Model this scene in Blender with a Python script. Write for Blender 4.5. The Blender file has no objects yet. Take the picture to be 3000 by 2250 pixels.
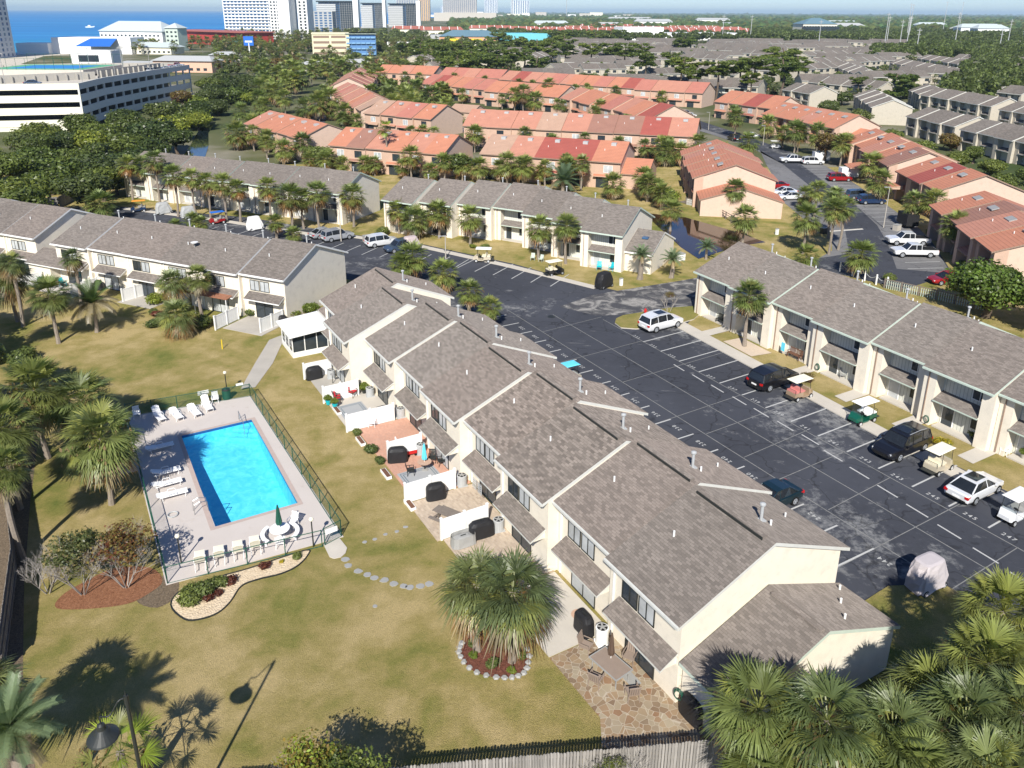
import bpy, math, random
import numpy as np
from mathutils import Vector, Matrix
from mathutils.geometry import tessellate_polygon
R = math.radians
S = bpy.context.scene
C = S.collection
# ---------------------------------------------------------------- camera
cd = bpy.data.cameras.new('camera'); cam = bpy.data.objects.new('camera', cd); C.objects.link(cam)
S.camera = cam
PITCH, ROLL, CAMZ = R(18.95), R(.29), 32.0
fw = Vector((0, math.cos(PITCH), -math.sin(PITCH))); up = Vector((0, math.sin(PITCH), math.cos(PITCH))); rt = Vector((1, 0, 0))
r2 = rt*math.cos(ROLL)+up*math.sin(ROLL); u2 = -rt*math.sin(ROLL)+up*math.cos(ROLL)
mw = Matrix((r2, u2, -fw)).transposed().to_4x4(); mw.translation = (0, 0, CAMZ)
cam.matrix_world = mw
cd.sensor_fit = 'HORIZONTAL'; cd.sensor_width = 36; cd.lens = 36*2340/3000
cd.shift_y = -(1125-838)/3000
cd.clip_start = .5; cd.clip_end = 200000
# ---------------------------------------------------------------- sky, sun, exposure
SUN_AZ, SUN_EL = R(83), R(39.5)
W = bpy.data.worlds.new('World'); S.world = W; W.use_nodes = True
nt = W.node_tree; sky = nt.nodes.new('ShaderNodeTexSky'); sky.sky_type = 'NISHITA'; sky.sun_disc = False
sky.sun_elevation = SUN_EL; sky.sun_rotation = R(187); sky.air_density = .8; sky.dust_density = .1; sky.ozone_density = 3.0
tn = nt.nodes.new('ShaderNodeMixRGB'); tn.blend_type = 'MULTIPLY'; tn.inputs[0].default_value = 1; tn.inputs[2].default_value = (.78, .90, 1.12, 1); nt.links.new(sky.outputs[0], tn.inputs[1]); nt.links.new(tn.outputs[0], nt.nodes['Background'].inputs[0]); nt.nodes['Background'].inputs[1].default_value = .078
sl = bpy.data.lights.new('sun', 'SUN'); sl.energy = 5.0; sl.angle = R(.53); sl.color = (1, .955, .87)
so = bpy.data.objects.new('sun', sl); C.objects.link(so)
d = Vector((math.cos(SUN_AZ)*math.cos(SUN_EL), math.sin(SUN_AZ)*math.cos(SUN_EL), -math.sin(SUN_EL)))
so.rotation_euler = d.to_track_quat('-Z', 'Y').to_euler(); so.location = (0, -60, 90)
S.view_settings.view_transform = 'Standard'; S.view_settings.look = 'None'; S.view_settings.gamma = 1
S.view_settings.exposure = .47
S.cycles.max_bounces = 6; S.cycles.diffuse_bounces = 3; S.cycles.transparent_max_bounces = 12; S.cycles.glossy_bounces = 2
S.cycles.transmission_bounces = 3; S.cycles.volume_bounces = 0; S.cycles.use_denoising = True
S.cycles.caustics_reflective = False; S.cycles.caustics_refractive = False
rnd = random.Random(7)
# ---------------------------------------------------------------- local frames: u runs along the centre terrace towards the camera, v across it
EU = (.5, -.8660254); EV = (.8660254, .5)
def UV(u, v): return (u*EU[0]+v*EV[0], u*EU[1]+v*EV[1])
AU = R(-60)
# ---------------------------------------------------------------- mesh builder
class MB:
    def __init__(s): s.v = []; s.f = []; s.m = []; s.M = None; s.c = []
    def at(s, x=0, y=0, z=0, rz=0, rx=0, ry=0, sc=1):
        s.M = Matrix.Translation((x, y, z)) @ Matrix.Rotation(rz, 4, 'Z') @ Matrix.Rotation(ry, 4, 'Y') @ Matrix.Rotation(rx, 4, 'X') @ Matrix.Scale(sc, 4); return s
    def poly(s, pts, m=0):
        n = len(s.v)
        for p in pts:
            p = Vector(p)
            if s.M: p = s.M @ p
            s.v.append(p)
        s.f.append(list(range(n, n+len(pts)))); s.m.append(m); return s
    def box(s, x0, x1, y0, y1, z0, z1, m=0, top=None):
        t = m if top is None else top
        s.poly([(x0,y0,z0),(x1,y0,z0),(x1,y0,z1),(x0,y0,z1)], m); s.poly([(x1,y1,z0),(x0,y1,z0),(x0,y1,z1),(x1,y1,z1)], m)
        s.poly([(x0,y1,z0),(x0,y0,z0),(x0,y0,z1),(x0,y1,z1)], m); s.poly([(x1,y0,z0),(x1,y1,z0),(x1,y1,z1),(x1,y0,z1)], m)
        s.poly([(x0,y0,z1),(x1,y0,z1),(x1,y1,z1),(x0,y1,z1)], t); s.poly([(x0,y1,z0),(x1,y1,z0),(x1,y0,z0),(x0,y0,z0)], m); return s
    def loft(s, rings, m=0, cap=True, close=True):
        k = len(rings[0])
        for a, b in zip(rings, rings[1:]):
            for i in range(k if close else k-1):
                j = (i+1) % k; s.poly([a[i], a[j], b[j], b[i]], m)
        if cap: s.poly(list(reversed(rings[0])), m); s.poly(rings[-1], m)
        return s
    def cyl(s, p0, p1, r0, r1=None, n=8, m=0, cap=True):
        r1 = r0 if r1 is None else r1; p0 = Vector(p0); p1 = Vector(p1); d = (p1-p0).normalized()
        a = d.orthogonal().normalized(); b = d.cross(a)
        ring = lambda p, r: [tuple(p+a*(r*math.cos(2*math.pi*i/n))+b*(r*math.sin(2*math.pi*i/n))) for i in range(n)]
        return s.loft([ring(p0, r0), ring(p1, r1)], m, cap)
    def tube(s, pts, r, n=6, m=0):
        for a, b in zip(pts, pts[1:]): s.cyl(a, b, r, r, n, m)
        return s
    def lathe(s, prof, n=16, m=0, c=(0, 0)):
        return s.loft([[(c[0]+r*math.cos(2*math.pi*i/n), c[1]+r*math.sin(2*math.pi*i/n), z) for i in range(n)] for r, z in prof], m)
    def slab(s, a, b, c, d, t, m=0, me=None):      # four corner points counter-clockwise from above, thickness t downwards
        me = m if me is None else me
        q = [Vector(p) for p in (a, b, c, d)]; l = [p-Vector((0, 0, t)) for p in q]
        s.poly(q, m); s.poly(l[::-1], me)
        for i in range(4): j = (i+1) % 4; s.poly([l[i], l[j], q[j], q[i]], me)
        return s
    def prism(s, prof, x0, x1, m=0, mc=None):       # prof = (y,z) counter-clockwise seen from +x
        mc = m if mc is None else mc; n = len(prof)
        for i in range(n):
            (ya, za), (yb, zb) = prof[i], prof[(i+1) % n]
            s.poly([(x0, ya, za), (x1, ya, za), (x1, yb, zb), (x0, yb, zb)][::-1], m)
        s.poly([(x1, y, z) for y, z in prof], mc); s.poly([(x0, y, z) for y, z in prof][::-1], mc); return s
    def build(s, name, mats, parent=None, smooth=False, col=None):
        me = bpy.data.meshes.new(name)
        me.from_pydata([tuple(p) for p in s.v], [], s.f)
        if not isinstance(mats, (list, tuple)): mats = [mats]
        for m in mats: me.materials.append(m)
        me.polygons.foreach_set('material_index', s.m)
        if smooth: me.polygons.foreach_set('use_smooth', [True]*len(s.f))
        uvl = me.uv_layers.new(name='UVMap').data; uv = np.zeros(len(uvl)*2, np.float32); k = 0
        for f in s.f:
            p = [s.v[i] for i in f]; n = (p[1]-p[0]).cross(p[2]-p[0])
            if len(p) > 3: n += (p[2]-p[0]).cross(p[3]-p[0])
            if n.length < 1e-12: n = Vector((0, 0, 1))
            n.normalize()
            if abs(n.z) > .97: t = Vector((1, 0, 0)); b = Vector((0, 1, 0))
            else: t = Vector((0, 0, 1)).cross(n).normalized(); b = n.cross(t)
            for q in p: uv[k] = q.dot(t); uv[k+1] = q.dot(b); k += 2
        uvl.foreach_set('uv', uv)
        o = bpy.data.objects.new(name, me); C.objects.link(o)
        if parent: o.parent = parent
        if col: o.color = (*col, 1)
        return o
def tag(o, label=None, cat=None, group=None, kind=None):
    if label: o['label'] = label
    if cat: o['category'] = cat
    if group: o['group'] = group
    if kind: o['kind'] = kind
    return o
def thing(name, x, y, z=0, rz=0, label=None, cat=None, group=None, sc=None):
    o = bpy.data.objects.new(name, None); C.objects.link(o); o.location = (x, y, z); o.rotation_euler = (0, 0, rz); o.empty_display_size = .2
    if sc: o.scale = (sc, sc, sc)
    return tag(o, label, cat, group)
KIDS = {}
def dup(root, x, y, z=0, rz=0, sc=None, label=None, group=None, cat=None):
    def cp(o, par):
        c = o.copy(); C.objects.link(c); c.parent = par
        if o.name not in KIDS: KIDS[o.name] = list(o.children)
        for k in KIDS[o.name]: cp(k, c)
        return c
    c = cp(root, None); c.location = (x, y, z); c.rotation_euler = (0, 0, rz)
    if sc is not None: c.scale = (sc, sc, sc) if not isinstance(sc, tuple) else sc
    if label: c['label'] = label
    if group: c['group'] = group
    if cat: c['category'] = cat
    return c
# ---------------------------------------------------------------- materials
class NT:
    def __init__(s, name):
        s.mat = bpy.data.materials.new(name); s.mat.use_nodes = True; s.t = s.mat.node_tree; s.N = s.t.nodes
        s.b = s.N['Principled BSDF']; s.out = s.N['Material Output']
    def n(s, typ, **kw):
        x = s.N.new('ShaderNode'+typ)
        for k, v in kw.items():
            if k.startswith('i_'): x.inputs[int(k[2:]) if k[2:].isdigit() else k[2:].replace('_', ' ')].default_value = v
            else: setattr(x, k, v)
        return x
    def l(s, a, b): s.t.links.new(a, b)
    def noise(s, scale, detail=3, vec=None, rough=.55, dist=0):
        x = s.n('TexNoise'); x.inputs['Scale'].default_value = scale; x.inputs['Detail'].default_value = detail; x.inputs['Roughness'].default_value = rough; x.inputs['Distortion'].default_value = dist
        if vec: s.l(vec, x.inputs['Vector'])
        return x.outputs['Fac']
    def ramp(s, fac, stops):
        x = s.n('ValToRGB'); e = x.color_ramp.elements
        while len(e) < len(stops): e.new(.5)
        for q, (p, c) in zip(e, stops): q.position = p; q.color = (*c, 1) if len(c) == 3 else c
        s.l(fac, x.inputs[0]); return x.outputs[0]
    def mix(s, fac, a, b, bt='MIX'):
        x = s.n('MixRGB', blend_type=bt)
        for i, q in enumerate((fac, a, b)):
            if isinstance(q, bpy.types.NodeSocket): s.l(q, x.inputs[i])
            else: x.inputs[i].default_value = q if i == 0 else (*q, 1)
        return x.outputs[0]
    def math(s, op, a, b=0, c=None):
        x = s.n('Math', operation=op)
        for i, q in enumerate((a, b, c)):
            if q is None: continue
            if isinstance(q, bpy.types.NodeSocket): s.l(q, x.inputs[i])
            else: x.inputs[i].default_value = q
        return x.outputs[0]
    def geo(s): return s.n('NewGeometry').outputs['Position']
    def uv(s): return s.n('TexCoord').outputs['UV']
    def oi(s): return s.n('ObjectInfo')
    def bump(s, h, st=.3, dist=.02):
        x = s.n('Bump'); x.inputs['Strength'].default_value = st; x.inputs['Distance'].default_value = dist; s.l(h, x.inputs['Height']); s.l(x.outputs[0], s.b.inputs['Normal'])
    def fin(s, col, rough=.85, spec=.3):
        if isinstance(col, bpy.types.NodeSocket): s.l(col, s.b.inputs['Base Color'])
        else: s.b.inputs['Base Color'].default_value = (*col, 1)
        s.b.inputs['Roughness'].default_value = rough; s.b.inputs['Specular IOR Level'].default_value = spec
        return s.mat
def sc(c, k): return tuple(min(1, x*k) for x in c)
def plain(name, col, rough=.6, spec=.4, var=.12, ns=3.0, metal=0, bump=0):
    t = NT(name); c = col
    if var:
        f = t.noise(ns, 4, t.geo()); c = t.mix(f, sc(col, 1-var), sc(col, 1+var))
    m = t.fin(c, rough, spec); t.b.inputs['Metallic'].default_value = metal
    if bump: t.bump(t.noise(ns*8, 3, t.geo()), bump, .02)
    return m
def shingle(name, base, bw=.34, rh=.145, con=.17):
    t = NT(name); uv = t.uv(); oi = t.oi()
    br = t.n('TexBrick'); br.offset = .5; br.inputs['Scale'].default_value = 1; br.inputs['Brick Width'].default_value = bw; br.inputs['Row Height'].default_value = rh
    br.inputs['Mortar Size'].default_value = .012; br.inputs['Mortar Smooth'].default_value = .6; br.inputs['Bias'].default_value = 0
    br.inputs['Color1'].default_value = (*sc(base, 1-con*1.6), 1); br.inputs['Color2'].default_value = (*sc(base, 1+con), 1); br.inputs['Mortar'].default_value = (*sc(base, .62), 1)
    t.l(uv, br.inputs['Vector'])
    c = t.mix(t.noise(.35, 3, t.geo()), sc((1, 1, 1), .82), (1.0, 1.0, 1.0)); c = t.mix(1, br.outputs[0], c, 'MULTIPLY')
    c = t.mix(t.noise(14, 3, uv), c, t.mix(1, c, (.72, .70, .68), 'MULTIPLY'))
    tint = t.ramp(oi.outputs['Random'], [(0, (.86, .84, .82)), (.5, (1, .99, .97)), (1, (1.0, .95, .92))]); c = t.mix(1, c, tint, 'MULTIPLY')
    m = t.fin(c, .92, .25); t.b.inputs['Diffuse Roughness'].default_value = 1; t.bump(br.outputs['Fac'], -.4, .02); return m
M = {}
M['sh'] = shingle('shingles', (.245, .22, .203)); M['sh2'] = shingle('shingles_coarse', (.25, .22, .20), .38, .17, .24)
M['shf'] = shingle('shingles_grey', (.19, .173, .16), .5, .3, .14)
def redroof():
    t = NT('red_roof'); uv = t.uv(); oi = t.oi(); base = oi.outputs['Color']
    w = t.n('TexWave', wave_type='BANDS', bands_direction='Y', wave_profile='SAW'); w.inputs['Scale'].default_value = .62; t.l(uv, w.inputs['Vector'])
    l = t.ramp(w.outputs['Fac'], [(0, (.45, .43, .43)), (.16, (1, 1, 1)), (1, (.92, .92, .92))])
    c = t.mix(1, base, l, 'MULTIPLY')
    c = t.mix(t.noise(.6, 5, t.geo()), t.mix(1, c, (.8, .78, .8), 'MULTIPLY'), t.mix(1, c, (1.1, 1.1, 1.1), 'MULTIPLY'))
    st = t.noise(3, 3, uv)
    c = t.mix(t.math('MULTIPLY', st, .35), c, t.mix(1, c, (.7, .68, .66), 'MULTIPLY'))
    m = t.fin(c, .7, .3); t.bump(w.outputs['Fac'], .3, .04); return m
M['red'] = redroof()
def stucco(name, col, groove=False, var=.06):
    t = NT(name); p = t.geo(); c = t.mix(t.noise(1.1, 5, p), sc(col, 1-var*1.4), sc(col, 1+var))
    st = t.noise(1.6, 4, t.uv()); c = t.mix(t.ramp(st, [(.5, (0, 0, 0)), (.8, (.45, .45, .45))]), c, sc(col, .70))
    if groove:
        w = t.n('TexWave', wave_type='BANDS', bands_direction='X'); w.inputs['Scale'].default_value = 1.05; t.l(t.uv(), w.inputs['Vector'])
        g = t.ramp(w.outputs['Fac'], [(0, (.6, .6, .6)), (.1, (1, 1, 1))]); c = t.mix(1, c, g, 'MULTIPLY'); t.bump(w.outputs['Fac'], .2, .01)
    else: t.bump(t.noise(30, 3, p), .25, .01)
    return t.fin(c, .9, .2)
M['cream'] = stucco('cream_stucco', (.78, .715, .60)); M['siding'] = stucco('sage_siding', (.66, .665, .59), True); M['creamg'] = stucco('cream_gable', (.74, .69, .60))
M['tan'] = stucco('tan_stucco', (.53, .37, .28)); M['tan2'] = stucco('pink_stucco', (.62, .46, .365)); M['creamf'] = stucco('far_cream', (.50, .455, .375)); M['brn'] = stucco('brown_siding', (.30, .21, .16), True)
M['grn'] = plain('pale_green_trim', (.52, .60, .52), .5); M['wht'] = plain('white_paint', (.82, .82, .80), .45, .4, .04); M['white2'] = plain('white_plastic', (.86, .86, .85), .35, .5, .03)
M['trim'] = plain('weathered_trim', (.60, .60, .56), .6, .3, .15, 2); M['gcream'] = stucco('garage_concrete', (.80, .765, .62), var=.04); M['conc'] = plain('concrete', (.42, .39, .345), .9, .2, .16, .8, bump=.3); M['pale'] = plain('pale_concrete', (.52, .48, .42), .9, .2, .14, .6, bump=.3)
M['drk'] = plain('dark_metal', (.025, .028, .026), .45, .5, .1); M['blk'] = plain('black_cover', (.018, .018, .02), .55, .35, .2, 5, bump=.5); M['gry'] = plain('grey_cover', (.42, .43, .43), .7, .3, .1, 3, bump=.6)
M['dgreen'] = plain('dark_green_paint', (.012, .085, .055), .5, .4, .1); M['metal'] = plain('steel', (.45, .45, .45), .35, .6, .05, metal=.8); M['rubber'] = plain('rubber', (.015, .015, .015), .8, .2, .1)
M['grey'] = plain('mid_grey', (.32, .32, .31), .6); M['bronze'] = plain('brown_wicker', (.10, .065, .045), .7); M['taupe'] = plain('taupe_fabric', (.27, .21, .17), .8)
M['redc'] = plain('red_cushion', (.45, .02, .03), .8); M['redp'] = plain('red_paint', (.5, .02, .02), .4); M['teal'] = plain('teal_plastic', (.01, .45, .52), .5); M['blue'] = plain('blue_canvas', (.02, .14, .55), .7)
M['skyb'] = plain('light_blue_canvas', (.13, .62, .80), .7); M['yel'] = plain('yellow_plastic', (.75, .55, .03), .5); M['orange'] = plain('orange_paint', (.7, .30, .04), .6); M['cushion'] = plain('cream_cushion', (.72, .66, .50), .7); M['pinkc'] = plain('pink_cushion', (.6, .22, .2), .7)
M['wood'] = plain('weathered_wood', (.20, .17, .145), .9, .2, .25, 4); M['brnw'] = plain('brown_wood', (.16, .08, .05), .8, .2, .25, 4); M['terra'] = plain('tan_roof', (.5, .33, .24), .8)
def glass(name, col=(.03, .04, .05), rough=.06, spec=.6):
    t = NT(name); c = t.mix(t.noise(.9, 2, t.geo()), sc(col, .5), sc(col, 1.6)); return t.fin(c, rough, spec)
M['gls'] = glass('window_glass'); M['blind'] = glass('glass_with_blinds', (.42, .44, .45), .25, .5); M['glb'] = glass('blue_glass', (.05, .12, .24)); M['cgl'] = glass('car_glass', (.015, .018, .022), .04, .7)
def carpaint(name, col, metal=.2):
    t = NT(name); m = t.fin(col, .28, .6); t.b.inputs['Metallic'].default_value = metal; t.b.inputs['Coat Weight'].default_value = .8; t.b.inputs['Coat Roughness'].default_value = .05; return m
P_ = {k: carpaint('paint_'+k, c) for k, c in dict(white=(.8, .81, .82), black=(.01, .01, .013), silver=(.40, .42, .45), grey=(.12, .125, .14), blue=(.012, .035, .10), slate=(.05, .075, .12), red=(.33, .008, .012), dgreen=(.006, .022, .028), cream=(.62, .55, .42), green=(.008, .11, .07), tan=(.42, .30, .2)).items()}
t = NT('clear_screen'); tr = t.n('BsdfTransparent'); tr.inputs[0].default_value = (.85, .9, .9, 1); mx = t.n('MixShader'); mx.inputs[0].default_value = .18; gl = t.n('BsdfGlossy'); gl.inputs['Roughness'].default_value = .08; t.l(tr.outputs[0], mx.inputs[1]); t.l(gl.outputs[0], mx.inputs[2]); t.l(mx.outputs[0], t.out.inputs[0]); M['clear'] = t.mat
M['lamp_red'] = plain('tail_light', (.5, .01, .01), .2, .6, 0); M['lamp_wht'] = plain('head_light', (.75, .77, .8), .1, .7, 0)
def fence_mat(name, col, w=.14):
    t = NT(name); uv = t.uv(); br = t.n('TexBrick'); br.offset = 0; br.inputs['Scale'].default_value = 1; br.inputs['Brick Width'].default_value = w; br.inputs['Row Height'].default_value = 50
    br.inputs['Mortar Size'].default_value = .008; br.inputs['Color1'].default_value = (*sc(col, .75), 1); br.inputs['Color2'].default_value = (*sc(col, 1.2), 1); br.inputs['Mortar'].default_value = (.01, .01, .01, 1)
    t.l(uv, br.inputs['Vector']); mp = t.n('Mapping'); mp.inputs['Scale'].default_value = (12, .8, 1); t.l(uv, mp.inputs['Vector'])
    c = t.mix(t.noise(1.5, 4, mp.outputs[0]), t.mix(1, br.outputs[0], (.6, .6, .6), 'MULTIPLY'), t.mix(1, br.outputs[0], (1.25, 1.25, 1.25), 'MULTIPLY')); return t.fin(c, .95, .1)
M['picket'] = fence_mat('grey_pickets', (.33, .31, .29))
def leafmat(name, trans=.35, var=.25):
    t = NT(name); a = t.n('Attribute', attribute_name='Col'); oi = t.oi(); k = t.ramp(oi.outputs['Random'], [(0, (1-var, 1-var*.8, 1-var)), (1, (1+var, 1+var*.7, 1.))])
    c = t.mix(1, a.outputs['Color'], k, 'MULTIPLY'); c = t.mix(1, c, oi.outputs['Color'], 'MULTIPLY')
    t.fin(c, .42, .45)
    tr = t.n('BsdfTranslucent'); t.l(t.mix(1, c, (1.3, 1.35, .6), 'MULTIPLY'), tr.inputs[0]); mx = t.n('MixShader'); mx.inputs[0].default_value = trans
    t.l(t.b.outputs[0], mx.inputs[1]); t.l(tr.outputs[0], mx.inputs[2]); t.l(mx.outputs[0], t.out.inputs[0]); return t.mat
M['leaf'] = leafmat('leaves'); M['bark'] = plain('palm_bark', (.26, .22, .18), .95, .1, .35, 6, bump=.8); M['bark2'] = plain('tree_bark', (.13, .10, .075), .95, .1, .3, 5, bump=.8); M['twig'] = plain('bare_twigs', (.33, .30, .27), .9)
# ---------------------------------------------------------------- ground, paved surfaces, water
def sheet(name, pts, z, mat, holes=(), kind='structure', label=None, cat=None, t=0, tm=None):
    loops = [[Vector((x, y, 0)) for x, y in pts]]+[[Vector((x, y, 0)) for x, y in h] for h in holes]
    flat = [p for l in loops for p in l]; b = MB()
    for tri in tessellate_polygon(loops):
        q = [flat[i] for i in tri]
        if (q[1]-q[0]).cross(q[2]-q[0]).z < 0: q = q[::-1]
        b.poly([(p.x, p.y, z) for p in q])
    if t:
        n = len(pts); area = sum(pts[i][0]*pts[(i+1) % n][1]-pts[(i+1) % n][0]*pts[i][1] for i in range(n)); pp = pts if area > 0 else pts[::-1]
        for i in range(n):
            (xa, ya), (xb, yb) = pp[i], pp[(i+1) % n]; b.poly([(xa, ya, z-t), (xb, yb, z-t), (xb, yb, z), (xa, ya, z)], 1 if tm else 0)
    return tag(b.build(name, [mat, tm] if tm else mat), label, cat, kind=kind)
def uvp(*p): return [UV(*q) for q in p]
def smooth_loop(pts, k=4):
    out = []; n = len(pts)
    for i in range(n):
        p0, p1, p2, p3 = (Vector(pts[(i+j-1) % n]) for j in range(4))
        for a in range(k):
            t = a/k; out.append(tuple(.5*((2*p1)+(p2-p0)*t+(2*p0-5*p1+4*p2-p3)*t*t+(3*p1-p0-3*p2+p3)*t**3)))
    return out
def grassmat(name='lawn_grass', lush=0.):
    t = NT(name); p = t.geo()
    big = t.noise(.11, 4, p, .6, .6); mid = t.noise(.55, 5, p, .6); fine = t.noise(6, 4, p, .7)
    f = t.math('ADD', t.math('MULTIPLY', big, .62), t.math('MULTIPLY', mid, .38))
    c = t.ramp(f, [(.34-.0*lush, (.165, .195, .055)), (.425+.06*lush, (.275, .255, .090)), (.50+.1*lush, (.385, .315, .145)), (.60+.12*lush, (.52, .41, .235))])
    c = t.mix(fine, t.mix(1, c, (.62, .64, .6), 'MULTIPLY'), t.mix(1, c, (1.32, 1.28, 1.2), 'MULTIPLY'))
    mp = t.n('Mapping'); mp.inputs['Scale'].default_value = (16, 7, 1); t.l(p, mp.inputs['Vector']); vf = t.noise(1.6, 3, mp.outputs[0], .7)
    c = t.mix(vf, t.mix(1, c, (.6, .62, .6), 'MULTIPLY'), t.mix(1, c, (1.35, 1.33, 1.25), 'MULTIPLY'))
    bl = t.noise(22, 3, p, .8); c = t.mix(bl, t.mix(1, c, (.55, .58, .52), 'MULTIPLY'), t.mix(1, c, (1.45, 1.42, 1.35), 'MULTIPLY'))
    m = t.fin(c, .95, .1); t.bump(t.math('ADD', bl, vf), 1, .07); return m
M['grass'] = grassmat(); M['grass2'] = grassmat('green_grass', 1.)
def farground():
    t = NT('far_ground'); p = t.geo(); c = t.ramp(t.noise(.02, 5, p), [(.35, (.05, .075, .025)), (.52, (.12, .125, .06)), (.62, (.24, .22, .17)), (.75, (.32, .30, .26))]); return t.fin(c, .95, .1)
def asphalt(name, base, stain, amt=.5, cracks=True):
    t = NT(name); p = t.geo(); n1 = t.noise(.35, 6, p, .65, .8); n2 = t.noise(1.7, 6, p, .7); n3 = t.noise(.09, 3, p)
    c = t.mix(n2, sc(base, .72), sc(base, 1.3)); c = t.mix(t.ramp(n3, [(.42, (0, 0, 0)), (.58, (.6,)*3)]), c, sc(base, 1.45)); c = t.mix(t.ramp(t.noise(.9, 4, p), [(.62, (0, 0, 0)), (.7, (.6,)*3)]), c, sc(base, .45))
    big = t.noise(.16, 5, p, .6, 1.2); f = t.math('MULTIPLY', t.math('MULTIPLY', n1, n2), big)
    f2 = t.math('MULTIPLY', f, t.ramp(t.noise(.055, 2, p), [(.40, (.35,)*3), (.62, (1.25,)*3)])); c = t.mix(t.ramp(f2, [(.135, (0, 0, 0)), (.19, (amt*.5,)*3), (.26, (amt,)*3)]), c, stain)
    mp = t.n('Mapping'); mp.inputs['Rotation'].default_value = (0, 0, R(60)); mp.inputs['Scale'].default_value = (.35, 2.4, 1); t.l(p, mp.inputs['Vector'])
    s2 = t.noise(.8, 6, mp.outputs[0], .7, .5); c = t.mix(t.ramp(t.math('MULTIPLY', s2, n1), [(.36, (0, 0, 0)), (.42, (amt*.5,)*3)]), c, stain)
    if cracks:
        v = t.n('TexVoronoi', feature='DISTANCE_TO_EDGE'); v.inputs['Scale'].default_value = .16
        nv = t.n('TexNoise'); nv.inputs['Scale'].default_value = .7; t.l(p, nv.inputs['Vector']); va = t.n('VectorMath', operation='ADD'); t.l(p, va.inputs[0])
        vs = t.n('VectorMath', operation='SCALE'); vs.inputs['Scale'].default_value = 1.6; t.l(nv.outputs['Color'], vs.inputs[0]); t.l(vs.outputs[0], va.inputs[1]); t.l(va.outputs[0], v.inputs['Vector'])
        c = t.mix(t.ramp(v.outputs['Distance'], [(0, (.55,)*3), (.012, (0, 0, 0))]), c, (.012, .012, .013))
    m = t.fin(c, .88, .25); t.bump(t.noise(25, 3, p), .3, .01); return m
M['asph'] = asphalt('sealed_asphalt', (.047, .050, .061), (.29, .29, .285), .9); M['asph2'] = asphalt('worn_asphalt', (.15, .148, .15), (.26, .25, .24), .5); t = NT('patched_slab'); p = t.geo(); c = t.ramp(t.noise(.42, 6, p, .68, 1.2), [(.44, (.075, .075, .082)), (.52, (.16, .155, .15)), (.60, (.32, .305, .285))]); c = t.mix(t.noise(5, 4, p), t.mix(1, c, (.7, .7, .7), 'MULTIPLY'), t.mix(1, c, (1.2, 1.2, 1.2), 'MULTIPLY')); M['asphg'] = t.fin(c, .9, .2)
pool = uvp((-61.6, 5.3), (-48.0, 5.4), (-48.0, 10.85), (-61.6, 10.8))
BIG = 40000
near = [(-75, 5), (75, 5), (75, 175), (-150, 175), (-150, 60)]
sheet('ground', [(-BIG, -BIG), (BIG, -BIG), (BIG, BIG), (-BIG, BIG)], -.02, farground(), holes=[near])
sheet('lawn', near, 0, M['grass'], holes=[pool])
sea = [(-330, 520), (-372, 600), (-352, 700), (-352, 900), (-366, 1040), (-345, 1300), (-330, 1700), (-330, 2600), (-500, 6000), (-1400, 20000), (-3000, BIG-100), (-BIG+100, BIG-100), (-BIG+100, 300), (-600, 300)]
def seamat():
    t = NT('sea_water'); p = t.geo(); mp = t.n('Mapping'); mp.inputs['Scale'].default_value = (.35, 3.2, 1); mp.inputs['Rotation'].default_value = (0, 0, R(2)); t.l(p, mp.inputs['Vector'])
    n = t.noise(.0035, 5, mp.outputs[0], .6); n2 = t.noise(.03, 5, mp.outputs[0], .7)
    c = t.ramp(n, [(.3, (.018, .15, .40)), (.5, (.025, .20, .50)), (.7, (.045, .30, .58))]); c = t.mix(n2, t.mix(1, c, (.8, .85, .9), 'MULTIPLY'), t.mix(1, c, (1.2, 1.12, 1.05), 'MULTIPLY'))
    sx = t.n('SeparateXYZ'); t.l(p, sx.inputs[0]); sh = t.ramp(t.math('DIVIDE', sx.outputs[1], 2500.), [(.2, (.75,)*3), (.42, (0, 0, 0))])
    c = t.mix(sh, c, (.03, .33, .42)); m = t.fin(c, .5, .25); t.bump(t.noise(.12, 4, mp.outputs[0]), .5, .5); return m
sheet('sea', sea, .03, seamat()); sheet('beach', [(-322, 500), (-330, 520), (-372, 600), (-352, 700), (-352, 900), (-366, 1040), (-345, 1300), (-330, 1700), (-330, 2600), (-310, 2600), (-300, 1700), (-305, 1300), (-330, 1040), (-325, 900), (-325, 700), (-340, 600), (-300, 500)], .015, plain('sand', (.55, .50, .42), .95, .1))
lot = [(44.6, 32), (27.9, 62.0), (23.9, 69.3), (18.6, 79.9), (19.3, 81.2), (20.6, 83.6), (20.8, 86.4), (21.9, 86.6), (27, 90), (33, 97), (40, 101), (48.2, 92.7), (57.4, 99), (62.1, 113.7), (64.3, 122.7), (66.1, 137.6), (68.2, 157.8), (69.5, 178.3), (67.3, 199), (63.6, 225), (57, 262), (45, 262), (55, 225), (60.9, 197), (56.7, 177.9), (53.3, 160.5), (49.5, 152.9), (48.5, 140), (47.9, 127.5), (49.7, 121.5), (48.8, 117.8), (45.6, 109.4), (42.3, 105.6), (34, 103.5), (27, 98.5), (21.5, 95.7), (12.8, 91.6), (10.7, 93.2), (6.5, 96.6), (0.3, 102.3), (-12.7, 111.5), (-27.1, 118.2), (-43, 127), (-66.7, 134), (-73, 136.5), (-76, 128.5), (-62, 118), (-40, 106), (-19, 94.5), (-14.6, 87.6)]+uvp((-75.5, 35.6), (-22.2, 35.6), (-22.45, 38.7), (-21, 41.7), (-16.6, 42.1), (-11, 42.3), (-4, 42.0))
sheet('parking_lot', lot, .012, M['asph'])
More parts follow.
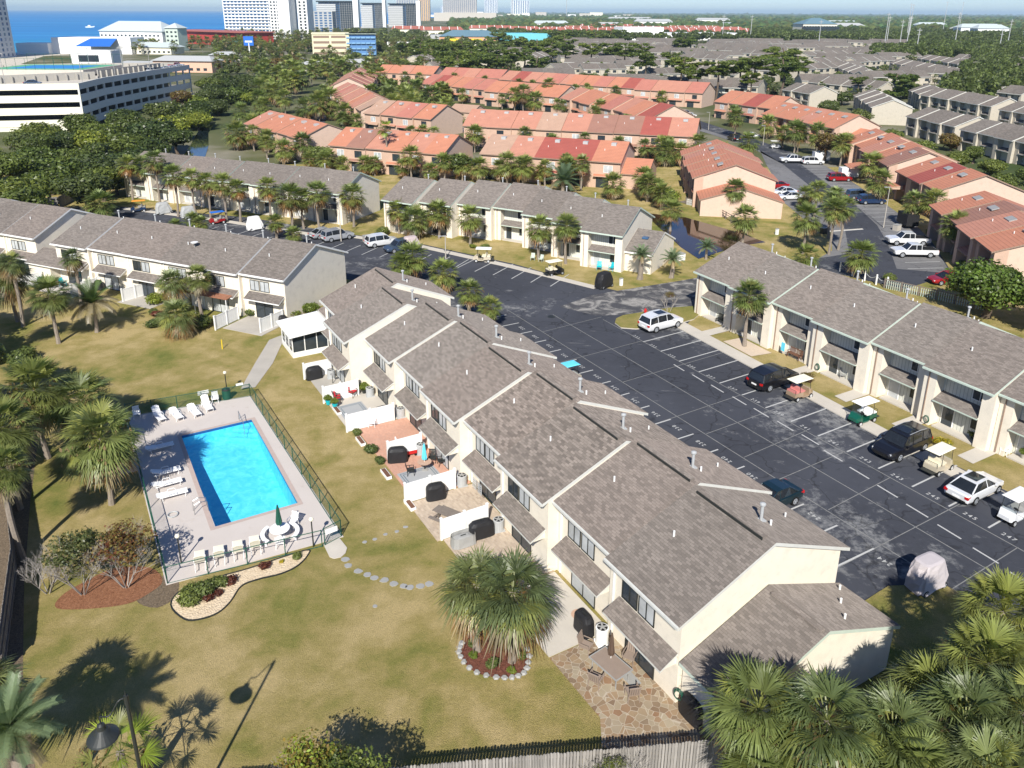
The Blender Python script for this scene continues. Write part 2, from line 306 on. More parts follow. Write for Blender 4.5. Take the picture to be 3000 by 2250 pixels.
sheet('driveway', [(9.7, 90), (12.8, 91.6), (21.5, 95.7), (27, 98.5), (30, 95), (27, 90), (22.4, 88), (21.6, 86.2), (17.8, 85.6), (14.7, 84.3), (12.3, 83.4), (9.3, 83.2), (5.5, 86)], .018, M['asphg'])
sheet('road', [(42.3, 105.6), (47.5, 108), (52, 121), (56.5, 137), (58.5, 157), (60.5, 178), (59.5, 215), (50, 262), (45, 262), (55, 225), (60.9, 197), (56.7, 177.9), (53.3, 160.5), (49.5, 152.9), (48.5, 140), (47.9, 127.5), (49.7, 121.5), (48.8, 117.8), (45.6, 109.4)], .018, M['asph2'])
sheet('parking_bays', [(57.2, 99.2), (62.1, 113.7), (64.3, 122.7), (66.1, 137.6), (68.2, 157.8), (69.5, 178.3), (64.5, 178), (62.6, 158), (60.6, 138), (58.3, 124), (55.5, 114), (51, 101)], .018, M['asph2'])
sheet('kerb_island', [(48.5, 119.8), (55, 121.5), (55, 121.8), (48.5, 120.1)], .06, M['pale'], t=.06)
def strip(pts, w):
    L = []; Rr = []
    for i, p in enumerate(pts):
        a = Vector(pts[max(i-1, 0)]); b = Vector(pts[min(i+1, len(pts)-1)]); n = (b-a).normalized(); n = Vector((-n.y, n.x))*w/2; p = Vector(p); L.append(tuple(p+n)); Rr.append(tuple(p-n))
    return L+Rr[::-1]
sheet('sidewalk', uvp((-61.4, 55.3), (-8, 52.0), (-8, 53.4), (-61.2, 56.9)), .1, M['pale'], t=.1)
sheet('sidewalk_north', strip([(-66.2, 132.8), (-47, 124.9), (-31, 117), (-27.3, 117.2), (-13.2, 110.5), (-.3, 101.2), (6.1, 96), (10.3, 92.6)], 1.0), .1, M['pale'], t=.1)
sheet('sidewalk_centre', uvp((-74.5, 34.2), (-20.5, 34.4), (-20.5, 35.6), (-74.5, 35.4)), .1, M['conc'], t=.1)
GI = [(11.5, 82.1), (12.4, 83.1), (14.7, 84.1), (17.8, 85.5), (21.2, 86.2), (21.0, 83.6), (20.0, 82.0), (18.4, 80.9), (16.6, 79.8), (13.2, 79.1), (11.7, 79.4), (11.2, 80.8)]
sheet('grass_island', GI, .12, M['grass2'], t=.12, tm=M['pale'])
sheet('grass_corner', uvp((-22.3, 33.5), (-22.3, 35.6), (-22.5, 38.7), (-21.05, 41.7), (-16.6, 42.1), (-11, 42.3), (-4, 42), (-4, 36), (-18, 30), (-18.3, 33.5)), .1, M['grass'], t=.1, tm=M['pale'])
for q in range(8):
    u0 = -60.6+q*5.72
    if q == 1: sheet('walkway', uvp((u0, 56.8), (u0+4.2, 56.5), (u0+4.6, 58.9), (u0+.2, 59.2)), .04, plain('sand_path', (.56, .46, .36), .95, .1))
    else: sheet('walkway', uvp((u0+2.6, 56.7-.06*q*1), (u0+3.9, 56.6-.06*q), (u0+3.9, 59.6), (u0+2.6, 59.6)), .05, M['pale'])
sheet('canal', [(22.0, 131.5), (28.6, 128.4), (33.5, 121), (37.4, 113.6), (33.9, 112.0), (29.6, 108.6), (25.6, 105.0), (24.3, 110.6)], .05, plain('canal_water', (.035, .02, .012), .05, .5, .2, .3))
sheet('canal_west', [(-78, 138), (-60, 150), (-40, 150), (-10, 141), (22, 131), (26, 112), (20, 112), (16, 124), (-10, 133), (-42, 141), (-60, 141), (-72, 132)], .03, M['grass2'])
wmat = plain('dark_canal_water', (.012, .02, .024), .06, .6, .3, .2)
sheet('canal_pond', [(-71.5, 163), (-66.5, 159), (-64.5, 164), (-68.5, 176), (-76, 200), (-84, 222), (-90, 245), (-93, 243), (-87, 222), (-80, 198), (-74, 176)], .04, wmat)
sheet('road_west', [(-62, 222), (-53, 214), (-52, 222), (-57, 245), (-66, 300), (-79, 360), (-83, 359), (-73, 300), (-68, 260), (-64, 240)], .02, M['asph'])
# painted markings ----------------------------------------------------------
pnt = plain('road_paint', (.47, .47, .455), .7, .3, .25, 9)
b = MB()
def line(b, p, q, w, z=.0165):
    p = Vector(p); q = Vector(q); n = (q-p).normalized(); n = Vector((-n.y, n.x))*w/2
    b.poly([(*(p-n), z), (*(q-n), z), (*(q+n), z), (*(p+n), z)])
for k in range(19):
    u = -58.84+2.7625*k; line(b, UV(u, 49.55), UV(u-.15, 55.1), .13)
for k in range(18):
    u = -25.25-2.775*k; line(b, UV(u, 35.9), UV(u, 41.1), .13)
for u, l in ((-53, 1.6), (-50.4, 1.7), (-47.9, 1.7), (-45.2, 1.75), (-42.7, 1.8), (-40.1, 1.8), (-37.55, 1.8), (-35, 1.8), (-32.4, 1.75), (-29.8, 1.7), (-27.3, 1.7), (-24.8, 1.7), (-22.2, 1.7), (-19.7, 1.7), (-17.2, 1.7)):
    v = 48.6 if u < -37 else 48.4-(u+37)*.125*.95; line(b, UV(u, v), UV(u+l, v-.1), .12)
for k in range(9):
    x, y = -4.8+(k)*2.42, 104.6-(k)*1.72
    if k < 9 and x < 9.5: line(b, (x-4.4, y-2.7) if 0 else UV(*(lambda u, v: (u, v))(-88.1+2.45*(k-1), 45.26+1.35*(k-1))), UV(-90.96+2.45*(k-1), 49.93+1.35*(k-1)), .13)
for k in range(16):
    t = k-1; line(b, UV(-93.2-2.3*t, 42.0-1.75*t), UV(-95.6-2.3*t, 45.3-1.75*t), .12)
for k in range(30):
    f = k/29; y = 101.5+f*82
    def ex(y, tab):
        for (ya, xa), (yb, xb) in zip(tab, tab[1:]):
            if ya <= y <= yb: return xa+(xb-xa)*(y-ya)/(yb-ya)
        return tab[-1][1]
    xr = ex(y, [(99, 57), (113.7, 62), (122.7, 64.2), (137.6, 66), (157.8, 68), (190, 69.5)])-.4
    if 118 < y < 123: continue
    line(b, (xr-5, y-.5), (xr, y), .12, .024)
line(b, (48.6, 119.7), (55, 121.4), .3, .024)
tag(b.build('lane_markings', pnt), kind='structure')
seam = plain('pavement_joints', (.23, .23, .22), .9, .1, .5, 2)
b = MB()
for p, q in (((-66, 49.7), (-12, 49.0)), ((-74, 42.0), (-18, 41.8)), ((-70, 45.7), (-20, 45.4))): line(b, UV(*p), UV(*q), .07, .0145)
for u, v0, v1 in ((-66.2, 41.9, 50), (-58.6, 36, 49.6), (-52.3, 42, 55), (-44.6, 36, 49.5), (-41.4, 42, 55), (-37.3, 42, 49.5), (-33.6, 36, 49.5), (-29.5, 42, 49.3), (-25.1, 36, 55), (-20.3, 36, 49.2), (-17, 42, 55)): line(b, UV(u, v0), UV(u-.5, v1), .06, .0145)
tag(b.build('pavement_joints', seam), kind='structure')
def number(txt, u, v, rz):
    cu = bpy.data.curves.new('bay_number', 'FONT'); cu.body = txt; cu.size = .50; cu.align_x = 'CENTER'; cu.align_y = 'CENTER'; cu.space_character = 1.35; cu.offset = .004
    o = bpy.data.objects.new('bay_number', cu); x, y = UV(u, v); o.location = (x, y, .0205); o.rotation_euler = (0, 0, rz); o.data.materials.append(pnt); C.objects.link(o)
    return tag(o, 'white painted bay number %s on the dark asphalt' % txt, 'painted number', 'painted bay numbers', 'structure')
for u, t in ((-68.15, '228'), (-65.4, '230'), (-62.6, '230'), (-59.9, '232'), (-57, '232'), (-54.4, '234'), (-51.7, '234'), (-48.8, '236'), (-46, '236'), (-43.3, '238'), (-40.5, '238'), (-37.7, '240'), (-35.1, '240'), (-29.5, '242'), (-24.1, '244')): number(t, u, 40.6, AU+math.pi)
for u, t in ((-60.2, '233'), (-57.5, '233'), (-54.65, '235'), (-51.8, '235'), (-49.2, '237'), (-46.4, '237'), (-43.65, '239'), (-41, '239'), (-38.2, '241'), (-35.4, '241'), (-32.5, '243'), (-29.8, '243'), (-27, '245'), (-24.3, '245'), (-21.7, '247'), (-19, '247')): number(t, u, 49.75, AU)
# pool ------------------------------------------------------------------------
deck = uvp((-66.3, 3.6), (-66.1, 11.75), (-42.85, 12.35), (-45.2, 1.7), (-67.0, 3.1)); deck = uvp((-67.3, 1.8), (-66.1, 11.75), (-42.9, 12.35), (-43.6, 1.8))
t = NT('pool_deck'); p = t.geo(); c = t.mix(t.noise(.5, 5, p), (.50, .45, .415), (.585, .535, .50)); c = t.mix(t.ramp(t.noise(1.5, 5, p), [(.6, (0, 0, 0)), (.75, (.4,)*3)]), c, (.42, .36, .31)); M['deck'] = t.fin(c, .9, .2)
sheet('pool_deck', deck, .05, M['deck'], holes=[pool], t=.06)
b = MB(); L0, V0, L1, V1 = -61.6, 5.35, -48.0, 10.82
cop = lambda u0, u1, v0, v1: b.poly([(*UV(u0, v0), .062), (*UV(u1, v0), .062), (*UV(u1, v1), .062), (*UV(u0, v1), .062)])
for a in ((L0-.3, L1+.3, V0-.3, V0), (L0-.3, L1+.3, V1, V1+.3), (L0-.3, L0, V0, V1), (L1, L1+.3, V0, V1)): cop(*a)
tag(b.build('pool_coping', plain('pool_coping', (.46, .37, .33), .8, .2, .15)), kind='structure')
b = MB(); d0, d1 = -1.0, -2.1
q = [(L0, V0), (L1, V0), (L1, V1), (L0, V1)]; zt = .055; pz = [d0, d1, d1, d0]
for i in range(4):
    j = (i+1) % 4; b.poly([(*UV(*q[i]), zt), (*UV(*q[j]), zt), (*UV(*q[j]), pz[j]), (*UV(*q[i]), pz[i])])
b.poly([(*UV(*q[i]), pz[i]) for i in range(4)])
for k, (s0, s1) in enumerate(((2.6, -.35), (1.9, -.55), (1.2, -.75))):    # corner steps at the shallow end
    zz = (-.75, -.55, -.35)[k]; a = (3.0, 2.3, 1.6)[k]
    tri = [UV(L0, V1), UV(L0, V1-a), UV(L0+a*.7, V1)]; b.poly([(*p, zz) for p in tri]); b.poly([(*tri[1], -1.1), (*tri[2], -1.15), (*tri[2], zz), (*tri[1], zz)])
t = NT('pool_plaster'); p = t.geo(); v = t.n('TexVoronoi', feature='SMOOTH_F1'); v.inputs['Scale'].default_value = 1.8; t.l(p, v.inputs['Vector'])
c = t.mix(t.ramp(t.noise(1.6, 4, p, .6, 1.), [(.35, (0, 0, 0)), (.65, (1, 1, 1))]), (.085, .56, .80), (.17, .70, .88)); M['plaster'] = t.fin(c, .6, .2)  # paler mottling painted into the plaster as light rippling through the water
tag(b.build('pool_basin', M['plaster']), kind='structure')
b = MB()
for i in range(4):
    j = (i+1) % 4; n_ = Vector(((q[0][0]+q[2][0])/2, (q[0][1]+q[2][1])/2)); s_ = lambda a: UV(*(Vector(a)+(n_-Vector(a)).normalized()*.012)); b.poly([(*s_(q[i]), .054), (*s_(q[j]), .054), (*s_(q[j]), -.16), (*s_(q[i]), -.16)])
tag(b.build('pool_tiles', plain('pool_tiles', (.02, .09, .26), .3, .5, .3, 8)), kind='structure')
t = NT('pool_water'); tr = t.n('BsdfTransparent'); tr.inputs[0].default_value = (.80, .965, .99, 1); gl = t.n('BsdfGlossy'); gl.inputs['Roughness'].default_value = .04
fr = t.n('Fresnel'); fr.inputs[0].default_value = 1.33; mx = t.n('MixShader'); p = t.geo(); bp = t.n('Bump'); bp.inputs['Strength'].default_value = .7; bp.inputs['Distance'].default_value = .08; t.l(t.noise(2.6, 4, p, .6, .8), bp.inputs['Height'])
t.l(bp.outputs[0], gl.inputs['Normal']); t.l(bp.outputs[0], fr.inputs['Normal']); t.l(t.math('MULTIPLY', fr.outputs[0], t.math('SUBTRACT', 1, t.n('NewGeometry').outputs['Backfacing'])), mx.inputs[0]); t.l(tr.outputs[0], mx.inputs[1]); t.l(gl.outputs[0], mx.inputs[2]); t.l(mx.outputs[0], t.out.inputs[0]); M['water'] = t.mat
sheet('pool_water', uvp((L0+.002, V0+.002), (L1-.002, V0+.002), (L1-.002, V1-.002), (L0+.002, V1-.002)), -.07, M['water'])
sheet('garden_path', [(-24.2, 64.5), (-23.0, 64.8), (-22.9, 70), (-23.4, 75.4), (-22.3, 77.6), (-23.2, 78.0), (-24.9, 75.7), (-24.6, 70)], .03, M['conc'])
sheet('path_end', [(-11.9, 42.6), (-11.0, 43.2), (-10.3, 42.2), (-10.3, 41.7), (-10.5, 41.3), (-10.9, 41.15), (-11.2, 41.3)], .04, M['pale'], t=.04)
t = NT('gravel'); p = t.geo(); v = t.n('TexVoronoi'); v.inputs['Scale'].default_value = 9; t.l(p, v.inputs['Vector']); c = t.mix(.5, t.mix(v.outputs['Color'], (.40, .30, .19), (.75, .63, .45)), (.66, .53, .37)); M['gravel'] = t.fin(c, .9, .2); t.bump(v.outputs['Distance'], .8, .05)
def mulch(name, a, bb):
    t = NT(name); p = t.geo(); n = t.noise(9, 5, p, .75, 1); m = t.fin(t.mix(t.ramp(n, [(.35, (0, 0, 0)), (.65, (1, 1, 1))]), a, bb), .95, .1); t.bump(n, 1, .06); return m
M['mulch'] = mulch('red_mulch', (.07, .026, .018), (.24, .10, .07)); M['straw'] = mulch('pine_straw', (.15, .058, .03), (.36, .18, .10)); M['dirt_and_shade'] = mulch('soil_and_shade', (.09, .07, .05), (.25, .19, .13))
bed = [(-19.3, 37.0), (-18.1, 35.9), (-17.2, 35.9), (-16.4, 36.4), (-16.0, 37.3), (-15.8, 38.6), (-15.0, 39.2), (-13.8, 39.7), (-13.0, 40.4), (-12.6, 41.4), (-12.9, 41.9), (-15.8, 40.2), (-17.4, 39.4), (-19.1, 38.3)]
def border(name, pts, w, h, mat, label, cat):
    b = MB(); n = len(pts)
    for i in range(n):
        p = Vector(pts[i]); q = Vector(pts[(i+1) % n]); dd = (q-p); nn = Vector((-dd.y, dd.x)).normalized()*w/2
        r = [(*(p-nn), 0), (*(q-nn), 0), (*(q+nn), 0), (*(p+nn), 0)]; top = [(x, y, h) for x, y, _ in r]
        b.poly(top); b.poly([r[0], r[1], top[1], top[0]]); b.poly([r[2], r[3], top[3], top[2]])
    return tag(b.build(name, mat), label, cat)
sb = smooth_loop(bed); sheet('gravel_bed', sb, .03, M['gravel'], kind='stuff', label='pale gravel bed along the south pool fence'); border('bed_edging', sb, .06, .08, M['drk'], 'thin black edging round the gravel bed by the pool', 'garden edging')
sheet('straw_bed', smooth_loop([(-25.6, 36.7), (-25.9, 37.7), (-25.2, 38.9), (-23.9, 40.2), (-21.8, 40.2), (-20.6, 39.0), (-21.0, 37.9), (-21.8, 37.1), (-23.6, 36.7)]), .025, M['straw'], kind='stuff', label='orange pine straw under the two crape myrtles')
ib = smooth_loop([(-2.6, 34.2), (-2.4, 34.9), (-1.6, 35.1), (-0.1, 34.9), (.9, 33.8), (.95, 32.9), (.7, 32.2), (.1, 31.9), (-.7, 31.9), (-1.7, 32.2), (-2.4, 32.9), (-2.7, 33.6)])
sheet('mulch_bed', ib, .03, M['mulch'], kind='stuff', label='red mulch bed under the pair of palms')
sheet('rock_bed', smooth_loop([(-29.5, 51.2), (-28.6, 50.5), (-27.2, 51.2), (-27.6, 53.0), (-29.3, 52.6)]), .03, M['gravel'], kind='stuff', label='pale gravel patch beside the west pool fence')
for pts in ([(-38.6, 58.2), (-33, 47), (-28.5, 38.5), (-24.8, 32.0), (-20, 25), (-30, 25), (-45, 55)], [(-60, 70), (-48, 66), (-40, 62), (-36, 52), (-31, 43), (-50, 50)]): sheet('soil_and_shade', pts, .006+.004*(pts[0][0] < -50), M['dirt_and_shade'])  # soil sheets, outlined along the fence shadow and darkened to deepen the shade
sheet('soil_patch', smooth_loop([(-21.5, 37.5), (-20.0, 36.8), (-19.3, 38), (-20.3, 40.2), (-20.9, 39.2)]), .012, M['dirt_and_shade'])
# ---------------------------------------------------------------- buildings
def window(par, mx, w, h, n=2, pane='gls', frame='drk', name='window', fz=.05, sub=True):
    b = MB(); b.M = mx
    for x in [0]+[w*i/n for i in range(1, n)]+[w]: b.box(x-.03, x+.03, -.05, .0, 0, h)
    for z in (0, h): b.box(-.03, w+.03, -.053, .0, z-.03, z+.03)
    o = b.build(name, M[frame], par)
    b = MB(); b.M = mx; b.poly([(0, -.02, 0), (w, -.02, 0), (w, -.02, h), (0, -.02, h)])
    b.build('pane', M[pane], o); return o
def fm(x, y, z, side='f'):     # matrix for an opening: f faces -y, r faces +x, l faces -x, b faces +y
    return Matrix.Translation((x, y, z)) @ Matrix.Rotation({'f': 0, 'r': R(90), 'l': R(-90), 'b': R(180)}[side], 4, 'Z')
def gable_prof(y0, y1, eh, rh, t=.2, ym=None):
    h = (y0+y1)/2 if ym is None else ym
    return [(y0, eh-t), (h, rh-t), (y1, eh-t), (y1, eh), (h, rh), (y0, eh)]
def roof(par, x0, x1, y0, y1, eh, rh, mat, trim, col=None, t=.2, ym=None, name='roof'):
    p = gable_prof(y0, y1, eh, rh, t, ym); b = MB(); n = 6
    for i in range(n):
        (ya, za), (yb, zb) = p[i], p[(i+1) % n]
        b.poly([(x0, ya, za), (x1, ya, za), (x1, yb, zb), (x0, yb, zb)][::-1], 0 if i in (3, 4) else 1)
    for (x, s) in ((x1, 1), (x0, -1)):
        for q in ((0, 1, 4, 5), (1, 2, 3, 4)):
            pts = [(x, *p[i]) for i in q]; b.poly(pts if s > 0 else pts[::-1], 1)
    return b.build(name, [mat, trim], par, col=col)
def leanto(par, x0, x1, y0, y1, z0, z1, mat, trim, name='awning', t=.12, col=None, cheeks=True):   # y0 outer low edge, y1 at the wall
    b = MB(); b.slab((x0, y0, z0), (x1, y0, z0), (x1, y1, z1), (x0, y1, z1), t, 0, 1)
    if cheeks:
        for x, s in ((x0+.08, -1), (x1-.08, 1)):
            q = [(x, y0+.12, z0-.1), (x, y1, z0-.1), (x, y1, z1-.1)]; b.poly(q if s > 0 else q[::-1], 2); q = [(x-.04*s, *p[1:]) for p in q]; b.poly(q if s < 0 else q[::-1], 2)
    return b.build(name, [mat, trim, M['cream'] if mat is not M['red'] else M['tan']], par, col=col)
def pipe(par, x, y, z, r=.06, h=.45, mat='wht', cap=False, name='vent_pipe'):
    b = MB(); b.cyl((x, y, z-.25), (x, y, z+h), r, n=8)
    if cap: b.lathe([(r*1.2, z+h-.02), (r*1.9, z+h+.03), (r*1.9, z+h+.12), (r*.6, z+h+.17)], 10, c=(x, y)); b.box(x-.2, x+.2, y-.2, y+.2, z-.1, z+.03)
    return b.build(name, M[mat], par)
def zroof(y, y0, y1, eh, rh): h = (y0+y1)/2; return eh+(rh-eh)*(1-abs(y-h)/(h-y0))
def terrace(name, p0, ang, units, D, eh, rh, style, roofm='sh', wall='cream', trim='wht', recess=None, label='', group=None, cols=None, det=1, gable=None, endcol=None, ridge=False, vents=True):
    t = thing(name, p0[0], p0[1], 0, ang, label, 'townhouses', group)
    w = MB(); ov = .42; recs = []
    for i, (x0, x1, yo) in enumerate(units):
        y0, y1 = yo+ov, yo+D-ov; k = (rh-eh)/(D/2); zl = eh-.2+ov*k; zm = rh-.2; ym = yo+D/2
        last = i == len(units)-1; first = i == 0; xa, xb = x0+(.14 if first else .003), x1-(.14 if last else .003)
        yf = y0+(recess or 0); zf = eh-.2+(yf-yo)*k
        w.poly([(xb, yf, 0), (xb, y1, 0), (xb, y1, zl), (xb, ym, zm), (xb, yf, zf)], 1 if last else 0)
        w.poly([(xa, yf, 0), (xa, yf, zf), (xa, ym, zm), (xa, y1, zl), (xa, y1, 0)], 1 if first else 0)
        w.poly([(xa, yf, 0), (xb, yf, 0), (xb, yf, zf), (xa, yf, zf)], 2 if recess else 0)
        w.poly([(xb, y1, 0), (xa, y1, 0), (xa, y1, zl), (xb, y1, zl)], 0)
    w.build('wall', [M[wall], M[gable or wall], M['siding' if wall[:5] == 'cream' else 'brn']], t)
    rf = M[roofm]
    for i, (x0, x1, yo) in enumerate(units):
        c = cols[i % len(cols)] if cols else None; last = i == len(units)-1; first = i == 0
        xa, xb = x0-(.12 if first else -.004), x1+(.12 if last else -.004)
        rm = M['sh2'] if (det == 2 and ridge and i in (5, 6)) else rf
        ro = roof(t, xa, xb, yo, yo+D, eh, rh, rm, M[trim], c)
        W_ = x1-x0; y0 = yo+ov; zz = lambda y: zroof(y, yo, yo+D, eh, rh)
        if det and trim != 'brn': MB().box(xa+.02, xb-.02, yo-.11, yo-.005, eh-.16, eh-.02).build('gutter', M[trim], ro)
        if ridge and det: MB().box(x0+.5, x1-.5, yo+D/2-.28, yo+D/2+.05, rh-.14, rh+.045).build('ridge_vent', M['sh'], ro); MB().box(x0+.5, x1-.5, yo+D/2-.34, yo+D/2-.285, rh-.13, rh+.01).build('vent_slot', M['drk'], ro)
        if vents and det:
            pipe(ro, x0+W_*.3, yo+D*.26, zz(yo+D*.26), .055, .32)
            if det > 1: pipe(ro, x0+W_*.62, yo+D*.62, zz(yo+D*.62), .085, .9, 'gry', True, 'flue'); pipe(ro, x0+W_*.70, yo+D*.64, zz(yo+D*.64), .06, .3); pipe(ro, x0+W_*.5, yo+D*.85, zz(yo+D*.85), .05, .25)
        if style == 'patio':
            flip = False
            window(t, fm(x0+1.1, y0, 3.15), 1.2, 1.15, 2, 'blind' if i % 2 else 'gls'); window(t, fm(x0+2.45, y0, 3.15), 1.2, 1.15, 2, 'blind')
            leanto(t, x0+.85, x1-.25, y0-1.05, y0, 2.42, 3.0, rf, M[trim])
            window(t, fm(x0+1.6, y0, .05), 2.3, 2.05, 2, 'blind' if i % 3 == 1 else 'gls', 'drk', 'sliding_door')
            MB().box(x0+.35, x0+.43, y0-.09, y0-.01, .1, eh-.3).build('downspout', M['wht'], t)
        elif style == 'recess':
            pw = .36*W_; b = MB(); pm = M[wall]
            for q0, q1 in ((x0+.02, x0+pw*.52), (x1-pw*.48, x1-.02)):
                zt = eh-.2+ov*k; zb = eh-.2+(ov+recess+.02)*k
                b = MB(); b.poly([(q0, y0, 0), (q1, y0, 0), (q1, y0, zt), (q0, y0, zt)]); b.poly([(q1, y0, 0), (q1, y0+recess, 0), (q1, y0+recess, zb), (q1, y0, zt)]); b.poly([(q0, y0+recess, 0), (q0, y0, 0), (q0, y0, zt), (q0, y0+recess, zb)]); b.build('pier', pm, t)
            xl = x0+pw*.52; xr = x1-pw*.48; yr = y0+recess
            leanto(t, xl+.01, xr-.01, y0-.12, yr, 2.4, 2.95, rf, M[trim], col=c, cheeks=False)
            window(t, fm(xr-1.35, yr, 3.3), 1.25, 1.2, 2, 'gls', 'drk' if wall != 'cream' else 'wht')
            if det:
                window(t, fm(xl+.3, yr, .05), 1.0, 2.0, 1, 'gls' if i % 2 else 'blind', 'wht', 'front_door'); window(t, fm(xr-1.0, yr, .9), .8, 1.0, 1)
                if det > 1: MB().box(xl+.2, xr-.1, y0+.1, yr-.02, 0, .12).build('porch_step', M['pale'], t); MB().box(x0+pw*.2, x0+pw*.2+.07, y0-.08, y0-.01, .1, eh-.35).build('downspout', M['brn'] if wall == 'cream' else M['tan'], t)
        elif style == 'redfront':
            window(t, fm(x0+W_*.42, y0, 3.0), 1.7, 1.35, 2, ('blind', 'gls')[i % 2], 'drk' if i % 2 else 'wht')
            leanto(t, x0+.5, x1-.6, y0-.75, y0, 2.35, 2.65, M['red'], M['tan'], 'awning', col=c)
            window(t, fm(x0+1.0, y0, .05), 2.4, 2.05, 3, 'gls', 'drk', 'sliding_door')
        elif style == 'far':
            if i % 1 == 0:
                b = MB(); b.poly([(x0+W_*.45, y0+(recess or 0)-.02, 3.2), (x0+W_*.85, y0+(recess or 0)-.02, 3.2), (x0+W_*.85, y0+(recess or 0)-.02, 4.4), (x0+W_*.45, y0+(recess or 0)-.02, 4.4)])
                b.build('window', M['gls'], t); b = MB(); b.poly([(x0+W_*.35, y0+(recess or 0)-.02, .3), (x0+W_*.9, y0+(recess or 0)-.02, .3), (x0+W_*.9, y0+(recess or 0)-.02, 2.2), (x0+W_*.35, y0+(recess or 0)-.02, 2.2)]); b.build('window', M['gls'], t)
    return t
def annex(t, x0, x1, y0, y1, eh, rh, wall, roofm, trim, col=None, ridge=False, door=False):
    b = MB(); o = .3; k = (rh-eh)/((y1-y0)/2)
    p = [(y0+o, 0), (y1-o, 0), (y1-o, eh-.2+o*k), ((y0+y1)/2, rh-.2), (y0+o, eh-.2+o*k)]; b.prism(p, x0, x1-.14); b.build('annex_wall', M[wall], t)
    r = roof(t, x0+.004, x1, y0, y1, eh, rh, M[roofm], M[trim], col, name='annex_roof'); return r
def units(n, w, offs=(0,), x=0):
    return [(x+i*w, x+(i+1)*w, offs[i % len(offs)]) for i in range(n)]
# centre terrace (patio side towards the pool)
W5 = 5.73; offB = [-1.05, -2.5, -.65, -.05, -.45, .3, -.28, .45, .05]; uB = [-73.6, -67.9, -62.1, -56.4, -50.6, -44.75, -39.2, -33.45, -27.8, -22.1]
bu = [(uB[i]+73.6, uB[i+1]+73.6, offB[i]) for i in range(9)]
B = terrace('townhouse_terrace', UV(-73.6, 21.7), AU, bu, 11.9, 5.0, 7.5, 'patio', label='cream terrace with brown shingle roof between pool lawn and parking lot, nearest the camera', trim='trim', det=2, ridge=True, gable='cream')
annex(B, 51.5, 55.2, .35, 11.7, 2.75, 4.95, 'cream', 'sh', 'grn')
MB().box(52.0, 55.0, 5.62, 5.9, 4.85, 4.99).build('ridge_vent', M['sh'], B)
for x, y in ((54.4, 8.2), (53.2, 9.5), (52.1, 10.9)): pipe(B, x, y, zroof(y, .35, 11.7, 2.75, 4.95), .06, .28)
annex(B, -3.6, .1, -.4, 9.0, 2.7, 4.6, 'cream', 'sh', 'wht')
# terrace C on the right
uC = [0, 5.6, 11.3, 16.5, 22.7, 28.0, 33.9, 39.6, 45.3, 51]; oC = [.15, -.1, .35, -.1, .4, -.15, .45, -.1, .4]
Cc = terrace('townhouse_terrace', UV(-62.6, 59.25), AU-R(1.2), [(uC[i], uC[i+1], oC[i]) for i in range(9)], 12.6, 5.0, 7.6, 'recess', wall='cream', trim='grn', recess=1.1, det=2, label='cream terrace with recessed porches on the right edge of the parking lot', ridge=False)
# terrace A on the left lawn
dA = R(-60+36.1); AX = Vector((math.cos(dA), math.sin(dA)))
a1 = Vector(UV(-81.4, 18.86)); A2 = a1-AX*34.8
A = terrace('townhouse_terrace', tuple(A2), dA, [(0, 5.8, -.3), (5.8, 11.6, .1), (11.6, 17.3, .02), (17.3, 23.1, -.03), (23.1, 28.9, -.3), (28.9, 34.8, .15)], 11.8, 5.0, 7.5, 'patio', label='cream terrace with grey-brown roof behind the lawn palms, left of centre', det=2, gable='creamg')
leanto(A, -3.7, 5.4, -1.6, 1.3, 2.5, 3.7, M['sh'], M['wht'], 'lean_to_roof'); MB().box(-3.7, .14, -1.1, 6, 0, 2.6).build('lean_to_wall', M['cream'], A)
A3 = A2-AX*(3.7+23.2)
Az = terrace('townhouse_terrace', tuple(A3), dA, units(4, 5.8, (0, .2, -.1, 0)), 11.8, 5.1, 7.7, 'patio', label='cream terrace with brown roof cut off by the left edge of the picture', det=1, gable='creamg')
D1 = terrace('townhouse_terrace', UV(-157.3, 9.9), R(-60+36.3), units(8, 5.9, (.25, -.1, .2, -.15)), 11.8, 5.0, 7.5, 'recess', wall='cream', trim='grn', recess=1.1, det=2, gable='creamg', label='cream terrace with a grey roof behind the line of tall palms and covered carts')
eE = R(-60+30.5); t0 = -75.6; nE = [93.4, 95.2, 97.1, 98.0, 96.3, 94.4, 92.5]; tE = [-75.6, -70, -64.4, -58.7, -53.1, -47.5, -42.2, -36.3]
pE = Vector(UV(t0*.8616-93.4*.5075, t0*.5075+93.4*.8616))
E_ = terrace('townhouse_terrace', tuple(pE), eE, [(tE[i]-t0, tE[i+1]-t0, nE[i]-93.4) for i in range(7)], 12.0, 5.0, 7.6, 'recess', wall='cream', trim='grn', recess=1.1, det=2, label='cream terrace with stepped grey roofs at the centre, two turquoise chairs by its porch')
annex(E_, 39.2, 43.0, .4, 9.8, 2.7, 4.7, 'cream', 'sh', 'wht'); MB().box(40.6, 41.4, 3.0, 3.7, 3.95, 4.15).build('skylight', M['glb'], E_)
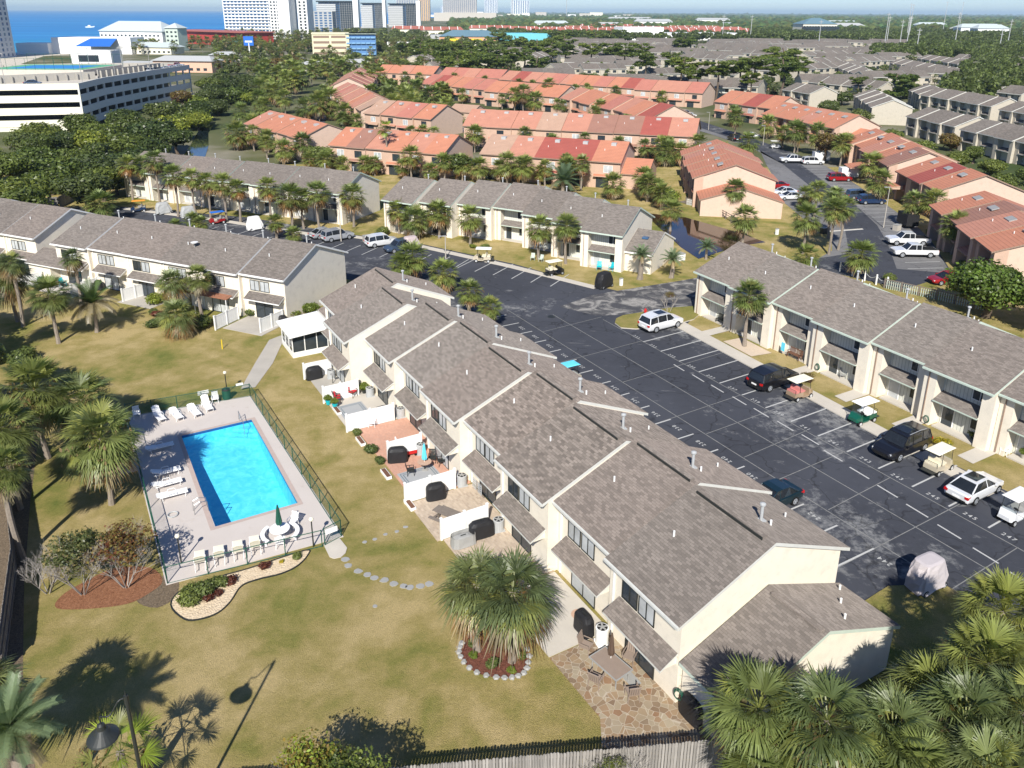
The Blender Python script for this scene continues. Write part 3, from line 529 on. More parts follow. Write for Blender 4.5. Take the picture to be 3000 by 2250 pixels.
# red roofed houses
OR, SA, DR, TN, BR, PK = (.57, .245, .15), (.55, .26, .18), (.40, .11, .085), (.51, .335, .24), (.36, .19, .14), (.52, .21, .155)
RED = [  # x0,y0,x1,y1,n,rh,style,cols,offs,label
 (-67.7, 203, -47.4, 177.9, 5, 7.9, 'redfront', [SA, OR, OR, OR, OR], (0, .3), 'orange roofed house row by the canal pond, left of the other front rows'),
 (-39.1, 169.5, -13.8, 158.7, 6, 8.1, 'redfront', [OR, BR, SA, OR, SA, OR], (0, -.3), 'orange and brown roofed row behind the tall fan palm, nearest row left of centre'),
 (-6.6, 159.8, 20.4, 150.2, 5, 8.1, 'redfront', [TN, SA, DR, DR, OR], (0, 0), 'red roofed row with a low orange annex, directly behind the central grey roofs'),
 (-12.5, 201.2, 41.8, 184.1, 9, 8.5, 'redfront', [SA, SA, SA, TN, SA, BR, BR, DR, SA], (0, -.4), 'long row with patchwork of tan, brown and dark red roofs and skylights'),
 (-41.7, 225.9, -22.1, 212.4, 4, 8.3, 'redfront', [TN, SA, PK, OR], (0, .6), 'orange roofed row with a large tan gable end facing the small blue pool'),
 (-65, 287, -44.5, 231.5, 8, 8.3, 'redfront', [SA, PK, SA, SA, SA, OR, SA, TN], (0, .8), 'chain of orange roofs running back beside the west road'),
 (-75, 366, -69, 308, 9, 8.3, 'redfront', [PK, SA, SA, PK], (0, .8), 'farthest chain of orange roofs beside the west road'),
 (-63.6, 380.8, -36.2, 370.7, 5, 8.4, 'redfront', [OR, OR, SA], (0, .4), 'farthest orange row under the pink-brown round tree'),
 (-33.2, 364, -5.7, 350, 5, 8.4, 'redfront', [PK, PK, SA], (0, .5), 'pink-red roofed row below the big green pines'),
 (-5.9, 345.5, 23, 323, 6, 8.4, 'redfront', [SA, DR, SA, SA, PK], (0, .5), 'red row with one dark red bay next to the cream end wall'),
 (-36.9, 323.6, -10.9, 297, 6, 8.4, 'redfront', [PK, DR, OR, OR, PK], (0, .6), 'row with a dark red bay behind the thicket of palms'),
 (-10.5, 292.7, 15, 272, 5, 8.4, 'redfront', [OR, OR, SA, OR], (0, .5), 'orange row with small balconies beside the blue pool'),
 (20.8, 324, 45.6, 306, 5, 8.4, 'redfront', [OR, OR, PK, OR, DR], (0, .5), 'row ending in a dark red roof in front of the cream terraces'),
 (15.5, 270, 36, 217, 8, 8.4, 'redfront', [SA, OR, OR, OR, PK, SA, OR, DR], (0, .9), 'fan of stepped orange roofs ending in a dark red gable'),
 (44.5, 302, 66.5, 288, 4, 8.4, 'redfront', [PK, SA, SA], (0, .5), 'pink-red roofed row with a small side annex near the road top'),
 (64.6, 262, 76.5, 241, 4, 8.3, 'redfront', [OR, OR, DR, OR], (0, .5), 'orange row with one dark red bay at the far end of the road'),
 (70.1, 229, 79, 199.5, 6, 8.2, 'recess', [OR, OR, OR, SA], (0, .3), 'orange row with dark recessed porches by the bend of the road'),
 (73.7, 180.5, 69.9, 148.5, 5, 7.9, 'recess', [OR, OR, SA, OR, BR], (0, 1.2, .2, 1.0, 0), 'orange ribbed roofs and pale walls stepping along the right parking bays'),
 (69.2, 143.5, 67.6, 126.5, 3, 7.9, 'recess', [OR, DR, OR], (0, 0, .5), 'orange and dark red ribbed roofs above the blue parked cars'),
 (62.0, 116.5, 57.0, 92.0, 4, 7.6, 'recess', [OR, BR, SA, OR], (0, .4), 'ribbed orange row cut by the right edge behind the big leafy tree'),
 (34.4, 164.5, 30.3, 136.2, 5, 7.7, 'recess', [OR, SA, OR, OR, OR], (0, .5, -.1, .3, .6), 'detached orange house block with pale gable wall beside the canal fence')]
for (x0, y0, x1, y1, n, rh, st, cols, offs, lab) in RED:
    L = math.hypot(x1-x0, y1-y0); a = math.atan2(y1-y0, x1-x0); w = L/n
    t = terrace('red_roofed_row', (x0, y0), a, units(n, w, offs), 14.4, 5.1, rh, st, 'red', 'tan', 'brn', recess=1.5 if st == 'recess' else None, cols=cols, label=lab, det=1 if y0 < 240 else 0, gable='tan2', group='red roofed house rows', vents=True)
    if y0 < 240 and st != 'recess':
        for k in range(n): MB().box(k*w+w*.45, k*w+w*.62, 5.4, 6.4, rh-.75, rh-.22).build('skylight', M['gry'], t)
    if st == 'recess':
        for k in range(n): b = MB(); b.slab((k*w+w*.3, 5.0, 5.1+(rh-5.1)*5/7.2+.14), (k*w+w*.6, 5.0, 5.1+(rh-5.1)*5/7.2+.14), (k*w+w*.6, 5.9, 5.1+(rh-5.1)*5.9/7.2+.14), (k*w+w*.3, 5.9, 5.1+(rh-5.1)*5.9/7.2+.14), .15); b.build('skylight', M['grey'], t)
    if 'low orange annex' in lab: annex(t, L-.1, L+5.2, .8, 11, 2.9, 5.2, 'tan', 'red', 'brn', OR)
    if 'pale gable wall beside' in lab: annex(t, L-.1, L+6.6, 1.5, 15.2, 2.8, 4.9, 'tan2', 'red', 'brn', OR)
    if 'dark recessed porches' in lab: annex(t, L-.1, L+4, 4, 13, 2.8, 4.9, 'tan2', 'red', 'brn', OR)
    if 'above the blue' in lab: leanto(t, .2, 3.4, -3.2, .5, 2.5, 3.1, M['red'], M['tan'], 'porch_roof', col=OR)
    if 'stepping along' in lab: leanto(t, 16, 21, -3.2, .5, 2.5, 3.1, M['red'], M['tan'], 'porch_roof', col=OR)
pv = thing('pool_pavilion', -20, 247, 0, R(-30), 'small tan roofed pavilion between the thicket and the blue pool', 'pavilion')
annex(pv, 0, 9, 0, 9, 3.4, 5.2, 'tan', 'red', 'brn', TN)
# grey roofed terraces beyond
GR = [(118.4, 284.6, 108.6, 247, 7), (109.2, 225.5, 110.6, 204, 4), (110.3, 199.3, 113.5, 168, 5), (142.8, 287.2, 146.6, 251, 7), (145, 243, 148.5, 216, 5), (147, 305, 143.5, 290, 3), (174.2, 304, 180, 290, 3), (100, 305, 104.5, 289, 3),
 (86, 330, 98, 322, 3), (145.7, 415.9, 193.4, 451.7, 9), (127, 343, 143, 314, 6), (180, 455, 166, 385, 11), (122, 352, 152, 350, 5), (156, 372, 188, 378, 6), (192, 410, 222, 388, 7), (224, 480, 214, 400, 12), (264, 530, 257, 462, 10), (199.2, 489.5, 233.4, 513.8, 7), (198.6, 543, 236, 525, 7), (264.7, 657, 295.1, 626.8, 7), (286.8, 678, 332.6, 647.8, 9), (254.6, 782.5, 306, 765.4, 9), (193.7, 557.7, 236.6, 589.7, 9), (250, 450, 275, 428, 6), (172.9, 480, 205.5, 504, 7), (40, 346.6, 60, 346, 4), (57, 335, 75, 330, 4), (69, 322, 90, 315, 4), (50.2, 492.5, 73.7, 504.7, 5), (84.1, 632.7, 109.9, 652.1, 6), (55.3, 448.6, 79.3, 450.6, 5), (79.1, 505.2, 107.3, 518.4, 6), (150, 641.3, 175, 625, 6), (201.1, 760.8, 269.5, 793.8, 13), (112, 530.1, 132, 510.2, 6), (33.8, 416.6, 56, 422, 5), (90, 407.7, 106, 380, 6), (116, 425, 133, 408, 5), (120.6, 707.9, 157.1, 733.1, 8), (83.2, 790.4, 126.2, 750.2, 9), (-58.4, 485.8, -38.1, 540, 9), (-43, 425, -24, 438, 5), (-14, 600, 6, 610, 5), (7, 503, 32, 600, 12), (14.3, 662.5, 44.2, 650.4, 6), (4, 380, 28, 381, 5), (19, 417, 36, 426, 4), (160, 600, 185, 570, 7), (240, 610, 262, 580, 7), (60, 560, 88, 575, 6), (-20, 520, -8, 556, 6), (290, 540, 310, 500, 8), (150, 520, 165, 490, 6), (62, 385, 84, 392, 5), (205, 345, 222, 318, 6), (178, 262, 184, 235, 5), (215, 270, 222, 245, 4), (180, 330, 200, 350, 5), (120, 470, 140, 480, 4), (300, 590, 330, 570, 6), (330, 720, 370, 690, 8), (40, 590, 55, 620, 5)]
rg = random.Random(21); tries = 0
def mid(r): return ((r[0]+r[2])/2, (r[1]+r[3])/2)
while len(GR) < 92 and tries < 4000:
    tries += 1; y = rg.uniform(330, 860); f = rg.uniform(.07, .47); x = f*y; L = rg.uniform(28, 52); a = R(rg.uniform(-40, 20)); r = (x-L/2*math.cos(a), y-L/2*math.sin(a), x+L/2*math.cos(a), y+L/2*math.sin(a))
    if 120 < x < 300 and y > 980 or (y < 400 and x < 110): continue
    if any(min(math.hypot(px-qx, py-qy) for px, py in (r[:2], mid(r), r[2:]) for qx, qy in (g_[:2], mid(g_), g_[2:4])) < 19 for g_ in GR): continue
    GR.append((*r, max(4, int(L/6))))
for i, (x0, y0, x1, y1, n) in enumerate(GR):
    L = math.hypot(x1-x0, y1-y0); a = math.atan2(y1-y0, x1-x0)
    if i > 9 or i in (8,):                     # these were measured on the ridge
        nx, ny = -math.sin(a)*6, math.cos(a)*6; x0 -= nx; y0 -= ny
    nr = y0 < 320
    terrace('grey_roofed_terrace', (x0, y0), a, units(n, L/n, (0, .6, .1, .8, .2) if i % 2 else (0, .5, 0, .7)), 12.2, 5.1, 7.6, 'recess' if nr else 'far', 'shf', 'creamf', 'trim', recess=1.4 if nr else None, det=0, vents=False, group='distant grey roofed terraces',
            label='cream grey-roofed terrace in the %s of the distant estate' % ('nearest band' if y0 < 335 else 'second band' if y0 < 460 else 'middle' if y0 < 580 else 'fourth band' if y0 < 700 else 'farthest band'))
# ---------------------------------------------------------------- parking garage
def levels_wall(b, P0, P1, z0, lv, lh, sill, n, wall=0, dark=1, th=.5):
    """parapet bands and posts between P0 and P1, openings between them"""
    P0 = Vector(P0); P1 = Vector(P1); dd = P1-P0; L = dd.length; a = math.atan2(dd.y, dd.x)
    b.at(P0.x, P0.y, 0, a)
    for k in range(lv):
        zb = z0+k*lh; b.box(0, L, 0, th, zb, zb+sill, wall)
    b.box(0, L, 0, th, z0+lv*lh, z0+lv*lh+1.7, wall)
    for i in range(n+1):
        x = L*i/n; b.box(max(0, x-.3), min(L, x+.3), .02, th-.02, z0, z0+lv*lh, wall)
    b.M = None
g = thing('parking_garage', -120, 226.5, 0, 0, 'cream multi-storey parking garage with a tennis court on its roof', 'parking garage')
def rel(p): return (p[0]+120, p[1]-226.5)
corner = (0, 0); lf = rel((-182, 213)); r1 = rel((-123.0, 247)); r2_ = rel((-122.5, 275)); r3 = rel((-121, 309)); back = rel((-187, 320))
b = MB(); levels_wall(b, lf, corner, 1.0, 3, 3.35, 1.95, 2); b.build('front_facade', M['gcream'], g)
gsh = stucco('garage_side', (.66, .66, .62), var=.05)
b = MB()
for p, q, n in ((corner, r1, 3), (r1, r2_, 5), (r2_, r3, 6)): levels_wall(b, p, q, 1.0, 3, 3.35, 1.95, n)
b.build('side_facade', gsh, g)
b = MB()
for z in (1.0, 4.35, 7.7, 11.1):
    b.poly([(x, y, z) for x, y in ((lf[0], lf[1]+.4), (corner[0]-.4, .4), (r1[0]-.4, r1[1]), (r2_[0]-.4, r2_[1]), (r3[0]-.4, r3[1]), back)])
b.build('deck', M['pale'], g)
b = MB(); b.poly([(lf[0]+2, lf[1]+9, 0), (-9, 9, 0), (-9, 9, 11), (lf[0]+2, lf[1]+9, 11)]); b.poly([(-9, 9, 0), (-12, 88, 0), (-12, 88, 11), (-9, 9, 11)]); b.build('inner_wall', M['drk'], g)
b = MB(); b.poly([(lf[0], lf[1], -.1), (corner[0], corner[1], -.1), (corner[0], corner[1], 1.2), (lf[0], lf[1], 1.2)]); b.build('base_wall', M['gcream'], g)
ra = [rel((-148, 240)), rel((-128.5, 268)), rel((-129.5, 285)), rel((-160, 292))]
b = MB(); rampc = stucco('ramp_concrete', (.40, .38, .34))
def wallseg(b, p, q, z0, z1, th=.35, m=0):
    p = Vector(p); q = Vector(q); dd = q-p; b.at(p.x, p.y, 0, math.atan2(dd.y, dd.x)); b.box(0, dd.length, 0, th, z0, z1, m)
    for i in range(int(dd.length/3)): b.box(1+i*3, 1.35+i*3, -.5, 0, z0, z1-.3, m)
    b.M = None
wallseg(b, rel((-153, 243)), rel((-133, 262)), 11, 13.4); wallseg(b, rel((-133, 264)), rel((-128, 300)), 11, 13.8); wallseg(b, rel((-190, 300)), rel((-130, 318)), 11, 13)
b.build('ramp_wall', rampc, g)
b = MB(); b.box(-54, -20, 42, 70, 11.6, 13.4); b.build('court_base', M['pale'], g)
b = MB(); b.box(-53, -21, 43, 69, 13.4, 13.43); b.build('court_surround', plain('court_green', (.12, .38, .22), .8), g)
b = MB(); b.box(-48, -25, 48, 64, 13.43, 13.46); b.build('court_surface', plain('court_blue', (.03, .22, .55), .8), g)
b = MB()
for x in np.linspace(-54, -20, 12): b.cyl((x, 42, 13.4), (x, 42, 17), .05, n=4); b.cyl((x, 70, 13.4), (x, 70, 17), .05, n=4)
for y in (42, 70): b.cyl((-54, y, 17), (-20, y, 17), .05, n=4)
b.build('court_fence', M['dgreen'], g)
for x, y, h in ((-3, 8, 9), (-4, 30, 9), (-2.5, 52, 8), (-24, 6, 9), (-30, 66, 8), (-45, 30, 8), (-15, 60, 9), (-40, 4, 9), (-22, 74, 8), (-8, 44, 9)):
    t = thing('roof_lamp_post', -120+x, 226.5+y, 11.1, 0, 'thin grey lamp post standing on the garage roof', 'lamp post', 'lamp posts on the garage roof')
    MB().cyl((0, 0, 0), (0, 0, h), .1, .06, 5).build('pole', M['grey'], t); MB().box(-1, 1, -.15, .15, h, h+.2).build('lamp_head', M['grey'], t)
# ---------------------------------------------------------------- towers and hotels
def blockb(name, x, y, rz, w, dpt, floors, fh, wall, label, kind='bands', nb=8, z0=0, glassm='glb', extra=None, rooft=None, group=None, cat='hotel'):
    t = thing(name, x, y, z0, rz, label, cat, group); H = floors*fh
    b = MB(); b.box(0, w, 0, dpt, 0, H); b.build('wall', M[wall] if isinstance(wall, str) else wall, t)
    if kind == 'bands':
        for k in range(floors):
            z = k*fh; MB().box(.8, w-.8, -1.3, -.01, z+fh-.25, z+fh-.02).box(.8, w-.8, -1.3, -1.15, z, z+1.05).build('balcony', M[wall] if isinstance(wall, str) else wall, t)
            b = MB()
            for i in range(nb): x0 = 1+(w-2)*i/nb; b.poly([(x0+.3, -.03, z+.3), (x0+(w-2)/nb*.75, -.03, z+.3), (x0+(w-2)/nb*.75, -.03, z+fh-.6), (x0+.3, -.03, z+fh-.6)])
            b.build('window', M[glassm], t)
    if kind == 'grid':
        for k in range(floors):
            b = MB(); z = k*fh
            for i in range(nb): x0 = w*(i+.2)/nb; b.poly([(x0, -.03, z+.8), (x0+w/nb*.6, -.03, z+.8), (x0+w/nb*.6, -.03, z+fh-.5), (x0, -.03, z+fh-.5)])
            b.build('window', M[glassm], t)
    b = MB()
    for k in range(floors):
        for i in range(max(2, int(dpt/5))): y0 = 1.5+i*5; z = k*fh; b.poly([(w+.03, y0, z+.9), (w+.03, y0+2, z+.9), (w+.03, y0+2, z+fh-.5), (w+.03, y0, z+fh-.5)])
    b.build('side_windows', M[glassm], t)
    MB().box(-.3, w+.3, -.3, dpt+.3, H, H+.9).build('parapet', M[wall] if isinstance(wall, str) else wall, t)
    return t
M['glb2'] = glass('pale_balcony_glass', (.16, .2, .24), .3)
blockb('beach_tower', -397, 563, R(0), 44, 26, 30, 3.4, stucco('tower_white', (.62, .64, .66)), 'tall grey-white beach tower cut by the top left corner', 'bands', 7, cat='apartment tower')
gw = thing('garage_gatehouse', -176, 330, 11.1, 0, 'low white rooftop hut beside the tennis court', 'hut'); MB().box(0, 16, 0, 9, 0, 5.5).build('wall', M['wht'], gw); MB().box(3, 11, -.05, 0, 1.2, 3.8).build('window', M['gls'], gw)
h = blockb('beach_hotel', -349, 1015, R(-7), 76, 24, 24, 3.6, 'wht', 'wide white hotel with long balcony rows and a blank white fin', 'bands', 16)
b = MB(); b.box(64, 77, -14, 12, 0, 92); b.build('balcony_wing', M['wht'], h); MB().box(80, 94, -28, -4, 0, 92).build('white_fin', M['wht'], h); MB().box(96, 108, -8, 12, 0, 90).build('end_wing', M['wht'], h)
for k in range(24):
    b = MB()
    for x in (65.5, 69.5, 73): b.poly([(x, -14.05, k*3.6+.8), (x+2.2, -14.05, k*3.6+.8), (x+2.2, -14.05, k*3.6+2.9), (x, -14.05, k*3.6+2.9)])
    for x in (98, 103.5): b.poly([(x, -8.05, k*3.6+.6), (x+2.6, -8.05, k*3.6+.6), (x+2.6, -8.05, k*3.6+3), (x, -8.05, k*3.6+3)])
    b.poly([(77.05, -12, k*3.6+.8), (77.05, -6, k*3.6+.8), (77.05, -6, k*3.6+2.9), (77.05, -12, k*3.6+2.9)])
    b.build('window', M['gls'], h)
blockb('beach_hotel', -296, 1195, R(-4), 40, 18, 9, 3.4, 'gry', 'small stepped grey hotel between the two tall white ones', 'grid', 6)
for i, (x, y, w, fl, sc_) in enumerate(((-318, 1380, 57, 13, 1), (-299, 1675, 40, 13, 1), (-258, 1760, 56, 13, 1))):
    t = blockb('slab_hotel', x, y, R(-2), w, 22, fl, 3.5*1.0, plain('slab_glass', (.06, .085, .12), .3), ('dark slab hotel with white edge fin, nearest of three', 'dark slab hotel with white fin, middle of three', 'dark slab hotel with white fin, rightmost of three')[i], 'bands', 9, group='three dark slab hotels')
    H = fl*3.5; MB().box(w*.62, w+.05, -1.9, -1.35, 1, H-1).build('dark_glass_wall', M['gls'], t); MB().box(w, w+w*.15, -4, 10, 0, H+7).build('white_fin', M['wht'], t); MB().box(-3, w*.5, -2.2, 3, 0, H-3).build('balcony_stack', M['gry'], t)
    b = MB()
    for k in range(fl-1): b.box(-3.5, w*.5+.3, -3.2, -2.25, k*3.5+2.9, k*3.5+3.3)
    b.build('balcony_slabs', M['wht'], t)
    b = MB()
    for k in range(fl-1): b.box(w*.62, w, -2.1, -1.95, k*3.5+1.6, k*3.5+1.85)
    for k in range(6): b.box(w*.62+w*.38*k/6, w*.62+w*.38*k/6+.4, -2.12, -1.96, 1, H-1)
    b.build('balcony_rails', M['grey'], t)
    MB().box(-3, w+.5, -3, 12, H, H+2).build('roof_fascia', M['gls'], t)
tt = blockb('condo_tower', -250, 3000, 0, 118, 60, 28, 3.6, stucco('tower_tan', (.62, .58, .52)), 'tall tan condo tower with a low podium', 'bands', 16, cat='apartment tower'); MB().box(-30, 190, -30, 40, 0, 28).build('podium', M['pale'], tt)
blockb('condo_tower', -335, 3000, 0, 38, 30, 34, 3.4, plain('ochre', (.62, .40, .17)), 'narrow ochre tower behind the dark slabs', 'grid', 5, cat='apartment tower')
blockb('condo_tower', -470, 3400, 0, 90, 40, 22, 3.6, stucco('tower_cream', (.68, .64, .55)), 'cream tower top showing above the white fins', 'bands', 9, cat='apartment tower')
for x, w, fl, l in ((-240, 110, 27, 'hazy white tower far along the coast, taller of the pair'), (-20, 150, 20, 'hazy pink-white tower far along the coast, wider of the pair'), (-600, 90, 12, 'hazy white block far along the coast, beside the tan tower')):
    blockb('far_tower', x, 7000, 0, w, 60, fl, 6, 'wht', l, 'grid', 8, cat='apartment tower')
for i in range(14): blockb('far_block', -520+i*95, 5200+300*(i % 3), 0, 50+20*(i % 3), 40, 2+i % 4, 6, ('wht', 'pale', 'gcream')[i % 3], 'low hazy white building on the far coast strip', 'none', group='far coast buildings', cat='building')
m = blockb('motel', -149, 618, R(12), 27, 24, 4, 3.9, stucco('motel_cream', (.72, .66, .46)), 'four storey motel with cream gallery front and blue shaded side', 'none', cat='motel')
b = MB()
for k in range(4):
    for x0, x1 in ((1, 12.5), (14, 24.5)): b.poly([(x0, -.05, k*3.9+1.2), (x1, -.05, k*3.9+1.2), (x1, -.05, k*3.9+2.9), (x0, -.05, k*3.9+2.9)])
b.build('gallery_opening', M['brn'], m)
bm = thing('blue_motel', -125, 624, 0, R(10), 'blue shaded motel wing with rows of balconies', 'motel'); MB().box(0, 22, 0, 30, 0, 15.6).build('wall', plain('motel_blue', (.10, .22, .42)), bm)
pb_ = plain('pale_blue', (.2, .38, .58))
for k in range(4):
    for i in range(6): MB().box(.3+i*3.6, 3.4+i*3.6, -1.2, -.02, k*3.9+.9, k*3.9+1.9).build('balcony', pb_, bm); MB().box(-.5, 22.5, -1.5, 30, 15.6, 16.3).build('roof_edge', M['grn'], bm)
rb = thing('red_market_hall', -352, 862, 0, R(-38), 'long low red shop building with flat red roof near the sea', 'shop building'); MB().box(0, 130, 0, 30, 0, 12).build('wall', plain('shop_red', (.42, .05, .04)), rb); MB().box(-2, 132, -3, 31, 12, 13).build('roof', plain('shop_roof', (.38, .12, .10)), rb)
def house(name, x, y, rz, w, dd, eh, rh, wall, rf, label, cat='building', hip=4, group=None):
    t = thing(name, x, y, 0, rz, label, cat, group); MB().box(0, w, 0, dd, 0, eh).build('wall', M[wall] if isinstance(wall, str) else wall, t)
    b = MB(); o = 1.0; c0, c1, c2, c3 = (-o, -o, eh), (w+o, -o, eh), (w+o, dd+o, eh), (-o, dd+o, eh); ra = (hip, dd/2, rh); rb_ = (w-hip, dd/2, rh)
    b.poly([c0, c1, rb_, ra]); b.poly([c1, c2, rb_]); b.poly([c2, c3, ra, rb_]); b.poly([c3, c0, ra]); b.poly([c3, c2, c1, c0]); b.build('roof', M[rf] if isinstance(rf, str) else rf, t)
    b = MB()
    for k in range(max(1, int(eh/3.6))):
        for i in range(int(w/4)): b.poly([(1+i*4, -.05, k*3.3+1), (3+i*4, -.05, k*3.3+1), (3+i*4, -.05, k*3.3+2.4), (1+i*4, -.05, k*3.3+2.4)])
    b.build('windows', M['gls'], t); return t
M['palem'] = plain('pale_metal_roof', (.50, .56, .56), .5); M['bluer'] = plain('blue_grey_roof', (.13, .22, .27), .5)
house('marina_building', -352, 712, R(-15), 62, 26, 15, 23, 'white2', 'palem', 'white marina building with pale metal hip roof by the sea', hip=10)
house('marina_tower', -287, 690, R(-15), 12, 12, 18, 22, 'grn', 'palem', 'slim pale green stair tower beside the marina building', 'tower', hip=6)
house('surf_shop', -300, 640, R(-10), 40, 18, 5, 8.5, 'gcream', 'palem', 'low shop with pale metal roof in front of the marina', hip=5)
w = thing('white_restaurant', -350, 632, 0, R(0), 'flat white restaurant with a big blue awning behind the garage', 'restaurant'); MB().box(0, 60, 0, 24, 0, 12).build('wall', M['wht'], w); MB().box(-24, 0, -6, 12, 0, 8).build('low_wall', M['wht'], w)
b = MB(); b.slab((26, -16, 6.5), (52, -16, 6.5), (50, 0, 11.5), (30, 0, 11.5), .3); b.build('awning', M['blue'], w)
house('pink_motel', -196, 450, R(-8), 34, 12, 6, 8.5, plain('peach_wall', (.68, .42, .30)), 'gry', 'two storey peach motel with grey hip roof across the garage', 'motel')
house('pink_motel', -222, 462, R(-8), 26, 9, 4, 5, 'pale', 'gry', 'single storey cream wing left of the peach motel', 'motel')
for x, y, rz, w_, l in ((-118, 455, R(10), 18, 'small pale house with grey roof left of the pink tree'), (-100, 480, R(0), 16, 'small grey roofed house right of its twin by the pink tree'), (-205, 560, R(5), 22, 'pale low house behind the roadside palms')): house('small_house', x, y, rz, w_, 10, 3.4, 5.5, 'pale', 'gry', l, 'house')
oc = house('octagon_hall', 402, 1165, R(4), 48, 36, 18, 26, 'gcream', 'bluer', 'large hall with blue-grey hipped roof above the trees', 'hall', hip=18)
b = MB()
for k in range(2): b.box(-2, 50, -4, -1, 4+7*k, 8+7*k)
b.build('dark_gallery', M['gls'], oc)
wh = thing('warehouse', 128, 1010, 0, R(10), 'long white flat-roofed warehouse beyond the grey terraces', 'warehouse'); MB().box(0, 165, 0, 60, 0, 8).build('wall', M['wht'], wh); MB().box(8, 60, 12, 50, 8, 15).build('upper_wall', M['wht'], wh)
aq = thing('water_park_hall', -30, 860, 0, R(5), 'pale blue and turquoise hall behind the pines', 'hall'); MB().box(0, 70, 0, 30, 0, 11).build('wall', plain('turquoise_wall', (.16, .52, .60)), aq); MB().box(-55, 0, 5, 30, 0, 9).build('wing_wall', M['gry'], aq)
sh_ = house('shopping_plaza', -75, 850, R(0), 60, 30, 8, 14, plain('peach2', (.66, .36, .2)), 'bluer', 'orange fronted plaza with blue-grey roof by the highway', hip=12)
M['farred'] = plain('far_red_tiles', (.34, .12, .09), .8, .2, .3, .05)
FR = [(182, 1160, 85, 8), (279, 1177, 60, 8), (190, 1210, 90, 8), (130, 1250, 60, 5), (122, 1527, 120, 6), (262, 1250, 70, 5), (80, 1330, 50, 5), (60, 1180, 50, 20), (20, 1150, 50, 5), (-20, 1250, 60, 5), (-70, 1330, 70, 5), (160, 1330, 80, 5), (260, 1400, 90, 6), (200, 1290, 70, 6), (300, 1300, 60, 6), (-130, 1180, 60, 10), (-180, 1240, 50, 5), (40, 1240, 50, -12), (100, 1160, 55, -10)]
for x, y, w_, rz in FR:
    t = house('red_tiled_block', x, y, R(rz), w_, 16, 7, 11.5, 'gcream', 'farred', 'long cream block with red tiled roof beyond the white warehouse', 'apartment block', hip=3, group='distant red tiled blocks')
    b = MB()
    for k in range(int(w_/12)): b.prism([(-1.0, 6.8), (8, 6.8), (8, 12.0), (7, 12.0)], k*12+4, k*12+4.8)
    b.build('party_walls', M['wht'], t)
FW = [(165, 1700, 60, 'white block with grey hip roof beyond the red tiled blocks'), (40, 1650, 70, ''), (260, 1800, 80, ''), (420, 1750, 50, ''), (560, 1500, 70, ''), (640, 1200, 60, ''), (700, 1330, 70, ''), (820, 1700, 60, ''), (500, 2300, 90, ''), (900, 2400, 90, ''), (350, 3100, 160, ''), (620, 1120, 40, ''), (760, 1000, 50, ''), (680, 860, 30, ''), (560, 900, 34, '')]
for i, (x, y, w_, l) in enumerate(FW): house('far_white_building', x, y, R(i*13 % 20-8), w_, 24, 8+i % 3*3, 13+i % 3*3, 'wht', ('gry', 'palem')[i % 2], l or 'distant white building among the woods', 'building', hip=6, group=None if l else 'distant white buildings among the woods')
# distant power poles
for i, (x, y, h) in enumerate(((330, 700, 30), (345, 745, 27), (356, 800, 33), (380, 850, 30), (402, 760, 34), (300, 820, 26), (425, 900, 30), (450, 760, 28), (470, 1000, 44), (520, 1100, 44), (560, 820, 26), (600, 760, 26), (640, 1250, 50), (255, 900, 30), (240, 960, 30), (690, 1300, 50), (310, 640, 22), (700, 800, 26), (515, 640, 22), (575, 640, 22), (430, 680, 24), (385, 660, 22))):
    t = thing('power_pole', x, y, 0, R(20), 'pale steel power pole rising above the distant trees', 'power pole', 'power poles beyond the estate'); MB().cyl((0, 0, 0), (0, 0, h), .45, .25, 6).build('pole', M['gry'], t)
    MB().box(-2.4, 2.4, -.15, .15, h-2, h-1.6).box(-1.8, 1.8, -.15, .15, h-5, h-4.7).build('crossarm', M['gry'], t)
for x, y, h in ((-5, 3900, 190), (270, 4300, 150)):
    t = thing('radio_mast', x, y, 0, 0, 'thin radio mast on the horizon', 'radio mast', 'radio masts on the horizon'); MB().cyl((0, 0, 0), (0, 0, h), 1.6, 1.0, 5).build('mast', M['gry'], t)
sg = thing('blue_sign', -163, 514, 0, R(0), 'tall blue and white roadside sign on a white post', 'sign'); MB().cyl((0, 0, 0), (0, 0, 13), .45, .4, 8).build('post', M['wht'], sg); MB().box(-3, 3, -.3, .3, 11.5, 17).build('sign_board', M['blue'], sg); MB().box(-2.2, 2.2, -.34, -.3, 13.4, 14.4).build('white_stripe', M['wht'], sg)
bt = thing('motor_boat', -796, 1577, 0, R(0), 'tiny white motor boat out on the sea', 'boat'); bt.scale = (1.5,)*3; MB().loft([[(-5, -1.2, 0), (-5, 1.2, 0), (-5, 1.6, 1.4), (-5, -1.6, 1.4)], [(2, -1.2, 0), (2, 1.2, 0), (2, 1.6, 1.6), (2, -1.6, 1.6)], [(5.5, -.1, .5), (5.5, .1, .5), (6.3, .1, 2), (6.3, -.1, 2)]]).build('hull', M['wht'], bt); MB().box(-2, 1, -.9, .9, 1.5, 3).build('cabin', M['wht'], bt)
for x, y, w_, c, l in ((-90, 700, 26, 'orange', 'orange fascia sign building by the highway'), (-62, 830, 30, 'yel', 'yellow sign fronted shop by the highway'), (-260, 745, 18, 'skyb', 'small turquoise kiosk near the red market hall'), (-110, 735, 20, 'wht', 'white roadside kiosk near the motel')):
    t = thing('roadside_shop', x, y, 0, 0, l, 'shop'); MB().box(0, w_, 0, 12, 0, 5).build('wall', M['gcream'], t); MB().box(-1, w_+1, -1, 0, 4, 6.5).build('fascia', M[c], t)
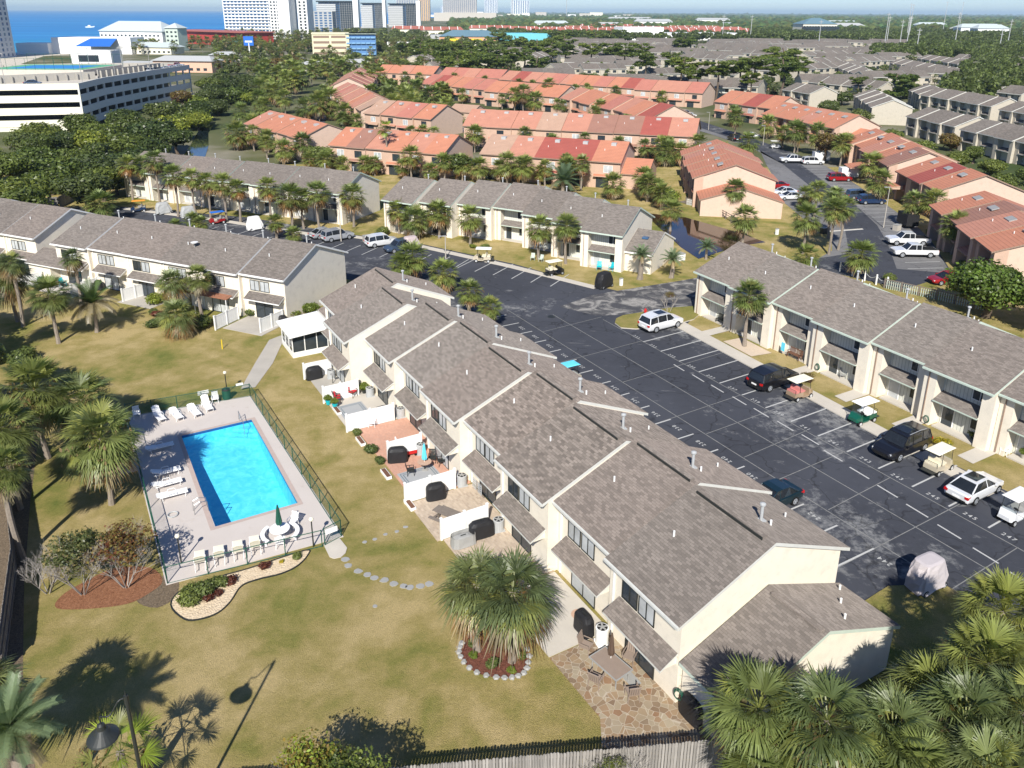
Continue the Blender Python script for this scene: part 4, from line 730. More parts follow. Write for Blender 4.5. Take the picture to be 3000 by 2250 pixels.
# ---------------------------------------------------------------- vegetation
def fmesh(name, V, cols, mat):     # V (n,4,3) quads, cols (n,3)
    V = np.asarray(V, np.float32); n = len(V); me = bpy.data.meshes.new(name)
    me.vertices.add(n*4); me.vertices.foreach_set('co', V.reshape(-1)); me.loops.add(n*4); me.loops.foreach_set('vertex_index', np.arange(n*4, dtype=np.int32))
    me.polygons.add(n); me.polygons.foreach_set('loop_start', np.arange(0, n*4, 4, dtype=np.int32)); me.polygons.foreach_set('loop_total', np.full(n, 4, np.int32))
    me.update(calc_edges=True); a = me.color_attributes.new('Col', 'FLOAT_COLOR', 'CORNER')
    c = np.ones((n, 4, 4), np.float32); c[:, :, :3] = np.asarray(cols, np.float32)[:, None, :]; a.data.foreach_set('color', c.reshape(-1)); me.materials.append(mat); return me
G1, G2_, G3_ = np.array((.150, .185, .058)), np.array((.090, .120, .036)), np.array((.27, .28, .09)); BRN = np.array((.30, .17, .07)); DEAD = np.array((.34, .27, .18))
def palm_crown(seed, nl=46, nb=16, droop=1., skirt=.18, green=G1, green2=G2_, wide=.085, pet=(.42, .62), fan=1.):
    rs = np.random.RandomState(seed); Q = []; K = []
    for i in range(nl):
        f = (i+.5)/nl; el = R(82)-f**.8*R(142)+rs.uniform(-.15, .15); az = i*2.39996+rs.uniform(-.25, .25); pl = rs.uniform(*pet)*(1-.2*(f > .8))
        d = np.array((math.cos(el)*math.cos(az), math.cos(el)*math.sin(az), math.sin(el))); side = np.array((-math.sin(az), math.cos(az), 0.)); nn = np.cross(d, side)
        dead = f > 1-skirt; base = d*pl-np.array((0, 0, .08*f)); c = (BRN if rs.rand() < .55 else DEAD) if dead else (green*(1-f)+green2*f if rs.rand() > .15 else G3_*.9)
        c = c*rs.uniform(.75, 1.25)
        Q.append([base*.05+side*.012, base*.05-side*.012, base-side*.012, base+side*.012]); K.append(G3_*.8)
        L = (1-pl)*rs.uniform(.9, 1.12)*fan
        for j in range(nb):
            a = R(-100)+R(200)*(j+.5)/nb+rs.uniform(-.04, .04); bd = d*math.cos(a)+side*math.sin(a)+nn*(-.22*math.cos(2*a)); bd /= np.linalg.norm(bd); l = L*(1-.25*abs(a)/R(100))*rs.uniform(.85, 1.1)
            w = wide*.5*l*2.0*rs.uniform(.8, 1.1); wd = np.cross(bd, nn); wd /= np.linalg.norm(wd)+1e-9
            mid = base+bd*l*.55; sag = droop*rs.uniform(.12, .4)*l*(.5+f*.6); tip = base+bd*l*.97+np.array((0, 0, -sag)); mid = mid+np.array((0, 0, -sag*.18)); cc = c*rs.uniform(.75, 1.25)
            Q.append([base-wd*w*.12, base+wd*w*.12, mid+wd*w*.5, mid-wd*w*.5]); K.append(cc); Q.append([mid-wd*w*.5, mid+wd*w*.5, tip+wd*w*.06, tip-wd*w*.06]); K.append(cc*(1.05 if not dead else .9))
    # fruit stalks
    for i in range(5):
        az = rs.uniform(0, 6.28); p0 = np.zeros(3)
        for k in range(22):
            q = np.array((math.cos(az)*rs.uniform(.3, .85), math.sin(az)*rs.uniform(.3, .85), rs.uniform(-.28, .15)))+rs.uniform(-.06, .06, 3); s_ = rs.uniform(.02, .05); Q.append([q, q+(s_, 0, s_), q+(s_, s_, 0), q+(0, s_, -s_)]); K.append(np.array((.20, .13, .06)))
    return np.array(Q), np.array(K)
def feather_crown(seed, nl=34, nb=38, green=np.array((.16, .22, .13)), dead=.12, arch=.9):
    rs = np.random.RandomState(seed); Q = []; K = []
    for i in range(nl):
        f = (i+.5)/nl; el = R(80)-f*R(85); az = i*2.39996; pts = []; p = np.zeros(3); d = np.array((math.cos(el)*math.cos(az), math.cos(el)*math.sin(az), math.sin(el)))
        isd = f > 1-dead; c = (DEAD if isd else green)*rs.uniform(.8, 1.2)
        for k in range(9): pts.append(p.copy()); p = p+d*.13; d = d+np.array((0, 0, -arch*.13*(1+.6*isd))); d /= np.linalg.norm(d)
        side = np.array((-math.sin(az), math.cos(az), 0.))
        for k in range(nb):
            u = .8+7.2*k/nb; k0 = int(u); q = pts[k0]+(pts[min(k0+1, 8)]-pts[k0])*(u-k0); t_ = pts[min(k0+1, 8)]-pts[k0]; t_ = t_/(np.linalg.norm(t_)+1e-9)
            for s_ in (-1, 1):
                ln = .34*(1-.5*k/nb)*rs.uniform(.85, 1.1); e = q+(side*s_*.75+t_*.6+np.array((0, 0, -.05-.35*(isd))))*ln; m_ = q+(side*s_*.75+t_*.6+np.array((0, 0, .12)))*ln*.5; w = t_*.009; Q.append([q-w, q+w, m_+w, m_-w]); K.append(c); Q.append([m_-w, m_+w, e, e]); K.append(c*1.05)
        for k in range(8): w = side*.012; Q.append([pts[k]-w, pts[k]+w, pts[k+1]+w, pts[k+1]-w]); K.append(c*1.1)
    return np.array(Q), np.array(K)
def blob_leaves(rs, cen, rad, n, size, c1, c2, shell=.62, flat=1.):
    d = rs.normal(size=(n, 3)); d /= np.linalg.norm(d, axis=1)[:, None]; r = shell+(1-shell)*rs.rand(n, 1)**.6; lump = 1+.18*np.sin(d[:, :1]*7+d[:, 1:2]*5)
    P = cen+d*r*lump*rad; nrm = d+rs.normal(size=(n, 3))*.55; nrm /= np.linalg.norm(nrm, axis=1)[:, None]
    a = np.cross(nrm, rs.normal(size=(n, 3))); a /= np.linalg.norm(a, axis=1)[:, None]; b = np.cross(nrm, a); s = size*rs.uniform(.6, 1.3, (n, 1)); b = b*.6*flat
    V = np.stack([P-a*s, P-b*s, P+a*s, P+b*s], 1); c = c1+(c2-c1)*rs.rand(n, 1); c = c*rs.uniform(.75, 1.25, (n, 1)); return V, c
def crown_leafy(seed, nblob=16, n=260, size=.075, c1=G2_*.9, c2=G1*1.1, shape=(1, 1, .8), spread=.62, br=.42, low=0.):
    rs = np.random.RandomState(seed); Vs = []; Cs = []
    for i in range(nblob):
        d = rs.normal(size=3); d /= np.linalg.norm(d); d[2] = abs(d[2])*(1-low)+d[2]*low; cen = d*np.array(shape)*spread*rs.uniform(.6, 1.05); r = br*rs.uniform(.7, 1.15)
        t_ = rs.rand(); V, c = blob_leaves(rs, cen, np.array((r, r, r*.8)), n, size, c1*(.8+.5*t_), c2*(.8+.5*t_)); Vs.append(V); Cs.append(c)
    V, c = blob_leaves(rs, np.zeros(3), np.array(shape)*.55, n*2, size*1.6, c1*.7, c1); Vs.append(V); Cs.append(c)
    return np.concatenate(Vs), np.concatenate(Cs)
def pine_crown(seed, ncl=34, n=110, size=.085):
    rs = np.random.RandomState(seed); Vs = []; Cs = []
    for i in range(ncl):
        a = rs.uniform(0, 6.28); z = rs.uniform(-.75, .55); rr = (1-.5*abs(z-.1))*rs.uniform(.3, .95); cen = np.array((math.cos(a)*rr, math.sin(a)*rr, z)); r = rs.uniform(.16, .32)
        V, c = blob_leaves(rs, cen, np.array((r, r, r*.55)), n, size, np.array((.075, .115, .026)), np.array((.19, .235, .05)), .4, .75); Vs.append(V); Cs.append(c)
    return np.concatenate(Vs), np.concatenate(Cs)
def trunk_mesh(h, r0, r1, bend=.3, seed=0, n=7, mat='bark', segs=6, branches=()):
    rs = random.Random(seed); b = MB(); a = rs.uniform(0, 6.28); rings = []
    for i in range(segs+1):
        f = i/segs; ox = bend*math.sin(f*math.pi)*math.cos(a); oy = bend*math.sin(f*math.pi)*math.sin(a); r = (r0+(r1-r0)*f)*(1+(.25 if i == 0 else 0)+.08*rs.uniform(-1, 1))
        rings.append([(ox+r*math.cos(2*math.pi*k/n), oy+r*math.sin(2*math.pi*k/n), f*h) for k in range(n)])
    b.loft(rings)
    for (f, x, y, z, r) in branches: b.cyl((0, 0, h*f), (x, y, z), r, r*.4, 5)
    o = b.build('trunk', M[mat], smooth=True); me = o.data; bpy.data.objects.remove(o); return me
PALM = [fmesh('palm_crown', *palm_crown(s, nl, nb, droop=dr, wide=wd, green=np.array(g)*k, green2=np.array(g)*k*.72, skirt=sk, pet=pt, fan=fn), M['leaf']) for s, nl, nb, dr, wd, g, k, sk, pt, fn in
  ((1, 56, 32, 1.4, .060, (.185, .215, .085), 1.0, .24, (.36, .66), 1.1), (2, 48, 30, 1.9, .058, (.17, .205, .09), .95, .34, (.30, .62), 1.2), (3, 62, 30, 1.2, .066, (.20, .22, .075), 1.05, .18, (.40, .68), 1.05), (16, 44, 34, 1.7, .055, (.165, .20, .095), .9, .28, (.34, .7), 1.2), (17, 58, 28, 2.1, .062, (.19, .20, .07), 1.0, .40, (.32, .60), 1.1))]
PALMM = [fmesh('palm_crown', *palm_crown(s, 56, 14, wide=.12, skirt=.16, green=G1*1.45, green2=G1*.95), M['leaf']) for s in (4, 5, 6)]
PALMS = [fmesh('palm_crown', *palm_crown(s, 60, 14, wide=.12, skirt=.26, green=G1*1.45, green2=G1*.95), M['leaf']) for s in (14, 15)]
PALMF = [fmesh('palm_crown', *palm_crown(s, 36, 8, wide=.36, skirt=.15, green=G1*1.45, green2=G1*.95), M['leaf']) for s in (7, 8)]
PALMX = fmesh('palm_crown', *palm_crown(21, 16, 30, droop=.5, skirt=.05, green=np.array((.30, .36, .05)), green2=np.array((.22, .32, .05)), wide=.06), M['leaf'])
FEA = [fmesh('palm_crown', *feather_crown(s), M['leaf']) for s in (9, 10)]; FEAD = fmesh('palm_crown', *feather_crown(11, dead=.55, green=np.array((.13, .19, .06))), M['leaf'])
CROWN = {'oak': [fmesh('crown', *crown_leafy(s, 20, 240, .07), M['leaf']) for s in (30, 31, 32)], 'oakn': [fmesh('crown', *crown_leafy(33, 30, 420, .045, G2_*.8, np.array((.12, .20, .035))), M['leaf'])],
 'brown': [fmesh('crown', *crown_leafy(34, 16, 200, .07, np.array((.10, .06, .03)), np.array((.16, .14, .04))), M['leaf'])], 'pink': [fmesh('crown', *crown_leafy(35, 18, 200, .07, np.array((.26, .12, .08)), np.array((.40, .22, .15))), M['leaf'])],
 'bright': [fmesh('crown', *crown_leafy(36, 16, 220, .07, np.array((.12, .17, .03)), np.array((.24, .28, .05))), M['leaf'])], 'pine': [fmesh('crown', *pine_crown(s), M['leaf']) for s in (40, 41, 42)],
 'shrub': [fmesh('crown', *crown_leafy(s, 9, 150, .10, G2_, G1*1.2, (1, 1, .7), .5, .5, 0), M['leaf']) for s in (50, 51)], 'far': [fmesh('crown', *crown_leafy(s, 9, 60, .16), M['leaf']) for s in (60, 61)],
 'maroon': [fmesh('crown', *crown_leafy(52, 7, 70, .13, np.array((.09, .025, .02)), np.array((.19, .07, .045)), (1, 1, .6), .5, .45), M['leaf'])], 'yellow': [fmesh('crown', *crown_leafy(53, 8, 120, .09, np.array((.2, .22, .03)), np.array((.65, .48, .02)), (1, 1, .6), .5, .45), M['leaf'])]}
TR = {h: trunk_mesh(h, .17, .14, .12*h/4, int(h*7)) for h in (2, 3, 4, 5, 6, 8, 10)}
def put(name, me, par, x=0, y=0, z=0, s=1, rz=0, col=None):
    o = bpy.data.objects.new(name, me); C.objects.link(o); o.parent = par; o.location = (x, y, z); o.scale = (s, s, s) if not isinstance(s, tuple) else s; o.rotation_euler = (0, 0, rz)
    if col: o.color = (*col, 1)
    return o
def palm(x, y, h, r, label, group=None, kind='near', cat='palm tree', rz=None, trunk_r=1., lean=0, tint=(1, 1, 1)):
    if kind in ('mid', 'skirt', 'far'): r *= 1.14
    t = thing('palm_tree', x, y, 0, 0, label, cat, group); k = min(TR, key=lambda q: abs(q-h)); hh = h+.1*r
    put('trunk', TR[k], t, s=(trunk_r*1.1, trunk_r*1.1, hh/k), rz=rnd.uniform(0, 6))
    ms = dict(near=PALM, mid=PALMM, skirt=PALMS, far=PALMF, fan=[PALMX], feather=FEA, dead=[FEAD])[kind]
    c = put('crown', rnd.choice(ms), t, z=hh, s=(r*rnd.uniform(.95, 1.05), r*rnd.uniform(.95, 1.05), r*rnd.uniform(.85, 1.0)), rz=rnd.uniform(0, 6) if rz is None else rz, col=tint); c.rotation_euler[0] = rnd.uniform(-.16, .16); return t
for (x, y, h, r), l in zip([(-1.75, 33.75, 4.0, 2.15), (.1, 33.0, 4.1, 2.6)], ['cabbage palm with brown skirt, left of the pair in the round mulch bed', 'larger cabbage palm, right of the pair in the round mulch bed']): palm(x, y, h, r, l, kind='near', trunk_r=1.15)
CL = [(9.9, 24.6, 5.6, 2.25), (12.1, 23.4, 6.3, 2.2), (14.3, 22.8, 6.3, 2.1), (17.1, 25.4, 5.6, 2.1), (22.5, 29.7, 6, 2.2), (19.7, 26.1, 6.5, 2.2), (17.2, 23.2, 6.5, 2.1), (14.6, 21.6, 6, 1.9), (9.6, 22.7, 4.3, 1.8), (19.3, 23.2, 7, 2), (12.2, 21.9, 5, 1.7), (16.9, 21.2, 6.5, 1.9), (24.9, 28.9, 5.5, 2.2), (11.4, 21.3, 4.2, 1.6), (21.5, 27.5, 4.8, 2.0), (15.6, 24.6, 4.6, 2.0), (22.6, 26.0, 6.2, 2.0)]
CLL = ['leftmost big palm of the corner clump, beside the dark covered grill', 'second palm from the left in the corner clump, below the annex gable', 'third palm from the left in the corner clump', 'corner clump palm directly below the annex wall corner', 'upper palm at the right edge, below the covered cart shadow', 'palm left of the right edge, beneath the topmost corner palm', 'tall palm in the middle of the corner clump', 'palm at the bottom edge in the middle of the clump', 'low palm under the leftmost corner palm beside the picket fence', 'tallest palm toward the right of the corner clump', 'low palm at the bottom edge, second from the picket fence', 'palm at the bottom edge right of the clump middle', 'topmost palm of the corner clump at the right edge', 'smallest palm at the bottom edge by the fence end', 'palm tucked below the upper right edge palm', 'small palm between the middle palms of the clump', 'palm cut by the right edge near the bottom corner']
for i, (x, y, h, r) in enumerate(CL): palm(x, y, h, r, CLL[i], 'palms of the bottom right clump', 'near', tint=(.95, 1.0, .92))
for (x, y, h, r, l) in [(-34.9, 52.7, 5.4, 3.2, 'tall palm left of the pool, the one with a pale thick trunk'), (-31.9, 53.2, 4.4, 2.8, 'palm half hidden behind the one touching the west pool fence'), (-27.3, 46.8, 4.8, 2.9, 'palm with its crown over the west pool fence'), (-33.2, 46.2, 6.0, 2.5, 'palm cut by the left edge, upper one of two'), (-29.9, 40.9, 6.3, 1.9, 'palm cut by the left edge, lower one of two'), (-45.9, 74.6, 5.1, 2.4, 'leaning palm alone on the upper left lawn'), (-48.3, 83.8, 6.1, 1.4, 'slim tall palm in front of the turquoise patio chair'), (-34.4, 76.4, 2.2, 2.2, 'low palm beside the round green bush on the lawn'), (-36.2, 80.4, 4.5, 1.8, 'palm before the cream wall, left of the twin patio palms'), (-33.8, 81.4, 4.7, 1.8, 'palm with a reddish trunk, right of the twin patio palms'), (-53.5, 80.5, 5.0, 2.7, 'palm on the far left lawn edge with a dark trunk'), (-49.5, 70.2, 6.5, 1.8, 'palm cut by the left edge in the tree shade'), (-52.1, 79.1, 7.0, 1.6, 'palm behind the dark trunked palm at the left edge')]: palm(x, y, h, r, l, kind='near', tint=(.92, .98, .95))
palm(-43.5, 77.6, 2.9, 2.6, 'half dead feather palm with hanging tan fronds on the lawn', kind='dead'); palm(-19.6, 23.9, 5.2, 2.0, 'blue-green feather palm in the bottom left corner', kind='feather', trunk_r=1.5)
palm(-15.9, 24.6, 3.2, 2.0, 'bright yellow-green fan palm beneath the hooked street lamp', kind='fan'); palm(26.6, 104.9, 1.6, 1.5, 'blue-grey pindo palm by the end of the right terrace', kind='feather'); palm(16.2, 96.1, 3.1, 1.5, 'left pindo palm beside the low annex', kind='feather', trunk_r=1.9); palm(20.3, 96.8, 2.3, 1.6, 'right pindo palm beside the low annex', kind='feather', trunk_r=1.6)
palm(9.3, 145.7, 2.2, 3.6, 'wide feather date palm in front of the dark red roof', kind='feather', trunk_r=2)
for x, y, h, r in [(-65.3, 140.1, 5.7, 2.4), (-61.5, 136.5, 7.3, 2.2), (-54.7, 127.3, 6.6, 2.2), (-51.5, 126.8, 6.3, 1.95), (-49.2, 126.8, 5.7, 1.95), (-45.6, 123.9, 6.1, 1.9), (-43.4, 123.9, 5.3, 1.9), (-38.6, 124, 5.4, 2), (-33.8, 118.8, 5.1, 2.6), (-29.9, 119.9, 5.5, 2.2), (-24.8, 121.4, 4.7, 2.3), (-67.6, 139.4, 6.2, 2.1), (-32.3, 120.0, 4.6, 2.0)]: palm(x, y, h, r, 'tall palm before the long rear grey roofed terrace', 'palms before the left rear terrace', 'skirt')
for x, y, h, r, l in [(-64.8, 122.7, 3.0, 2.6, 'round low palm at the head of the cart parking'), (-12.4, 94.8, 3.0, 2.4, 'big palm clump at the far end of the centre terrace'), (-13.6, 93.8, 2.4, 1.8, 'bright low palm left of the clump at the centre terrace end'), (-8.2, 91, 2.2, 2.1, 'palm standing alone beside the lot behind the centre terrace'), (-4.7, 83.3, 2.6, 1.7, 'first of two palms half hidden by the centre roof'), (-2.3, 79.1, 2.4, 1.4, 'last palm peeking over the centre roof edge'), (-34.9, 114.2, 2.4, 1.6, 'palm right of the white covered cart'), (-31.1, 109.8, 1.8, 1.4, 'short palm left of the parked grey cars')]: palm(x, y, h, r, l, kind='mid')
for x, y, h, r in [(-47.1, 114.3, 2.6, 1.5), (-45.4, 113.2, 2.6, 1.3), (-48.6, 111.8, 2.4, 1.3)]: palm(x, y, h, r, 'low palm of the trio behind the left terrace ridge', 'trio of low palms', 'mid')
for x, y, h, r in [(-17.2, 117.4, 3.4, 2.1), (-14.4, 114.8, 2.6, 2.4), (-10.9, 114.9, 3.8, 2.2), (-15.2, 118.8, 4, 1.6)]: palm(x, y, h, r, 'palm in the tight group left of the central terrace', 'palm group at the stepped terrace', 'skirt')
for (x, y, h, r), l in zip([(-6.1, 111.2, 3.9, 2.1), (3.6, 104.5, 4.2, 2), (7.2, 102.5, 5.1, 1.95), (23.6, 74.7, 5.3, 1.9), (44.3, 97.2, 2.9, 2.3), (38, 98.8, 2.2, 1.8), (33.5, 112, 3.9, 2.2), (36.6, 129.3, 4.5, 2.05)], ['palm standing clear before the stepped terrace', 'left palm of two by the central porch chairs', 'right palm of two by the central porch chairs', 'palm with a scaly pale trunk in front of the right terrace', 'palm in the road bend above the right terrace roof', 'low round palm above the right terrace ridge', 'palm on the canal bank', 'palm casting its shadow on the pale gable wall']): palm(x, y, h, r, l, kind='mid')
for x, y, h, r in [(40.8, 107.9, 5.1, 2.3), (44.4, 107.5, 6.3, 2.05), (46.6, 109.8, 6.1, 2), (54.4, 132.2, 2.8, 1.9), (50.5, 135.1, 2.3, 1.9), (50, 129, 4.4, 1.9), (47.5, 116, 5.5, 2)]: palm(x, y, h, r, 'palm in the group lining the lawn beside the canal', 'palms on the canal lawn', 'mid')
for x, y, h, r in [(70.4, 155.5, 4.1, 2.8), (64.8, 139.3, 3.8, 2.6), (63.2, 123.1, 3.8, 2.1), (65, 120.9, 4.5, 2.4), (61.8, 107.8, 4, 2.3), (68.2, 193.8, 5, 3), (72.1, 190.6, 4.9, 3), (68.2, 216.1, 3.7, 2.9), (67.6, 200.7, 3.5, 2.5), (69, 193.8, 4.5, 2.4), (60.6, 220.1, 5, 2.9), (53.5, 182, 4, 2.8), (45.9, 175.1, 3, 2.6), (65.1, 239.1, 4, 2.6), (72, 175, 5, 2.5), (74, 178, 5, 2.4)]: palm(x, y, h, r, 'palm along the parking bays by the orange houses', 'palms along the right road', 'mid')
palm(-26.2, 164.9, 9.1, 2.4, 'very tall fan palm rising above the orange roofs', kind='fan', tint=(.7, .78, .8))
for (x, y, h, r) in [(-6.6, 205.7, 5.3, 2.4), (-9.1, 191.4, 4.4, 2.7), (-15.3, 226.3, 3.2, 2.4)]: palm(x, y, h, r, 'palm in the gap between the orange gable and the patchwork roofs', 'palms by the blue pool gap', 'mid')
PF = [(-66.3, 193, 3.9, 3.6), (-68.3, 211.6, 3.6, 3.1), (-58.1, 189.9, 3.3, 2.6), (-50.2, 174.9, 3.1, 2.6), (-46.8, 177.9, 4.1, 2.8), (-43.3, 169.6, 2, 1.9), (-34.6, 161.6, 2.5, 2), (-30.2, 163.4, 2.2, 2.1), (-22, 158.4, 2.5, 1.9), (-16, 154.6, 2.5, 1.8), (-6.6, 156.1, 3, 2.4), (-2.5, 154.7, 3, 2.2), (-13.5, 156, 4, 2.1), (-10, 156.9, 3.4, 2.4), (-1.1, 153.8, 4.1, 2.5), (2, 151.7, 3.9, 2.5), (5.3, 153.6, 2.5, 1.7), (6.3, 152.5, 3.7, 1.7), (10.3, 152.4, 4.8, 1.9), (13, 149.8, 4.9, 1.95), (18.1, 141.8, 2.6, 2.5), (23.9, 144.1, 3.6, 2.3), (24.1, 140, 3, 2.3), (25.6, 134.2, 2.6, 2.1), (24.4, 119.6, 3.3, 2), (25.4, 138, 3, 1.8), (-38.8, 164, 3, 2)]
for x, y, h, r in PF: palm(x, y, h, r, 'palm between the grey terraces and the front orange houses', 'palms before the front orange houses', 'mid')
PM = [(-56.2, 250, 6.3, 4.4), (-59.2, 247.7, 5.1, 4), (-64.9, 254.2, 3, 4), (-49.8, 240, 3.1, 3.6), (-46.4, 312, 3.5, 4.4), (-36, 278.5, 3.5, 5), (-37.4, 315.7, 3.2, 4.6), (-29.4, 291.7, 3, 4.6), (-50, 325, 3, 4.4), (-39.4, 268.6, 3, 4), (-26.7, 308, 3, 4.4), (-29.6, 255.7, 3, 3.3), (-21.1, 260, 3, 3.8), (-30.2, 232, 2.5, 2.4), (-22.8, 256, 2.6, 2.7), (-23.3, 208.5, 2.5, 2), (-26.5, 208.9, 2.5, 1.8), (-20.3, 206.2, 2.5, 2), (-7, 362.6, 3, 4.2), (.6, 274.8, 5.4, 3.2), (3.5, 273.9, 6.2, 3.4), (7.3, 266, 4.5, 3.4), (12.5, 284.1, 7.9, 2.9), (25.4, 271.2, 4.5, 4), (29.1, 265.1, 3.7, 3.4), (26.5, 246, 4.4, 3), (21.3, 343.3, 3, 2.8), (32.4, 369.2, 3, 2.6), (36.1, 246.3, 3.5, 3.5), (38.5, 240.3, 3.5, 3.2), (74.5, 346.2, 4, 3), (75.1, 340.4, 4, 2.9), (33.7, 174.7, 3, 3.1), (34, 181.9, 3, 3), (30, 182.1, 3, 2.3), (41.5, 179.5, 4, 2.9), (36.7, 174.8, 3, 2.5), (-44, 290, 3, 4.5), (-40, 300, 3, 4.5), (-33, 268, 3, 4.3), (-45, 262, 3, 3.8), (-41, 250, 3, 3.6), (-52, 300, 3, 4.5), (-35, 250, 2.6, 3.2)]
for x, y, h, r in PM: palm(x, y, h, r, 'palm in the thicket among the orange roofed rows', 'palms among the orange rows', 'mid' if y < 300 else 'far')
for x, y, h, r in [(-103.6, 386.1, 6, 5), (-85.8, 332.6, 6, 4.4), (-88.1, 302.5, 5, 4), (-83.5, 284.7, 5, 4.1), (-94.8, 345, 5, 4.1), (-86.6, 312.8, 5, 3.7), (-88.5, 330, 5, 4.1), (-74.4, 265.3, 5, 3.4), (-94, 357.4, 6, 3.9), (-81.4, 261.6, 5, 3.5), (-101.9, 356.9, 6, 4.3), (-90.2, 368.5, 6, 3.4), (-90.1, 290.8, 6, 3.9), (-88, 388, 6, 3.7), (-71.5, 398.5, 6, 3.7), (-91.7, 421.6, 6, 4), (-62.4, 333.9, 6, 3.2), (-60.1, 346.5, 6, 2.9), (-100, 330, 6, 4), (-108, 350, 6, 4.2), (-112, 372, 6, 4.4), (-98, 405, 6, 4.2), (-85, 410, 6, 4), (-120, 400, 6, 4.5), (-95, 315, 5, 4), (-76, 248, 4, 3.4), (-79, 236, 4, 3.2), (-60, 372, 5, 3.6), (-52, 385, 5, 3.6), (-64, 405, 5, 3.6), (-104, 436, 6, 4), (-88, 445, 6, 4), (-75, 430, 6, 4), (-60, 440, 5, 3.6), (-48, 410, 5, 3.4), (-120, 440, 6, 4.2)]: palm(x, y, h, r, 'palm in the grove along the west road and canal', 'palms along the west road', 'far' if y > 300 else 'mid')
# broadleaf trees and pines
TK = {k: trunk_mesh(k, .28, .15, .25, k, branches=[(.6, .9, .3, k*1.05, .12), (.65, -.8, .5, k*1.05, .11), (.7, .1, -.9, k*1.08, .1)], mat='bark2') for k in (4, 7)}; TP = trunk_mesh(12, .22, .10, .5, 3, mat='bark2')
def tree(x, y, h, r, kind, label, group=None, hz=.8, name='broadleaf_tree', cat='tree', tint=(1, 1, 1), z=0):
    t = thing(name, x, y, z, 0, label, cat, group); cz = h-r*hz
    if kind == 'pine': put('trunk', TP, t, s=(r/3.2, r/3.2, (h-.2*r)/12), rz=rnd.uniform(0, 6))
    elif kind not in ('shrub', 'maroon', 'yellow'): put('trunk', TK[4], t, s=(r/3, r/3, max(.6, cz)/4), rz=rnd.uniform(0, 6))
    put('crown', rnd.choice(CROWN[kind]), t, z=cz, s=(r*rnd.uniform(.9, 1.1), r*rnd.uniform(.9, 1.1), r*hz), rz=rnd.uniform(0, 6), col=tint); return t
def dloc(cx, cy, h):   # a point of the photograph at height h, in metres
    S_ = 3000/2212; dx, dy = (cx*S_-1500)/2340, (cy*S_-838)/2340; v = r2*dx-u2*dy+fw; t = (h-CAMZ)/v.z; return v.x*t, v.y*t, t*v.length
OAK = [(-78, 124, 8, 5.2, 'oak'), (-84, 143, 8, 5.8, 'oak'), (-69.5, 127, 8, 4.4, 'oak'), (-77, 148, 8, 5.4, 'oak'), (-94, 167, 9, 5.0, 'oak'), (-75, 119, 7, 4.1, 'oak'), (-72, 138, 7, 4.0, 'oak'), (-84, 174, 8, 5.7, 'oak'), (-75, 157, 7, 4.6, 'oak'), (-90, 170, 9, 4.5, 'bright'), (-84, 188, 9, 6.0, 'oak'), (-77, 171, 7, 4.6, 'oak'), (-88, 207, 8, 5.9, 'bright'), (-99, 230, 9, 5.8, 'oak'), (-78, 186, 7, 4.3, 'oak'), (-101, 260, 8, 6.5, 'bright'), (-92, 231, 7, 6.0, 'oak'), (-101, 294, 8, 7.2, 'oak'), (-108, 337, 8, 7.2, 'oak'), (-118, 335, 9, 7.2, 'oak'), (-88, 226, 6, 4.4, 'bright'), (-115, 311, 9, 5.4, 'oak'), (-105, 257, 9, 4.5, 'brown'), (-129, 454, 9, 7.1, 'brown'), (-137, 509, 8, 6.7, 'brown'), (-88, 139, 9, 4.3, 'oak'), (-72, 143, 5, 3.5, 'oak'), (-95, 161, 9, 3.8, 'oak'), (-104, 216, 8, 4.9, 'oak'), (-94, 259, 6, 4.8, 'oak'), (-108, 293, 8, 5.1, 'oak'), (-72, 132, 4, 2.6, 'oak'), (-93, 290, 6, 4.6, 'bright'), (-100, 150, 8, 5.5, 'oak'), (-106, 175, 8, 5.5, 'oak'), (-112, 190, 8, 6, 'oak'), (-97, 190, 8, 5.5, 'oak'), (-92, 155, 8, 5, 'oak'), (-86, 156, 7.5, 5, 'oak'), (-90, 128, 8, 5, 'oak'), (-95, 140, 8, 5.5, 'oak'), (-110, 205, 8, 5.5, 'oak'), (-98, 206, 8, 5.5, 'oak'), (-95, 245, 7, 5, 'oak'), (-103, 278, 8, 5.5, 'oak'), (-112, 320, 8, 5.5, 'oak'), (-115, 350, 8, 6, 'oak'), (-80, 135, 7, 4.5, 'oak'), (-84, 160, 7.5, 4.6, 'oak')]
for x, y, h, r, k in OAK: tree(x, y, h, r, k, {'oak': 'dark broadleaf tree in the wooded belt below the garage', 'bright': 'yellow-green broadleaf tree in the wooded belt by the garage', 'brown': 'rusty brown tree in the belt beside the canal'}[k], 'trees of the garage belt', hz=.75, tint=((.62, .68, .62), (.85, .9, .7), (1.0, 1.0, .8), (.7, .72, .75))[int(abs(x*7+y)) % 4] if k == 'oak' else (1.05, 1, 1))
